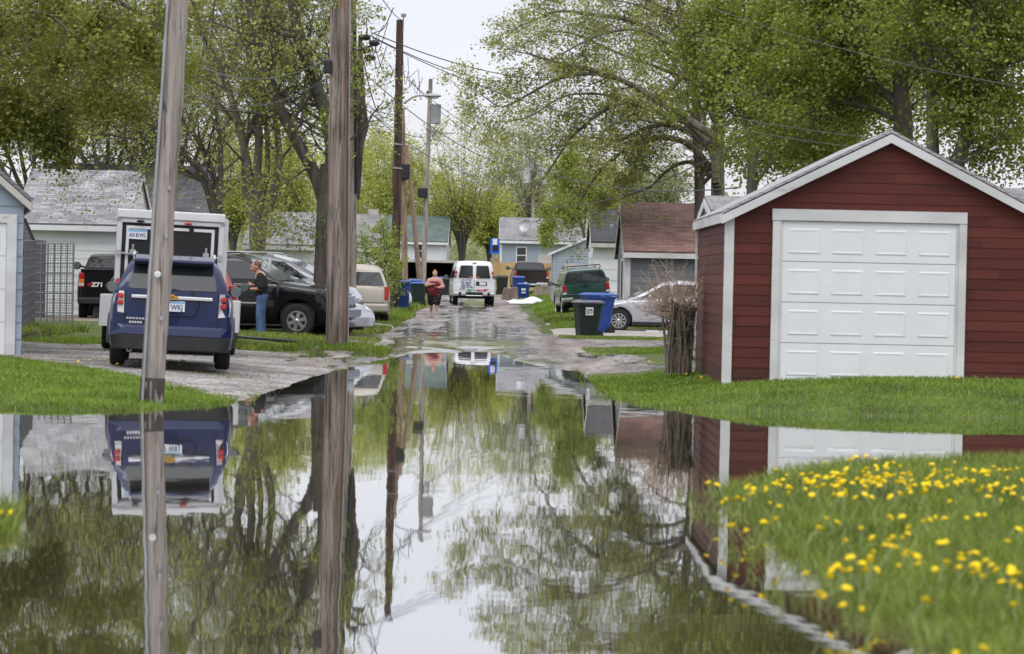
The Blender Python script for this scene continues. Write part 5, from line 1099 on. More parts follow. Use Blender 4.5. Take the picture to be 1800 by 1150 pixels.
for sg in (-1,1):
    o = c.part('tail_light','clear_lens', lambda mb: mb.add([(sg*.70,-.03,.80),(sg*.85,.03,.82),(sg*.865,.06,1.0),(sg*.82,.08,1.13),(sg*.71,-.02,1.13),(sg*.70,.1,.80),(sg*.85,.14,.82),(sg*.865,.16,1.0),(sg*.82,.16,1.13),(sg*.71,.1,1.13)],[(0,1,2,3,4) if sg<0 else (4,3,2,1,0),(0,5,6,1),(1,6,7,2),(2,7,8,3),(3,8,9,4),(4,9,5,0)]), bevel=.01)
    for z in (.96,1.06): c.part('red_lens','red_lens', lambda mb: mb.box((sg*.765,-.018,z),(.09,.03,.075),rz=sg*R(20)), bevel=.015, parent=o)
    c.part('reflector','red_lens', lambda mb: mb.bb(sg*.42,sg*.62,-.05,-.03,.48,.505))
    c.part('letters','chrome', lambda mb: [mb.bb(x,x+.03,-.012,-.004,.72,.745) for x in np.arange(-.66,-.36,.045)] + [mb.bb(x,x+.03,-.012,-.004,.66,.69) for x in np.arange(-.62,-.45,.04)]) if sg < 0 else None
c.part('bumper','black_plastic', lambda mb: mb.add([(-.86,.05,.27),(.86,.05,.27),(.9,.02,.5),(-.9,.02,.5),(-.72,-.06,.27),(.72,-.06,.27),(.74,-.06,.5),(-.74,-.06,.5),(-.86,.5,.27),(.86,.5,.27),(.9,.5,.5),(-.9,.5,.5)],[(4,5,6,7),(0,4,7,3),(5,1,2,6),(7,6,2,3),(0,1,5,4),(8,0,3,11),(1,9,10,2)]), bevel=.02)
c.part('bumper_cover','blue_paint', lambda mb: mb.add([(-.9,.03,.5),(-.74,-.07,.5),(.74,-.07,.5),(.9,.03,.5),(-.89,.06,.72),(-.72,-.03,.6),(.72,-.03,.6),(.89,.06,.72)],[(0,1,5,4),(1,2,6,5),(2,3,7,6),(4,5,6,7)]), bevel=.015)
c.part('wiper','black_plastic', lambda mb: [mb.tube([(.0,.07,1.16),(.02,.08,1.2),(-.0,.06,1.19),(.28,.05,1.14)],.012,5), mb.box((.3,.05,1.14),(.06,.04,.05))])
c.part('exhaust','steel', lambda mb: mb.disc((-.6,-.02,.27),(0,-1,0),[(-.3,.035),(.03,.038),(.03,.028),(-.2,.028)],12))
c.mirrors(3.05,1.17, sx_=.115, sz=.085, out=.05); c.lines([[(1.4,1.2),(1.4,.5)],[(2.35,1.2),(2.38,.45)]])
# 2 -- cargo trailer
D = 53.2; a, b = W(203,385,D), W(403,397,D); zg=.15; w = .93; cx = W(289,600,D).x; zt = W(303,380,D).z-zg+.02; zt = 2.47
T = thing('cargo_trailer', 'enclosed cargo trailer with black rear doors and aluminium frame beyond the blue SUV', 'trailer', (cx, D, zg), face_rz(cx,D)*.6, ry=R(1.9))
MB().bb(-w+.02,w-.02,.05,3.4,.45,zt-.02).build('box', M['white_clean'], T, bevel=.03)
mb = MB(); mb.bb(-w,-w+.1,-.03,.05,.42,zt-.14); mb.bb(w-.1,w,-.03,.05,.42,zt-.14); mb.bb(-w,w,-.03,.05,zt-.22,zt-.145); mb.bb(-w,w,-.03,.05,.3,.42); mb.build('rear_frame', M['alum'], T, bevel=.01)
MB().bb(-w,w,-.07,.2,zt-.143,zt+.01).build('header', M['white_gel'], T, bevel=.02)
MB().bb(-w+.102,w-.102,.0,.045,.425,zt-.222).build('rear_door', M['dark'], T)
mb = MB(); x = w-.17; z1 = zt-.27
for s0,s1 in ((-x,-.18),(-.14,.32),(.4,x)): mb.bb(s0,s1,-.015,-.002,z1-.05,z1)
for q in (-x,x-.05): mb.bb(q,q+.05,-.015,-.002,.5,z1-.051)
mb.build('door_trim', M['white_gel'], T)
for sg in (-1,1):
    z = 1.72-(.0 if sg<0 else -.0); mb = MB(); mb.tube([(sg*(w-.05),-.05,z),(sg*(w-.42),-.05,z-.03)],.018,6); mb.box((sg*(w-.06),-.05,z),(.08,.05,.1)); mb.box((sg*(w-.3),-.06,z+.03),(.1,.05,.08)); mb.tube([(sg*(w-.3),-.06,z),(sg*(w-.3),-.06,z+.16)],.02,6); mb.build('door_latch', M['steel'], T)
    MB().ell((sg*(w-.07),-.04,1.16),(.045,.02,.13),10,8).build('tail_light', M['red_lens'], T, smooth=True)
    fx = sg*(w+.15); mb = MB(); mb.add([(fx-.15,1.2,.98),(fx+.15,1.2,.98),(fx+.15,1.15,.42),(fx-.15,1.15,.42),(fx-.15,2.1,.98),(fx+.15,2.1,.98),(fx+.15,2.15,.42),(fx-.15,2.15,.42),(fx-.15,1.25,.9),(fx+.15,1.25,.9)],[(0,3,2,1),(0,1,5,4),(1,2,6,5),(0,4,7,3),(4,5,6,7)]); mb.build('fender', M['white_gel'], T, bevel=.01)
    t_ = MB().disc((fx,1.66,.34),(sg,0,0),[(-.1,.2),(-.1,.31),(-.07,.34),(.07,.34),(.1,.31),(.1,.2)],22).build('wheel', M['rubber'], T, smooth=True); MB().disc((fx,1.66,.34),(sg,0,0),[(.05,.19),(.08,.18),(.09,.05)],14).build('rim', M['alum'], t_)
    MB().bb(sg*(w+.02),sg*(w+.1),1.13,1.147,.45,.53).build('marker_light', M['red_lens'], T)
for x in (-.52,.3): MB().ell((x,-.075,zt-.19),(.07,.02,.025),8,6).build('marker_light', M['red_lens'] if x>0 else M['dark'], T)
q = MB().bb(-w+.2,-w+.53,-.025,-.016,1.97,2.14).build('licence_plate', M['plate'], T); MB().bb(-w+.205,-w+.525,-.028,-.0255,2.1,2.137).build('plate_band', M['plate_sky'], T).parent = q
text('plate_text', 'AX 81W2', .09, (-w+.365,-.0265,2.035), M['plate_ink'], q, depth=.001, sx_=.75, font_bold=.002)
MB().tube([(0,3.4,.45),(0,4.6,.45)],.05,6).tube([(-.7,3.4,.45),(0,4.5,.45)],.04,6).tube([(.7,3.4,.45),(0,4.5,.45)],.04,6).build('drawbar', M['steel'], T)
# generic helpers for rear-view lamps
def rear_lamps(c, x0, x1, z0, z1, y=-.02, d=.12, white=.25):
    for sg in (-1,1):
        o = c.part('tail_light','red_lens', lambda mb: mb.bb(sg*x0,sg*x1,y,y+d,z0+(z1-z0)*white,z1), bevel=.015)
        if white: c.part('reverse_lens','clear_lens', lambda mb: mb.bb(sg*x0,sg*x1,y,y+d,z0,z0+(z1-z0)*white-.004), parent=o)
# 3 -- red vehicle beyond the trailer
D = 60; p = W(372,600,D)
c = Car('car', 'dark red car mostly hidden between the trailer and the black vehicle', 'car', rear(335,600,D,face_rz(p.x,D)-R(1),4.5,.2), face_rz(p.x,D)-R(1), 4.5, .9, [(0,.6),(.02,.95),(.15,1.05),(3,1.0),(4.1,.85),(4.5,.6)], [(.1,1.04),(.5,1.5),(.8,1.62),(2.1,1.62),(3.3,1.02)], [.85,3.5], .33, M['red_paint'], taper=.45)
c.end_glass('rear_window', .18,1.08,.5,1.46,.85,.85); c.side_glass([[(.8,1.1),(1.7,1.09),(1.7,1.48),(.95,1.48)],[(1.78,1.09),(2.9,1.07),(2.2,1.46),(1.78,1.48)]]); c.end_glass('windshield',3.2,1.08,2.2,1.56,out=1)
for sg in (-1,1): c.part('tail_light','red_lens', lambda mb: mb.bb(sg*.72,sg*.88,-.02,.1,.72,1.15), bevel=.02)
c.part('bumper','black_plastic', lambda mb: mb.bb(-.86,.86,-.06,.1,.28,.55), bevel=.04); c.mirrors(3.0,1.1)
# 4 -- black truck-like SUV, side on
D = 71.3; p = W(535,600,D); yaw = R(-90-11)
fw = Vector((-math.sin(yaw), math.cos(yaw),0)); Lb=5.6; cpos = Vector((p.x,D+.95,.12)) - fw*(4.6-Lb/2)
c = Car('suv', 'big black SUV standing nose right behind the man', 'car', cpos, yaw, Lb, 1.0, [(0,.7),(.03,1.15),(.2,1.3),(3.9,1.28),(4.15,1.27),(5.2,1.14),(5.5,1.02),(5.6,.75)], [(.05,1.26),(.35,1.8),(.7,1.9),(3.0,1.9),(3.3,1.84),(4.15,1.26)], [1.2,4.6], .395, M['black_paint'], zb=.38, taper=.34, hwb=.93, ww=.26, spokes=6, rimr=.6, arch=.09)
c.side_glass([[(.5,1.36),(1.5,1.35),(1.5,1.76),(.6,1.76)],[(1.62,1.35),(2.5,1.35),(2.5,1.77),(1.62,1.77)],[(2.62,1.35),(3.85,1.35),(3.3,1.77),(2.62,1.77)]])
c.end_glass('windshield', 4.08,1.33,3.36,1.8,.92,.92,m='glass_pale',out=1); c.end_glass('rear_window',.1,1.36,.33,1.76)
c.mirrors(2.75,1.4, sx_=.17, sz=.12, out=.12); c.lines([[(2.56,1.32),(2.56,.5)],[(3.75,1.32),(3.8,1.1),(3.78,.5)],[(1.55,1.32),(1.6,.6)]])
[c.part('side_moulding','chrome', lambda mb: mb.bb(sg*1.0,sg*1.012,1.75,3.7,.78,.81)) for sg in (-1,1)]
[c.part('roof_rack','black_plastic', lambda mb: mb.tube([(sg*.72,.6,1.9),(sg*.72,.75,1.97),(sg*.72,2.7,1.97),(sg*.72,2.85,1.92)],.02,6)) for sg in (-1,1)]
c.part('bumper','chrome', lambda mb: mb.bb(-.93,.93,5.45,5.68,.5,.72), bevel=.05); c.part('wiper','black_plastic', lambda mb: mb.tube([(-.1,4.1,1.33),(-.6,3.95,1.45)],.012,4))
for sg in (-1,1): c.part('headlight','clear_lens', lambda mb: mb.bb(sg*.62,sg*.86,5.3,5.56,.84,1.02), bevel=.03)
c.part('grille','chrome', lambda mb: mb.bb(-.55,.55,5.5,5.6,.78,1.0), bevel=.02)
# 5 -- silver SUV behind it
D = 79; p = W(505,560,D)
c = Car('minivan', 'silver grey minivan behind the black SUV, only its roof and side windows showing', 'car', (p.x-.42,D,.33), R(-90-10), 4.55, .95, [(0,.7),(.03,1.1),(.2,1.2),(3.7,1.13),(4.3,.95),(4.55,.65)], [(.05,1.2),(.3,1.62),(.8,1.76),(2.4,1.75),(2.9,1.62),(3.9,1.12)], [.9,3.9], .34, M['silver_paint'], taper=.36)
c.side_glass([[(.45,1.26),(1.35,1.25),(1.35,1.62),(.7,1.6)],[(1.45,1.25),(2.35,1.22),(2.35,1.64),(1.45,1.63)],[(2.45,1.22),(3.45,1.18),(2.8,1.58),(2.45,1.62)]])
c.end_glass('windshield',3.8,1.2,2.95,1.6,.9,.88,m='glass_pale',out=1); c.mirrors(3.2,1.25); [c.part('roof_rail','alum', lambda mb: mb.tube([(sg*.68,.6,1.76),(sg*.68,.75,1.82),(sg*.68,2.3,1.82),(sg*.68,2.5,1.74)],.02,5)) for sg in (-1,1)]; c.lines([[(2.4,1.2),(2.4,.5)]])
# 6 -- silver sedan nose behind the poles
D = 74.5; p = W(655,580,D); yaw = R(-90-22); fw = Vector((-math.sin(yaw),math.cos(yaw),0)); 
c = Car('sedan', 'silver sedan poking its nose out right of the thick poles', 'car', Vector((p.x-.2,D,.12))-fw*2.25, yaw, 4.5, .86, [(0,.6),(.04,.9),(.5,.98),(3.1,.95),(3.5,.92),(4.2,.74),(4.42,.6),(4.5,.45)], [(.5,.97),(1.3,1.36),(1.8,1.42),(2.4,1.4),(3.3,.94)], [.85,3.55], .31, M['silver_paint'], zb=.22, taper=.4)
c.end_glass('windshield',3.25,.98,2.45,1.36,out=1,m='glass_pale'); c.side_glass([[(1.0,1.0),(1.9,1.0),(1.9,1.3),(1.35,1.3)],[(1.98,1.0),(3.0,.99),(2.45,1.31),(1.98,1.31)]]); c.mirrors(2.9,1.02,m=M['silver_paint'])
for sg in (-1,1):
    o = c.part('headlight','clear_lens', lambda mb: mb.add([(sg*.45,4.44,.58),(sg*.76,4.2,.6),(sg*.8,4.0,.72),(sg*.5,4.32,.72),(sg*.45,4.3,.58),(sg*.7,4.0,.6),(sg*.7,3.9,.7),(sg*.5,4.2,.7)],[(0,1,2,3),(3,2,6,7),(0,4,5,1),(1,5,6,2),(0,3,7,4),(4,7,6,5)]), bevel=.01)
    c.part('turn_lens','amber_lens', lambda mb: mb.add([(sg*.76,4.2,.615),(sg*.815,3.98,.7),(sg*.81,4.0,.635)],[(0,1,2) if sg>0 else (2,1,0)]) or mb.box((sg*.78,4.1,.66),(.05,.17,.07),rz=-sg*R(-16)), parent=o)
c.part('front_bumper','silver_paint', lambda mb: mb.add([(-.8,4.1,.2),(.8,4.1,.2),(.8,4.1,.5),(-.8,4.1,.5),(-.45,4.54,.24),(.45,4.54,.24),(.47,4.52,.5),(-.47,4.52,.5)],[(4,5,6,7),(0,4,7,3),(5,1,2,6),(7,6,2,3),(0,1,5,4)]), bevel=.03); c.lines([[(2.0,.96),(2.0,.35)],[(3.05,.95),(3.05,.35)]])
# 7 -- beige minivan rear
D = 90.5; p = W(627,565,D)
c = Car('minivan', 'beige minivan seen from behind between the thick poles and the brown pole', 'car', rear(627,565,D,face_rz(p.x,D)+R(1),4.9,.2), face_rz(p.x,D)+R(1), 4.9, .97, [(0,.6),(.02,.98),(.08,1.1),(3.7,1.05),(4.6,.9),(4.9,.6)], [(.06,1.08),(.28,1.6),(.5,1.72),(2.3,1.75),(2.8,1.66),(3.9,1.05)], [1.0,4.0], .33, M['beige_paint'], taper=.36, zb=.28)
c.end_glass('rear_window',.1,1.12,.27,1.52,.9,.9); c.side_glass([[(.45,1.15),(1.5,1.14),(1.5,1.55),(.6,1.55)],[(1.6,1.14),(2.6,1.12),(2.6,1.58),(1.6,1.57)]])
rear_lamps(c,.80,.93,.72,1.1,y=-.02,white=0); plate(c,-.02,-.02,.84,''); c.part('bumper','beige_paint', lambda mb: mb.bb(-.92,.92,-.1,.15,.34,.6), bevel=.06)
[c.part('roof_rail','black_plastic', lambda mb: mb.tube([(sg*.7,.5,1.73),(sg*.7,.6,1.8),(sg*.7,2.3,1.83),(sg*.7,2.4,1.76)],.02,5)) for sg in (-1,1)]; c.part('tailgate_seam','dark', lambda mb: mb.bb(-.8,.8,-.012,-.004,.615,.63)); c.mirrors(3.3,1.15)
# 8 -- cream sedan behind the brown pole
D = 121; p = W(727,545,D); yaw = R(-180+32); fw = Vector((-math.sin(yaw),math.cos(yaw),0)) 
c = Car('sedan', 'cream sedan half hidden behind the dark brown pole', 'car', Vector((p.x-.6,D+1.2,.25))-fw*2.2+Vector((-.2,0,0)), yaw, 4.6, .9, [(0,.6),(.04,.95),(.5,1.03),(3.2,1.0),(4.3,.8),(4.6,.5)], [(.6,1.02),(1.3,1.4),(1.7,1.47),(2.5,1.46),(3.4,1.0)], [.85,3.65], .33, M['cream_paint'], zb=.25, taper=.4)
c.side_glass([[(1.1,1.05),(1.95,1.05),(1.95,1.36),(1.45,1.36)],[(2.03,1.05),(3.1,1.04),(2.55,1.37),(2.03,1.37)]]); c.end_glass('windshield',3.32,1.04,2.6,1.4,out=1,m='glass_pale'); c.end_glass('rear_window',.75,1.08,1.3,1.38); c.mirrors(2.95,1.08,m=M['cream_paint']); c.lines([[(2.0,1.0),(2.0,.4)],[(3.1,1.0),(3.1,.4)]]); rear_lamps(c,.6,.84,.75,.92)
# 9 -- white passenger van
D = 146; p = W(832,538,D)
c = Car('van', 'white passenger van seen from behind in the middle of the alley', 'van', rear(833,538,D,face_rz(p.x,D)+R(2.6),5.6,H(p.x,D)), face_rz(p.x,D)+R(2.6), 5.6, 1.01, [(0,.6),(.02,1.05),(.06,1.2),(4.4,1.2),(5.3,1.1),(5.6,.7)], [(.03,1.2),(.1,1.9),(.2,2.03),(.5,2.1),(4.0,2.1),(4.6,1.9),(5.2,1.15)], [1.1,4.6], .37, M['van_white'], taper=.2, hwb=.98, zb=.45, ww=.26)
for sg in (-1,1):
    c.end_glass('rear_window', .04,1.3,.125,1.9, x0=(.08 if sg>0 else -.76, .76 if sg>0 else -.08), x1=(.08 if sg>0 else -.66, .66 if sg>0 else -.08), lift=.02)
    o = c.part('tail_light','red_lens', lambda mb: mb.box((sg*.885,-.01+.07,1.47),(.09,.14,.34),ry=-sg*R(10)), bevel=.02); c.part('reverse_lens','clear_lens', lambda mb: mb.box((sg*.885,-.02,1.46),(.092,.02,.05)), parent=o)
c.side_glass([[(.4,1.3),(1.6,1.3),(1.6,1.8),(.5,1.8)],[(1.75,1.3),(3.0,1.3),(3.0,1.8),(1.75,1.8)],[(3.2,1.3),(4.6,1.28),(4.2,1.8),(3.2,1.8)]])
c.part('door_seam','dark', lambda mb: [mb.bb(-.006,.006,-.01,.0,.62,1.2), mb.tube([(-.8,-.004,.62),(.8,-.004,.62)],.01,4)])
c.part('bumper','chrome', lambda mb: [mb.bb(-.98,-.4,-.16,.02,.46,.62), mb.bb(.4,.98,-.16,.02,.46,.62), mb.bb(-.4,.4,-.16,.02,.44,.5)], bevel=.03); c.part('bumper_step','black_plastic', lambda mb: [mb.bb(-.4,.4,-.15,.02,.505,.64), mb.bb(-.74,-.62,-.18,-.1,.46,.64), mb.bb(.62,.74,-.18,-.1,.46,.64)])
o = c.part('plate_holder','black_plastic', lambda mb: mb.bb(.08,.6,-.015,.0,.96,1.14), bevel=.01); c.part('licence_plate','plate', lambda mb: mb.bb(.24,.54,-.022,-.016,.98,1.12), parent=o)
ty = -.012-c.L/2
text('window_lettering','Need a', .17,(-.22,ty+.045+.07,1.83),M['white_clean'],c.root,rot=(R(82),0,0),sx_=.95,font_bold=.006); text('window_lettering','Van?', .17,(.28,ty+.045+.07,1.83),M['white_clean'],c.root,rot=(R(82),0,0),sx_=.95,font_bold=.006)
c.part('door_lettering','plate_ink', lambda mb: [mb.bb(x,x+w,-.012,-.002,z,z+h) for z,h,ws in ((1.2,.03,[(-.62,.14),(-.44,.12),(-.28,.14)]),(1.07,.035,[(-.64,.16),(-.44,.3)]),(1.0,.02,[(-.58,.12),(-.42,.2)]),(.95,.02,[(-.64,.22),(-.38,.24)]),(.86,.035,[(-.62,.2),(-.38,.12),(-.22,.14)]),(.77,.03,[(-.7,.26)])) for x,w in ws])
c.part('green_lettering',mat('logo_green',(.03,.4,.1),.5), lambda mb: [mb.bb(x,x+.05,-.012,-.002,.7+k*.005,.78) for k,x in enumerate((-.36,-.29,-.22,-.15,-.08))]+[mb.bb(-.3,-.16,-.012,-.002,.66,.69)])
c.part('red_logo',mat('logo_red',(.55,.02,.04),.5), lambda mb: [mb.bb(x,x+.05,-.012,-.002,.68,.77) for x in (.1,.17,.24,.31)]+[mb.panel([(.38,-.012,.69),(.5,-.012,.68),(.68,-.012,.79),(.46,-.012,.8)],.008,(0,-1,0))])
c.part('window_sticker','amber_lens', lambda mb: [mb.bb(-.25,-.13,-.01,0,1.32,1.38), mb.bb(.13,.22,-.01,0,1.32,1.38)]); c.part('brake_light','red_lens', lambda mb: mb.bb(-.09,.09,.14,.2,2.02,2.05)); c.mirrors(4.5,1.35,out=.18)
# 10 -- dark pickup
def pickup(name, label, loc, rz, L, hw, paint, zbed, D, cab=True, lamps=None, bump='chrome', ry=0, zroof=1.85):
    c = Car(name, label, 'pickup truck', loc, rz, L, hw, [(0,.6),(.02,zbed-.03),(.1,zbed),(2.05,zbed),(2.1,zbed),(4.2,zbed-.02),(L-.3,zbed-.2),(L,.7)], [(2.1,zbed-.01),(2.25,zroof-.06),(2.5,zroof),(3.4,zroof),(4.3,zbed)], [1.1,L-.95], .37, paint, zb=.42, taper=.36, hwb=hw*.92, ww=.25, arch=.1, ry=ry)
    c.part('bed','dark', lambda mb: mb.bb(-hw*.72,hw*.72,.14,1.95,zbed+.02,zbed+.045)); c.part('bed_rail',paint, lambda mb: [mb.bb(-hw*.9,-hw*.78,.03,2.0,zbed-.02,zbed+.06), mb.bb(hw*.78,hw*.9,.03,2.0,zbed-.02,zbed+.06), mb.bb(-hw*.82,hw*.82,.0,.08,zbed-.02,zbed+.06)], bevel=.015)
    c.end_glass('rear_window',2.13,zbed+.1,2.23,zroof-.12,.9,.9,lift=.02); c.side_glass([[(2.4,zbed+.08),(3.9,zbed+.06),(3.4,zroof-.12),(2.5,zroof-.12)]]); c.end_glass('windshield',4.2,zbed+.06,3.5,zroof-.06,out=1)
    c.part('tailgate_seam','dark', lambda mb: [mb.tube([(-hw*.78,-.004,.62),(-hw*.78,-.004,zbed+.03)],.008,4), mb.tube([(hw*.78,-.004,.62),(hw*.78,-.004,zbed+.03)],.008,4), mb.bb(-hw*.78,hw*.78,-.01,.0,.6,.62)])
    c.part('bumper',bump, lambda mb: [mb.bb(-hw*.97,-.25,-.16,.0,.42,.6), mb.bb(.25,hw*.97,-.16,.0,.42,.6), mb.bb(-.25,.25,-.14,.0,.42,.54)], bevel=.03)
    c.mirrors(3.75,zbed+.16,out=.18,sx_=.13,sz=.12); return c
D = 172; p = W(934,514,D)
c = pickup('pickup_truck','black pickup truck with a brownish reflection put into its paint, parked in front of the wooden fence',rear(934,514,D,face_rz(p.x,D)+R(3),5.4,.88),face_rz(p.x,D)+R(3),5.4,1.0,M['black_brown_reflection'],1.25,D,zroof=1.78); rear_lamps(c,.83,.95,.85,1.22,white=.25)
# 11 -- pickup with Z71 mark at the left
D = 88; p = W(196,560,D)
c = pickup('pickup_truck','black pickup tail with red tail lights showing between the wire gate and the trailer',rear(196,560,D,face_rz(p.x,D)-R(2),5.6,.22),face_rz(p.x,D)-R(2),5.6,1.0,M['black_paint'],1.36,D,bump='black_plastic'); 
for sg in (-1,1):
    o = c.part('tail_light','red_lens', lambda mb: mb.bb(sg*.8,sg*.95,-.03,.1,1.14,1.3), bevel=.015); c.part('turn_lens','amber_lens', lambda mb: mb.bb(sg*.8,sg*.95,-.03,.1,1.02,1.135), parent=o); c.part('brake_lens','red_lens', lambda mb: mb.bb(sg*.8,sg*.95,-.03,.1,.9,.93), parent=o); c.part('reverse_lens','clear_lens', lambda mb: mb.bb(sg*.8,sg*.95,-.03,.1,.935,1.015), parent=o)
text('decal','Z71',.17,(-.42,-.006-2.8,.97),M['white_clean'],c.root,sx_=1.2,font_bold=.008); c.part('decal_mark','red_lens', lambda mb: mb.panel([(-.72,-.008,.94),(-.6,-.008,.94),(-.54,-.008,1.05),(-.68,-.008,1.0)],.004,(0,-1,0)))
# 12 -- green SUV
D = 108; p = W(1028,555,D)
c = Car('suv', 'dark green SUV tilted in the yard, seen from behind with roof rack', 'car', rear(1034,555,D,face_rz(p.x,D)+R(5),4.6,.36), face_rz(p.x,D)+R(5), 4.6, .87, [(0,.65),(.02,1.02),(.06,1.16),(3.4,1.1),(4.3,.95),(4.6,.7)], [(.04,1.14),(.2,1.62),(.4,1.7),(2.4,1.7),(2.8,1.6),(3.5,1.1)], [.9,3.6], .36, M['green_paint'], taper=.32, hwb=.82, zb=.42, ww=.24, ry=R(-5.5), arch=.08)
c.end_glass('rear_window',.065,1.2,.19,1.56,.96,.94); c.side_glass([[(.4,1.22),(1.3,1.2),(1.3,1.58),(.5,1.58)],[(1.4,1.2),(2.2,1.18),(2.2,1.58),(1.4,1.58)],[(2.3,1.18),(3.1,1.16),(2.7,1.56),(2.3,1.58)]])
rear_lamps(c,.7,.83,.82,1.14,y=-.025); c.part('bumper','chrome', lambda mb: [mb.bb(-.88,.88,-.14,.0,.56,.7)], bevel=.03); c.part('bumper_pad','black_plastic', lambda mb: mb.bb(-.5,.5,-.155,-.13,.64,.7)); c.part('tailgate_line','chrome', lambda mb: mb.bb(-.66,.66,-.014,-.004,.8,.815)); c.part('handle','black_plastic', lambda mb: mb.bb(-.1,.1,-.03,-.004,1.08,1.12))
c.part('roof_rack','black_plastic', lambda mb: [mb.tube([(sg*.58,.3,1.7),(sg*.58,.45,1.79),(sg*.58,2.3,1.79),(sg*.58,2.4,1.72)],.022,5) for sg in (-1,1)]+[mb.tube([(-.58,y,1.79),(.58,y,1.79)],.018,5) for y in (.5,1.6)]); c.mirrors(2.95,1.22,out=.14); c.lines([[(2.25,1.15),(2.25,.55)],[(3.2,1.12),(3.2,.55)]])
# 13 -- silver hatchback
D = 87.3; p = W(1083,585,D); yaw = R(90+4); fw = Vector((-math.sin(yaw),math.cos(yaw),0)); Lh = 4.45
c = Car('hatchback', 'silver white hatchback parked nose left behind the two bins', 'car', Vector((p.x,D+.8,.16))-fw*(3.6-Lh/2), yaw, Lh, .9, [(0,.6),(.05,.95),(.3,1.05),(2.6,.98),(3.2,.93),(3.9,.8),(4.3,.62),(4.45,.42)], [(.1,1.04),(.5,1.36),(1.1,1.46),(1.9,1.48),(2.4,1.4),(3.35,.9)], [.85,3.6], .325, M['silver_white'], zb=.22, taper=.36, spokes=10, rimr=.66)
c.side_glass([[(.55,1.12),(1.3,1.08),(1.3,1.36),(.9,1.34)],[(1.4,1.07),(2.05,1.04),(2.05,1.38),(1.4,1.38)],[(2.13,1.03),(3.0,.98),(2.35,1.34),(2.13,1.37)]]); c.end_glass('windshield',3.2,.99,2.45,1.38,.92,.9,m='glass_pale',out=1); c.end_glass('rear_window',.18,1.12,.48,1.34)
c.mirrors(2.72,1.02,m=M['silver_white'],sx_=.1,sz=.075,out=.08); c.lines([[(2.1,1.02),(2.1,.35)],[(2.95,.96),(3.02,.7),(2.98,.35)],[(1.3,1.05),(1.25,.7)]]); [c.part('side_skirt','black_plastic', lambda mb: mb.bb(sg*.86,sg*.905,1.25,3.2,.2,.3)) for sg in (-1,1)]
c.part('door_handle','silver_white', lambda mb: [mb.bb(sg*.895,sg*.92,y,y+.16,.86,.885) for sg in (-1,1) for y in (2.2,1.35)])
for sg in (-1,1): c.part('headlight','clear_lens', lambda mb: mb.add([(sg*.5,4.38,.58),(sg*.78,4.12,.62),(sg*.82,3.85,.74),(sg*.6,4.15,.72),(sg*.5,4.2,.56),(sg*.7,3.9,.6),(sg*.7,3.8,.7),(sg*.5,4.1,.68)],[(0,1,2,3),(3,2,6,7),(0,4,5,1),(1,5,6,2),(0,3,7,4),(4,7,6,5)]))
# ------------------------------------------------------------------ wheeled bins
def bin_(label, u, v, D, mb_, ml, rz=0, w=.62, d=.72, h=1.08, z=None, group=None, sticker=None, open_=0):
    p = W(u,v,D); z = H(p.x,D) if z is None else z
    r = thing('wheelie_bin', label, 'bin', (p.x,D+d/2,z), rz, group)
    b = MB(); n = 4; V = []
    for (zz, sw, sd) in ((.03,.78,.7),(.12,.8,.74),(h*.55,.9,.88),(h*.86,.97,.97),(h*.88,1.04,1.04),(h*.93,1.04,1.04)):
        x, y = w/2*sw, d/2*sd; y0 = -d/2+(d/2-y)*.8; y1 = y0+2*y-(d/2-y)*.2; c_ = .05
        V += [(-x+c_,y0,zz),(x-c_,y0,zz),(x,y0+c_,zz),(x,y1-c_,zz),(x-c_,y1,zz),(-x+c_,y1,zz),(-x,y1-c_,zz),(-x,y0+c_,zz)]
    fs = [(i*8+k,i*8+(k+1)%8,(i+1)*8+(k+1)%8,(i+1)*8+k) for i in range(5) for k in range(8)] + [tuple(range(7,-1,-1)), tuple(range(40,48))]
    b.add(V, fs).build('body', mb_, r, smooth=True, angle=30)
    l = MB(); x, y0, y1 = w/2*1.1, -d/2*1.1, d/2*1.08; zz = h*.94
    l.add([(-x,y0,zz),(x,y0,zz),(x,y1,zz),(-x,y1,zz),(-x,y0,zz+.035),(x,y0,zz+.035),(x,y1,zz+.035),(-x,y1,zz+.035),(-x*.75,y0+.12,zz+.085),(x*.75,y0+.12,zz+.085),(x*.75,y1-.1,zz+.085),(-x*.75,y1-.1,zz+.085)],
          [(3,2,1,0),(0,1,5,4),(1,2,6,5),(2,3,7,6),(3,0,4,7),(4,5,9,8),(5,6,10,9),(6,7,11,10),(7,4,8,11),(8,9,10,11)]); l.build('lid', ml, r, bevel=.01)
    MB().tube([(-w*.4,y1+.0,zz-.02),(-w*.4,y1+.07,zz-.03),(w*.4,y1+.07,zz-.03),(w*.4,y1,zz-.02)],.018,6).build('handle', mb_, r)
    for s_ in (-1,1):
        t = MB().disc((s_*w*.42,d*.33,.13),(s_,0,0),[(-.03,.08),(-.03,.12),(-.02,.13),(.02,.13),(.03,.12),(.03,.08)],18).build('wheel', M['rubber'], r, smooth=True)
        MB().disc((s_*w*.42,d*.33,.13),(s_,0,0),[(.02,.075),(.034,.03)],10).build('hub', M['black_plastic'], t)
    return r, w, d, h
r,w,d,h = bin_('dark green wheeled bin with white sticker standing nearest to the flooded alley', 1033, 598, 79, M['bin_green'], mat('lid_worn',(.12,.12,.13),.45,var=.4,vscale=5), rz=R(-72), z=.07, w=.56, d=.66, h=1.0)
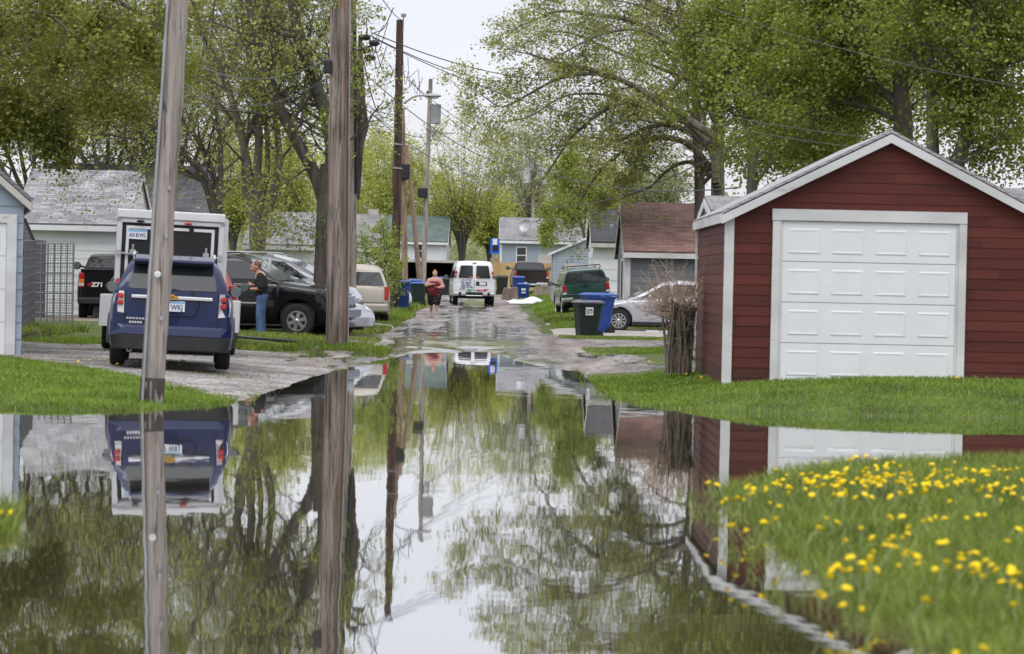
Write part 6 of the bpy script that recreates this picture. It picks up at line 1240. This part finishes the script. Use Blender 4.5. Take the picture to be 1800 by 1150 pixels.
# sticker faces the camera: on the side wall of the turned bin
for s_ in (1,):
    a = MB(); a.bb(-.105,.105,-.006,0,-.105,.105); st = a.build('sticker', M['white_clean'], r); st.location = (-w/2*.95, -.02, .74); st.rotation_euler = (0,0,R(-90)); st.location = (w/2*.985+.012,-.06,.74); st.rotation_euler = (R(2),0,R(90))
    b = MB(); b.bb(-.035,.075,-.009,-.0065,-.07,.05); b.bb(-.085,-.07,-.009,-.0065,-.08,.08); k = b.build('sticker_print', M['bin_green'], st)
    b = MB(); b.bb(-.005,.05,-.012,-.0095,-.1,-.01); b.box((.02,-.0107,.0),(.05,.002,.05),ry=R(45)); b.build('sticker_figure', M['white_clean'], st)
r,*_ = bin_('tall royal blue recycling bin right behind the dark green one', 1051, 588, 84, M['bin_blue'], M['lid_blue'], rz=R(-70), z=.1, w=.68, d=.8, h=1.16)
bins = [('blue bin with white emblem beside the tree stumps',920,525,150,'bin_blue','lid_blue',.72,.6,.62),('blue bin lid standing just behind the emblem bin',911,520,153,'bin_blue','lid_blue',.95,.6,.6),
 ('dark green bin between the white van and the stumps',882,519,156,'bin_green','bin_green',.98,.62,.6),('green bin at the right edge inside the carport',781,521,174,'bin_green','bin_green',1.0,.66,.6),('blue bin inside the carport',769,521,175,'bin_blue','lid_blue',1.1,.66,.6),
 ('dark bin deep in the carport on the left',727,521,176,'bin_green','bin_green',1.0,.6,.6),('green bin with blue lid beside the leaning poles',735,537,134,'bin_green','lid_blue',1.0,.66,.6),('second blue lidded bin behind the first beside the leaning poles',728,533,138,'bin_blue','lid_blue',1.05,.62,.6),('blue bin next to the dark brown pole',709,545,117,'bin_blue','lid_blue',1.12,.46,.6)]
for lab,u,v,D,a,b,h,w,d in bins:
    p = W(u,v,D); r,*_ = bin_(lab,u,v,D,M[a],M[b],w=w,d=d,h=h,z=p.z)
    if 'emblem' in lab and 'white' in lab:
        e_ = MB(); e_.disc((-.055,-d/2-.02,h*.62),(0,-1,0),[(0,.06),(.006,.06)],12); e_.disc((.055,-d/2-.02,h*.62),(0,-1,0),[(0,.06),(.006,.06)],12); e_.bb(-.1,.1,-d/2-.026,-d/2-.015,h*.36,h*.46); e_.build('emblem', M['white_clean'], r)
# ------------------------------------------------------------------ stumps, tarp, bits
def lumpy(mb, c, r, amp=.15, n=14, m=9, seed=0):
    rd = random.Random(seed); b = len(mb.v); mb.ell(c, r, n, m)
    for i in range(b, len(mb.v)): mb.v[i] = tuple(mb.v[i][k]+rd.gauss(0,amp)*r[k]*.5 for k in range(3))
for i,(u,v,D,r,h,lab) in enumerate(((890,526,151,.25,.6,'largest tilted log stump left of the emblem bin'),(903,523,149,.19,.55,'upright log round touching the emblem bin'),(948,517,156,.3,.42,'low tree stump in front of the dark pickup'),(958,517,157,.28,.45,'tree stump beside the low one in front of the pickup'))):
    p = W(u,v,D); s_ = MB().disc((0,0,-.05),(.15 if i==0 else .05,0,1),[(0,r*1.1),(h*.3,r),(h*.8,r*.93),(h,r*.9),(h+.01,r*.5)],14); rd = random.Random(i)
    s_.v = [(a+rd.gauss(0,.015),b+rd.gauss(0,.015),c) for a,b,c in s_.v]; o = s_.build('stump', mat('stump_wood',(.24,.19,.15),.9,var=.35,vscale=4) if i==0 else bpy.data.materials['stump_wood'], smooth=True, angle=50); o.location = p; tag(o, lab, 'tree stump', 'log stumps by the pickup')
p = W(929,533,141); n = 26; V = []; 
for j in range(n):
    for i in range(n):
        x, y = (i/(n-1)-.5)*2, (j/(n-1)-.5)*2; q = max(0,1-(x*x+y*y)**.5*.98); k = max(abs(x),abs(y),1e-6); rr = math.hypot(x,y)/k
        X, Y = x/max(rr,1)*.98*(1+.1*math.sin(7*y)), y/max(rr,1)*.9
        V.append((X, Y, .26*q**.5*(1+.3*math.sin(5*X+2*Y))*(.8+.3*math.cos(4*Y-X))))
i = np.arange((n-1)*n).reshape(n-1,n)[:,:-1].ravel(); o = np_mesh('tarp', V, np.stack([i,i+1,i+n+1,i+n],1), M['white_clean'], smooth=True); o.location = (p.x,141.6,p.z-.02); tag(o,'crumpled white plastic sheet lying on the grass in front of the emblem bin','tarp')
# white downspout pouring water, hose, scraps
a, b = W(657,572,84), W(688,575,83); P = thing('drain_pipe', 'white drain pipe lying at the alley edge and pouring water', 'pipe', a)
MB().tube([(0,0,0),b-a],.055,8).build('tube', M['white_clean'], P); MB().tube(catmull([b-a,b-a+Vector((.05,0,-.05)),b-a+Vector((.08,-.02,-.25))],4),[.02]*9,6).build('water_stream', M['clear_lens'], P)
pts = [(W(u,v,D0)) for u,v,D0 in ((400,594,68),(440,600,66.5),(480,603,66),(530,604,66),(570,601,66.5),(610,600,67),(640,606,66),(648,622,62))]
for q in pts: q.z = H(q.x,q.y)+.06
h_ = MB().tube(catmull(pts,6),.035,6).build('drain_hose', M['black_plastic'], smooth=True); tag(h_, 'black corrugated drain hose lying along the foot of the thick poles', 'hose')
rd = random.Random(8); sb = MB()
for k in range(46):
    u = rd.uniform(45,85); p = W(u,0,62+rd.uniform(-1,1)); a = rd.uniform(0,3.1); l = rd.uniform(.1,.35); z=H(p.x,p.y)+rd.uniform(.02,.12); sb.tube([(p.x,p.y,z),(p.x+math.cos(a)*l,p.y+math.sin(a)*l,z+rd.uniform(-.05,.1))],.018,4)
tag(sb.build('brush_pile', M['bark_dark']), 'heap of broken sticks at the foot of the weeds beside the blue garage', 'sticks', kind='stuff')
o = MB().box((0,0,.04),(1.0,.5,.06)).build('paper_scrap', M['white_clean']); p = W(1167,586,86); o.location=(p.x,p.y,H(p.x,p.y)); tag(o,'flat white scrap lying on the driveway under the silver hatchback','scrap')
# ------------------------------------------------------------------ dead bush by the garage
D = 46.5; b0 = W(1192,646,D); root = thing('dead_bush', 'dry brown bush with pale bare twigs against the corner of the red garage', 'bush', (b0.x,D,.26)); rd = random.Random(4); seg=[]; tw=[]
for k in range(85):
    x, y = rd.uniform(-.17,.17), rd.uniform(-.2,.2); p = Vector((x,y,-.05)); d = Vector((rd.gauss(0,.045),rd.gauss(0,.05),1)).normalized()
    for i in range(8):
        q = p + d*.13; d = (d+Vector((rd.gauss(0,.09)-p.x*.3,rd.gauss(0,.1),.1))).normalized(); seg.append((*p,*q,.03-.002*i,.028-.002*i)); p = q
        if rd.random() < .8: e_ = p + Vector((rd.gauss(0,.1),rd.gauss(0,.1),rd.gauss(-.02,.1))); seg.append((*p,*e_,.008,.003))
V,Q = tubes(seg,5); np_mesh('stems',V,Q,mat('bush_bark',(.17,.14,.115),.95,var=.4,vscale=9),root,smooth=True)
for k in range(150):
    p = Vector((rd.uniform(-.2,.14),rd.uniform(-.2,.2),rd.uniform(.75,1.0))); a = rd.uniform(-1.7,.8); d = Vector((math.sin(a),rd.gauss(0,.3),max(.05,math.cos(a)))).normalized(); L_ = rd.uniform(.3,.8)
    for i in range(6):
        q = p+d*L_/6; d = (d+Vector((rd.gauss(0,.13),rd.gauss(0,.13),rd.gauss(0,.13)))).normalized(); tw.append((*p,*q,.0075-.001*i,.0065-.001*i)); p = q
        if i > 1: e_ = p+(d+Vector((rd.gauss(0,.7),rd.gauss(0,.7),rd.gauss(0,.7)))).normalized()*.12; tw.append((*p,*e_,.004,.002))
V,Q = tubes(tw,3); np_mesh('twigs',V,Q,M['twig_pale'],root)
for (u,D,h,lab) in ((690,116.5,2.3,'leafy vine climbing the dark brown pole'),(655,92,2.2,'thin leafy shrub between the beige minivan and the grey pole'),(675,93,3.2,'straggly sapling beside the beige minivan')):
    p = W(u,550,D); z=H(p.x,D); t = Tree(int(u))
    for k in range(5): t.limb([(p.x,D,z),(p.x+t.rd.uniform(-.2,.2),D,z+h*.5),(p.x+t.rd.uniform(-.5,.5),D+t.rd.uniform(-.3,.3),z+h*t.rd.uniform(.7,1.1))],.02,.006,kids=7,klen=.5,lev=1)
    t.build('shrub',lab,(p.x,D,z),M['bark'],M['leaf_bright'],2,.08,.09,cat='shrub',thin=.6)
# ------------------------------------------------------------------ dandelions
def dandelion(hgt, sz=.021):
    r = thing('dandelion','x','dandelion')
    MB().tube([(0,0,0),(.006,0,hgt*.5),(.0,.004,hgt)],.0025,4).build('stem', M['stem'], r)
    f = MB(); 
    for (k,rr,z0,n) in ((0,sz,.0,16),(1,sz*.75,.004,13),(2,sz*.45,.008,9)):
        for i in range(n):
            a = 2*math.pi*i/n+k*.3; c,s_ = math.cos(a),math.sin(a); w = rr*.24
            f.add([(0,0,hgt+z0-.003),(c*rr*.6-s_*w,s_*rr*.6+c*w,hgt+z0+.003),(c*rr,s_*rr,hgt+z0+.001+k*.003),(c*rr*.6+s_*w,s_*rr*.6-c*w,hgt+z0+.003)],[(0,1,2,3)])
    f.ell((0,0,hgt+.002),(sz*.75,sz*.75,.009),10,5); f.build('flower_head', M['dandelion'], r); return r
protos = [dandelion(h) for h in (.12,.15,.09)]; used = [False]*3
FL = [(1437,808),(1453,835),(1383,838),(1500,810),(1530,815),(1555,812),(1570,818),(1640,818),(1655,822),(1680,815),(1745,823),(1773,822),(1720,826),(1290,878),(1317,870),(1335,858),(1338,856),(1298,918),(1318,916),(1335,920),(1345,917),(1328,932),(1295,875),(1255,850),(1410,850),(1420,842),(1435,840),(1395,852),(1460,838),(1477,844),(1490,862),(1430,860),(1450,852),(1470,850),(1480,836),(1520,833),(1545,840),(1560,836),(1535,848),(1570,848),(1575,840),(1590,835),(1485,862),(1520,872),(1600,860),(1617,862),(1640,850),(1655,843),(1700,842),(1735,838),(1750,850),(1745,870),(1780,868),(1790,855),(1760,862),(1550,908),(1572,910),(1592,908),(1615,910),(1618,898),(1625,918),(1645,912),(1668,914),(1550,943),(1585,938),(1553,958),(1585,968),(1650,955),(1672,952),(1385,907),(1418,914),(1460,918),(1445,912),(1505,978),(1530,982),(1460,990),(1473,1000),(1485,995),(1515,1000),(1530,998),(1442,1006),(1647,985),(1650,995),(1683,985),(1700,975),(1695,1000),(1710,998),(1745,985),(1765,980),(1775,1005),(1780,1025),(1795,1010),(1440,1045),(1460,1038),(1490,1065),(1605,1048),(1690,1138),(1712,1138),(1790,1062),(1604,845),(1625,850),(1663,820),(1690,818),(1345,885),(1370,850),(1403,862),(1508,842),(1498,850),(1555,853),(1565,862),(1770,850),(1725,858)]
FL += [(u+rd.uniform(-16,16), v+rd.uniform(-7,7)) for u,v in FL[3:75] if v < 880]
FL += [(u+rd.uniform(-22,22), v+rd.uniform(-9,9)) for u,v in FL[75:118] if rd.random() < .5]
FL += [(rd.gauss(1540,75), rd.gauss(842,9)) for _ in range(36)] + [(rd.uniform(1350,1795), rd.gauss(838,9)) for _ in range(48)] + [(rd.uniform(1500,1795), rd.uniform(860,1010)) for _ in range(26)]
for i,(u,v) in enumerate(FL):
    k = rd.randrange(3); hgt = (.12,.15,.09)[k]; v -= 2; zf = .1+hgt*.95; u += 0; t = (CAMZ-zf)
    w1 = W(u,v,1.0); D = t/(CAMZ-w1.z); p = w1*1.0; x, y = w1.x*D, D
    if y > 28 or y < 9: continue
    r = protos[k] if not used[k] else copy_tree(protos[k]); used[k] = True
    r.location = (x,y,max(0,zf-hgt)); r.rotation_euler = (rd.uniform(-.1,.9),rd.uniform(-.4,.4),rd.uniform(0,6)); s_ = rd.uniform(.8,1.5); r.scale = (s_*.98,s_*.98,1)
    tag(r,'yellow dandelion blooming on the blurred foreground grass bank','dandelion','dandelions on the foreground bank')
LW = [(1325,690),(1337,698),(1388,702),(1483,692),(1205,728),(1240,692),(1232,668),(1310,662),(1325,662),(1355,730),(1400,735),(1460,736),(1540,738),(1600,742),(1680,745),(1265,712),(1140,690),(1125,705),(1575,690),(1300,722)]
d2 = dandelion(.07,.028); f2 = True
for (u,v) in LW + [(60+rd.uniform(-30,330),rd.uniform(690,710)) for _ in range(9)]:
    w1 = W(u,v,1.0); D = (CAMZ-.3)/(CAMZ-w1.z); D = (CAMZ-.07-H(w1.x*D,D))/(CAMZ-w1.z); r = d2 if f2 else copy_tree(d2); f2 = False; r.location=(w1.x*D,D,H(w1.x*D,D)); r.rotation_euler=(rd.uniform(-.3,.3),0,rd.uniform(0,6))
    tag(r,'small dandelion in the mown lawn '+('before the red garage' if u>1000 else 'below the blue garage'),'dandelion','dandelions in the lawn before the red garage' if u>1000 else 'dandelions in the left lawn')
w1 = []
for (u,v) in ((3,938),(0,930),(35,903),(50,905)):
    q = W(u,v,18.5); r = copy_tree(protos[1]); r.location=(q.x,18.5,max(.0,q.z-.14)); tag(r,'orange yellow dandelion at the left edge of the water','dandelion','dandelions at the left edge')
# ------------------------------------------------------------------ people
def blob(name, caps, m, parent, voxel=.012, smooth=4):
    """one continuous surface from tapered capsules (p0,p1,r0,r1[,flat]) fused by voxel remesh"""
    mb = MB()
    for c_ in caps:
        if c_[0] == 'e': mb.ell(c_[1], c_[2], 14, 10); continue
        p0, p1, r0, r1 = Vector(c_[0]), Vector(c_[1]), c_[2], c_[3]; fl = c_[4] if len(c_) > 4 else None
        ax = (p1-p0); L_ = ax.length; ax.normalize(); P = []; rs = []
        for k in (0,.35,.7,.93): P.append(p0-ax*r0*math.cos(k*math.pi/2)); rs.append(max(.001,r0*math.sin(k*math.pi/2)))
        for k in range(7): P.append(p0+ax*L_*k/6); rs.append(r0+(r1-r0)*k/6)
        for k in (.93,.7,.35,0): P.append(p1+ax*r1*math.cos(k*math.pi/2)); rs.append(max(.001,r1*math.sin(k*math.pi/2)))
        b = len(mb.v); mb.tube(P, rs, 14)
        if fl: 
            cc = (p0+p1)/2
            for i in range(b, len(mb.v)): mb.v[i] = (cc.x+(mb.v[i][0]-cc.x)*fl[0], cc.y+(mb.v[i][1]-cc.y)*fl[1], mb.v[i][2])
    o = mb.build(name, m); md = o.modifiers.new('r','REMESH'); md.mode='VOXEL'; md.voxel_size=voxel; md.use_smooth_shade=True
    sm = o.modifiers.new('s','SMOOTH'); sm.iterations = smooth; sm.factor=.5
    me = bpy.data.meshes.new_from_object(o.evaluated_get(bpy.context.evaluated_depsgraph_get())); old = o.data; o.modifiers.clear(); o.data = me; me.name = name; me.polygons.foreach_set('use_smooth',[True]*len(me.polygons))
    if not me.materials: me.materials.append(m)
    o.parent = parent; return o
def hand(caps, wrist, d, palmn, r=.011, curl=.5, side=1):
    """palm plus four fingers and a thumb growing from the wrist in direction d"""
    d = Vector(d).normalized(); n = Vector(palmn).normalized(); s_ = d.cross(n).normalized(); w = Vector(wrist)
    caps.append((w, w+d*.05, .026, .03)); 
    for k in range(4):
        o = s_*((k-1.5)*.021); b = w+d*.07+o; L_ = (.034,.038,.036,.028)[k]; caps.append((w+d*.03+o*.8, b, .014, .012)); m_ = b+(d*math.cos(curl*.6)+n*math.sin(curl*.6))*L_; e_ = m_+(d*math.cos(curl*1.7)+n*math.sin(curl*1.7))*L_*.9; caps.append((b,m_,r,r*.9)); caps.append((m_,e_,r*.9,r*.75))
    t = w+d*.025+s_*side*.03; q = t+(d*.6+s_*side*.5+n*.5).normalized()*.04; caps.append((w+d*.01,t,.016,.014)); caps.append((t,q,.013,.011)); caps.append((q,q+(d*.9+n*.4).normalized()*.028,.011,.009))
# man, facing left (-x), looking down at his hands; camera sees his left side (-y)
D = 70.6; p = W(456,594,D); man = thing('person','man in black T-shirt and blue jeans looking down at his hands beside the black SUV','person',(p.x,D,.13))
sk = []
sk += [((-.02,0,1.42),(-.07,0,1.54),.07,.066), ('e',(-.105,0,1.635),(.112,.086,.122)), ('e',(-.15,0,1.57),(.07,.062,.062)), ((-.212,0,1.60),(-.232,0,1.57),.014,.018), ('e',(-.085,-.088,1.61),(.022,.012,.034)), ('e',(-.085,.088,1.61),(.022,.012,.034)), ((-.19,0,1.64),(-.205,0,1.645),.03,.03)]
sk += [((.0,-.2,1.38),(.03,-.25,1.12),.052,.043), ((.03,-.25,1.12),(-.2,-.16,1.11),.042,.028)]; hand(sk,(-.21,-.155,1.11),(-1,.25,.1),(0,.6,.8),curl=.9,side=-1)
sk += [((.0,.2,1.38),(.0,.24,1.13),.052,.043), ((.0,.24,1.13),(-.18,.1,1.2),.042,.028)]; hand(sk,(-.19,.095,1.205),(-1,-.2,.15),(0,-.5,.8),curl=.9,side=1)
sk += [((.02,0,.95),(0,0,1.4),.12,.13,(1,1.15)), ((.02,-.09,.92),(.0,-.1,.5),.08,.06), ((.02,.09,.92),(.03,.12,.5),.08,.06), ((.0,-.1,.5),(.02,-.1,.09),.056,.038),((.03,.12,.5),(.06,.13,.09),.056,.038)]
body = blob('body', sk, M['skin'], man, .009)
blob('hair', [('e',(-.088,0,1.66),(.114,.09,.104)),((-.05,0,1.6),(-.03,0,1.56),.055,.04)], M['hair_short'], man, .01)
blob('t_shirt', [((.02,0,.98),(.03,0,1.15),.155,.155,(1,1.12)),((.03,0,1.15),(.01,0,1.36),.155,.135,(1,1.2)),((.0,-.13,1.4),(.0,.13,1.4),.095,.095),((-.005,0,1.38),(-.02,0,1.44),.1,.085),((.0,-.17,1.405),(.025,-.245,1.17),.092,.086),((.0,.17,1.405),(.0,.24,1.17),.092,.086),((-.1,.12,1.3),(-.12,.16,1.16),.05,.06)], M['black_cloth'], man, .013)
blob('jeans', [((.03,-.03,.95),(.03,.03,.95),.148,.148),((.03,-.085,.9),(.0,-.1,.5),.108,.09),((.03,.085,.9),(.03,.12,.5),.105,.09),((.0,-.1,.5),(.02,-.1,.1),.09,.078),((.03,.12,.5),(.06,.13,.1),.09,.078)], M['denim'], man, .013, 3)
blob('shoes', [((.03,-.1,.05),(-.16,-.11,.035),.05,.042),((.07,.13,.05),(-.12,.16,.035),.05,.042)], M['black_plastic'], man, .012, 2)
for s_ in (-1,1): MB().ell((-.214,s_*.034,1.628),(.008,.014,.007),8,6).build('eye', M['dark'], man)
# woman, walking toward the camera
D = 116; p = W(763,553,D); wo = thing('person','woman in maroon tank top and black patterned shorts walking down the alley','person',(p.x,D,H(p.x,D)),R(3))
sk = [((0,0,1.33),(0,-.01,1.43),.062,.058),('e',(0,-.02,1.535),(.088,.1,.118)),('e',(0,-.035,1.47),(.062,.068,.055)),((0,-.105,1.52),(0,-.125,1.495),.012,.016),('e',(-.078,-.01,1.52),(.012,.022,.03)),('e',(.078,-.01,1.52),(.012,.022,.03)),((-.02,-.1,1.462),(.02,-.1,1.462),.01,.01)]
sk += [((-.1,0,1.3),(.1,0,1.3),.1,.1),((0,0,1.0),(0,0,1.25),.2,.19,(1.15,.8)),((-.2,0,1.29),(-.31,-.05,1.1),.088,.078),((-.31,-.05,1.1),(-.1,-.24,1.14),.068,.042),((.2,0,1.29),(.31,-.04,1.06),.088,.078),((.31,-.04,1.06),(.14,-.25,1.02),.068,.042)]
hand(sk,(-.09,-.25,1.145),(1,-.15,.1),(0,-.3,-1),curl=.6,side=1); hand(sk,(.13,-.26,1.02),(-1,-.15,.05),(0,-.2,1),curl=.5,side=-1)
sk += [((-.12,0,.8),(-.12,.02,.48),.14,.1),((.12,0,.8),(.09,-.08,.48),.14,.1),((-.12,.02,.44),(-.11,.16,.1),.078,.04),((.09,-.08,.46),(.08,-.1,.08),.082,.042),((-.11,.17,.09),(-.11,.1,.03),.035,.03),((.08,-.09,.045),(.08,-.24,.025),.038,.03)]
blob('body', sk, M['skin_pale'], wo, .01)
blob('hair',[('e',(0,.008,1.58),(.098,.102,.098)),('e',(0,.05,1.66),(.045,.045,.04))],M['hair_blond'],wo,.01)
blob('tank_top',[((0,.0,.93),(0,0,.98),.262,.24,(1.1,.95)),((0,.0,.84),(0,0,.9),.235,.235,(1.1,.95)),((0,0,.95),(0,0,1.16),.215,.195,(1.08,.88)),((-.07,-.09,1.14),(.07,-.09,1.14),.13,.13),((-.1,-.03,1.3),(-.1,-.01,1.38),.06,.04),((.1,-.03,1.3),(.1,-.01,1.38),.06,.04),((-.06,-.03,1.2),(.06,-.03,1.2),.13,.13)],M['maroon_cloth'],wo,.014)
m_ = mat('patterned_shorts',(.012,.012,.014),.8,var=.9,vscale=22,col2=(.5,.45,.48)); t_,b_ = nodes(m_)
for nd in t_.nodes:
    if nd.type == 'VALTORGB': nd.color_ramp.elements[0].position=.6; nd.color_ramp.elements[1].position=.66
blob('shorts',[((-.08,0,.76),(.08,0,.76),.18,.18,(1,.9)),((-.12,.0,.78),(-.12,.02,.47),.16,.135),((.12,0,.78),(.1,-.07,.46),.16,.135)],m_,wo,.014)
blob('sandals',[((.08,-.07,.012),(.08,-.25,.01),.04,.036),((-.11,.17,.05),(-.11,.1,.012),.035,.034)],M['black_plastic'],wo,.012,1)
for s_ in (-1,1): MB().ell((s_*.028,-.108,1.54),(.014,.008,.007),8,6).build('eye', M['dark'], wo)
print('OBJECTS', len(S.objects))
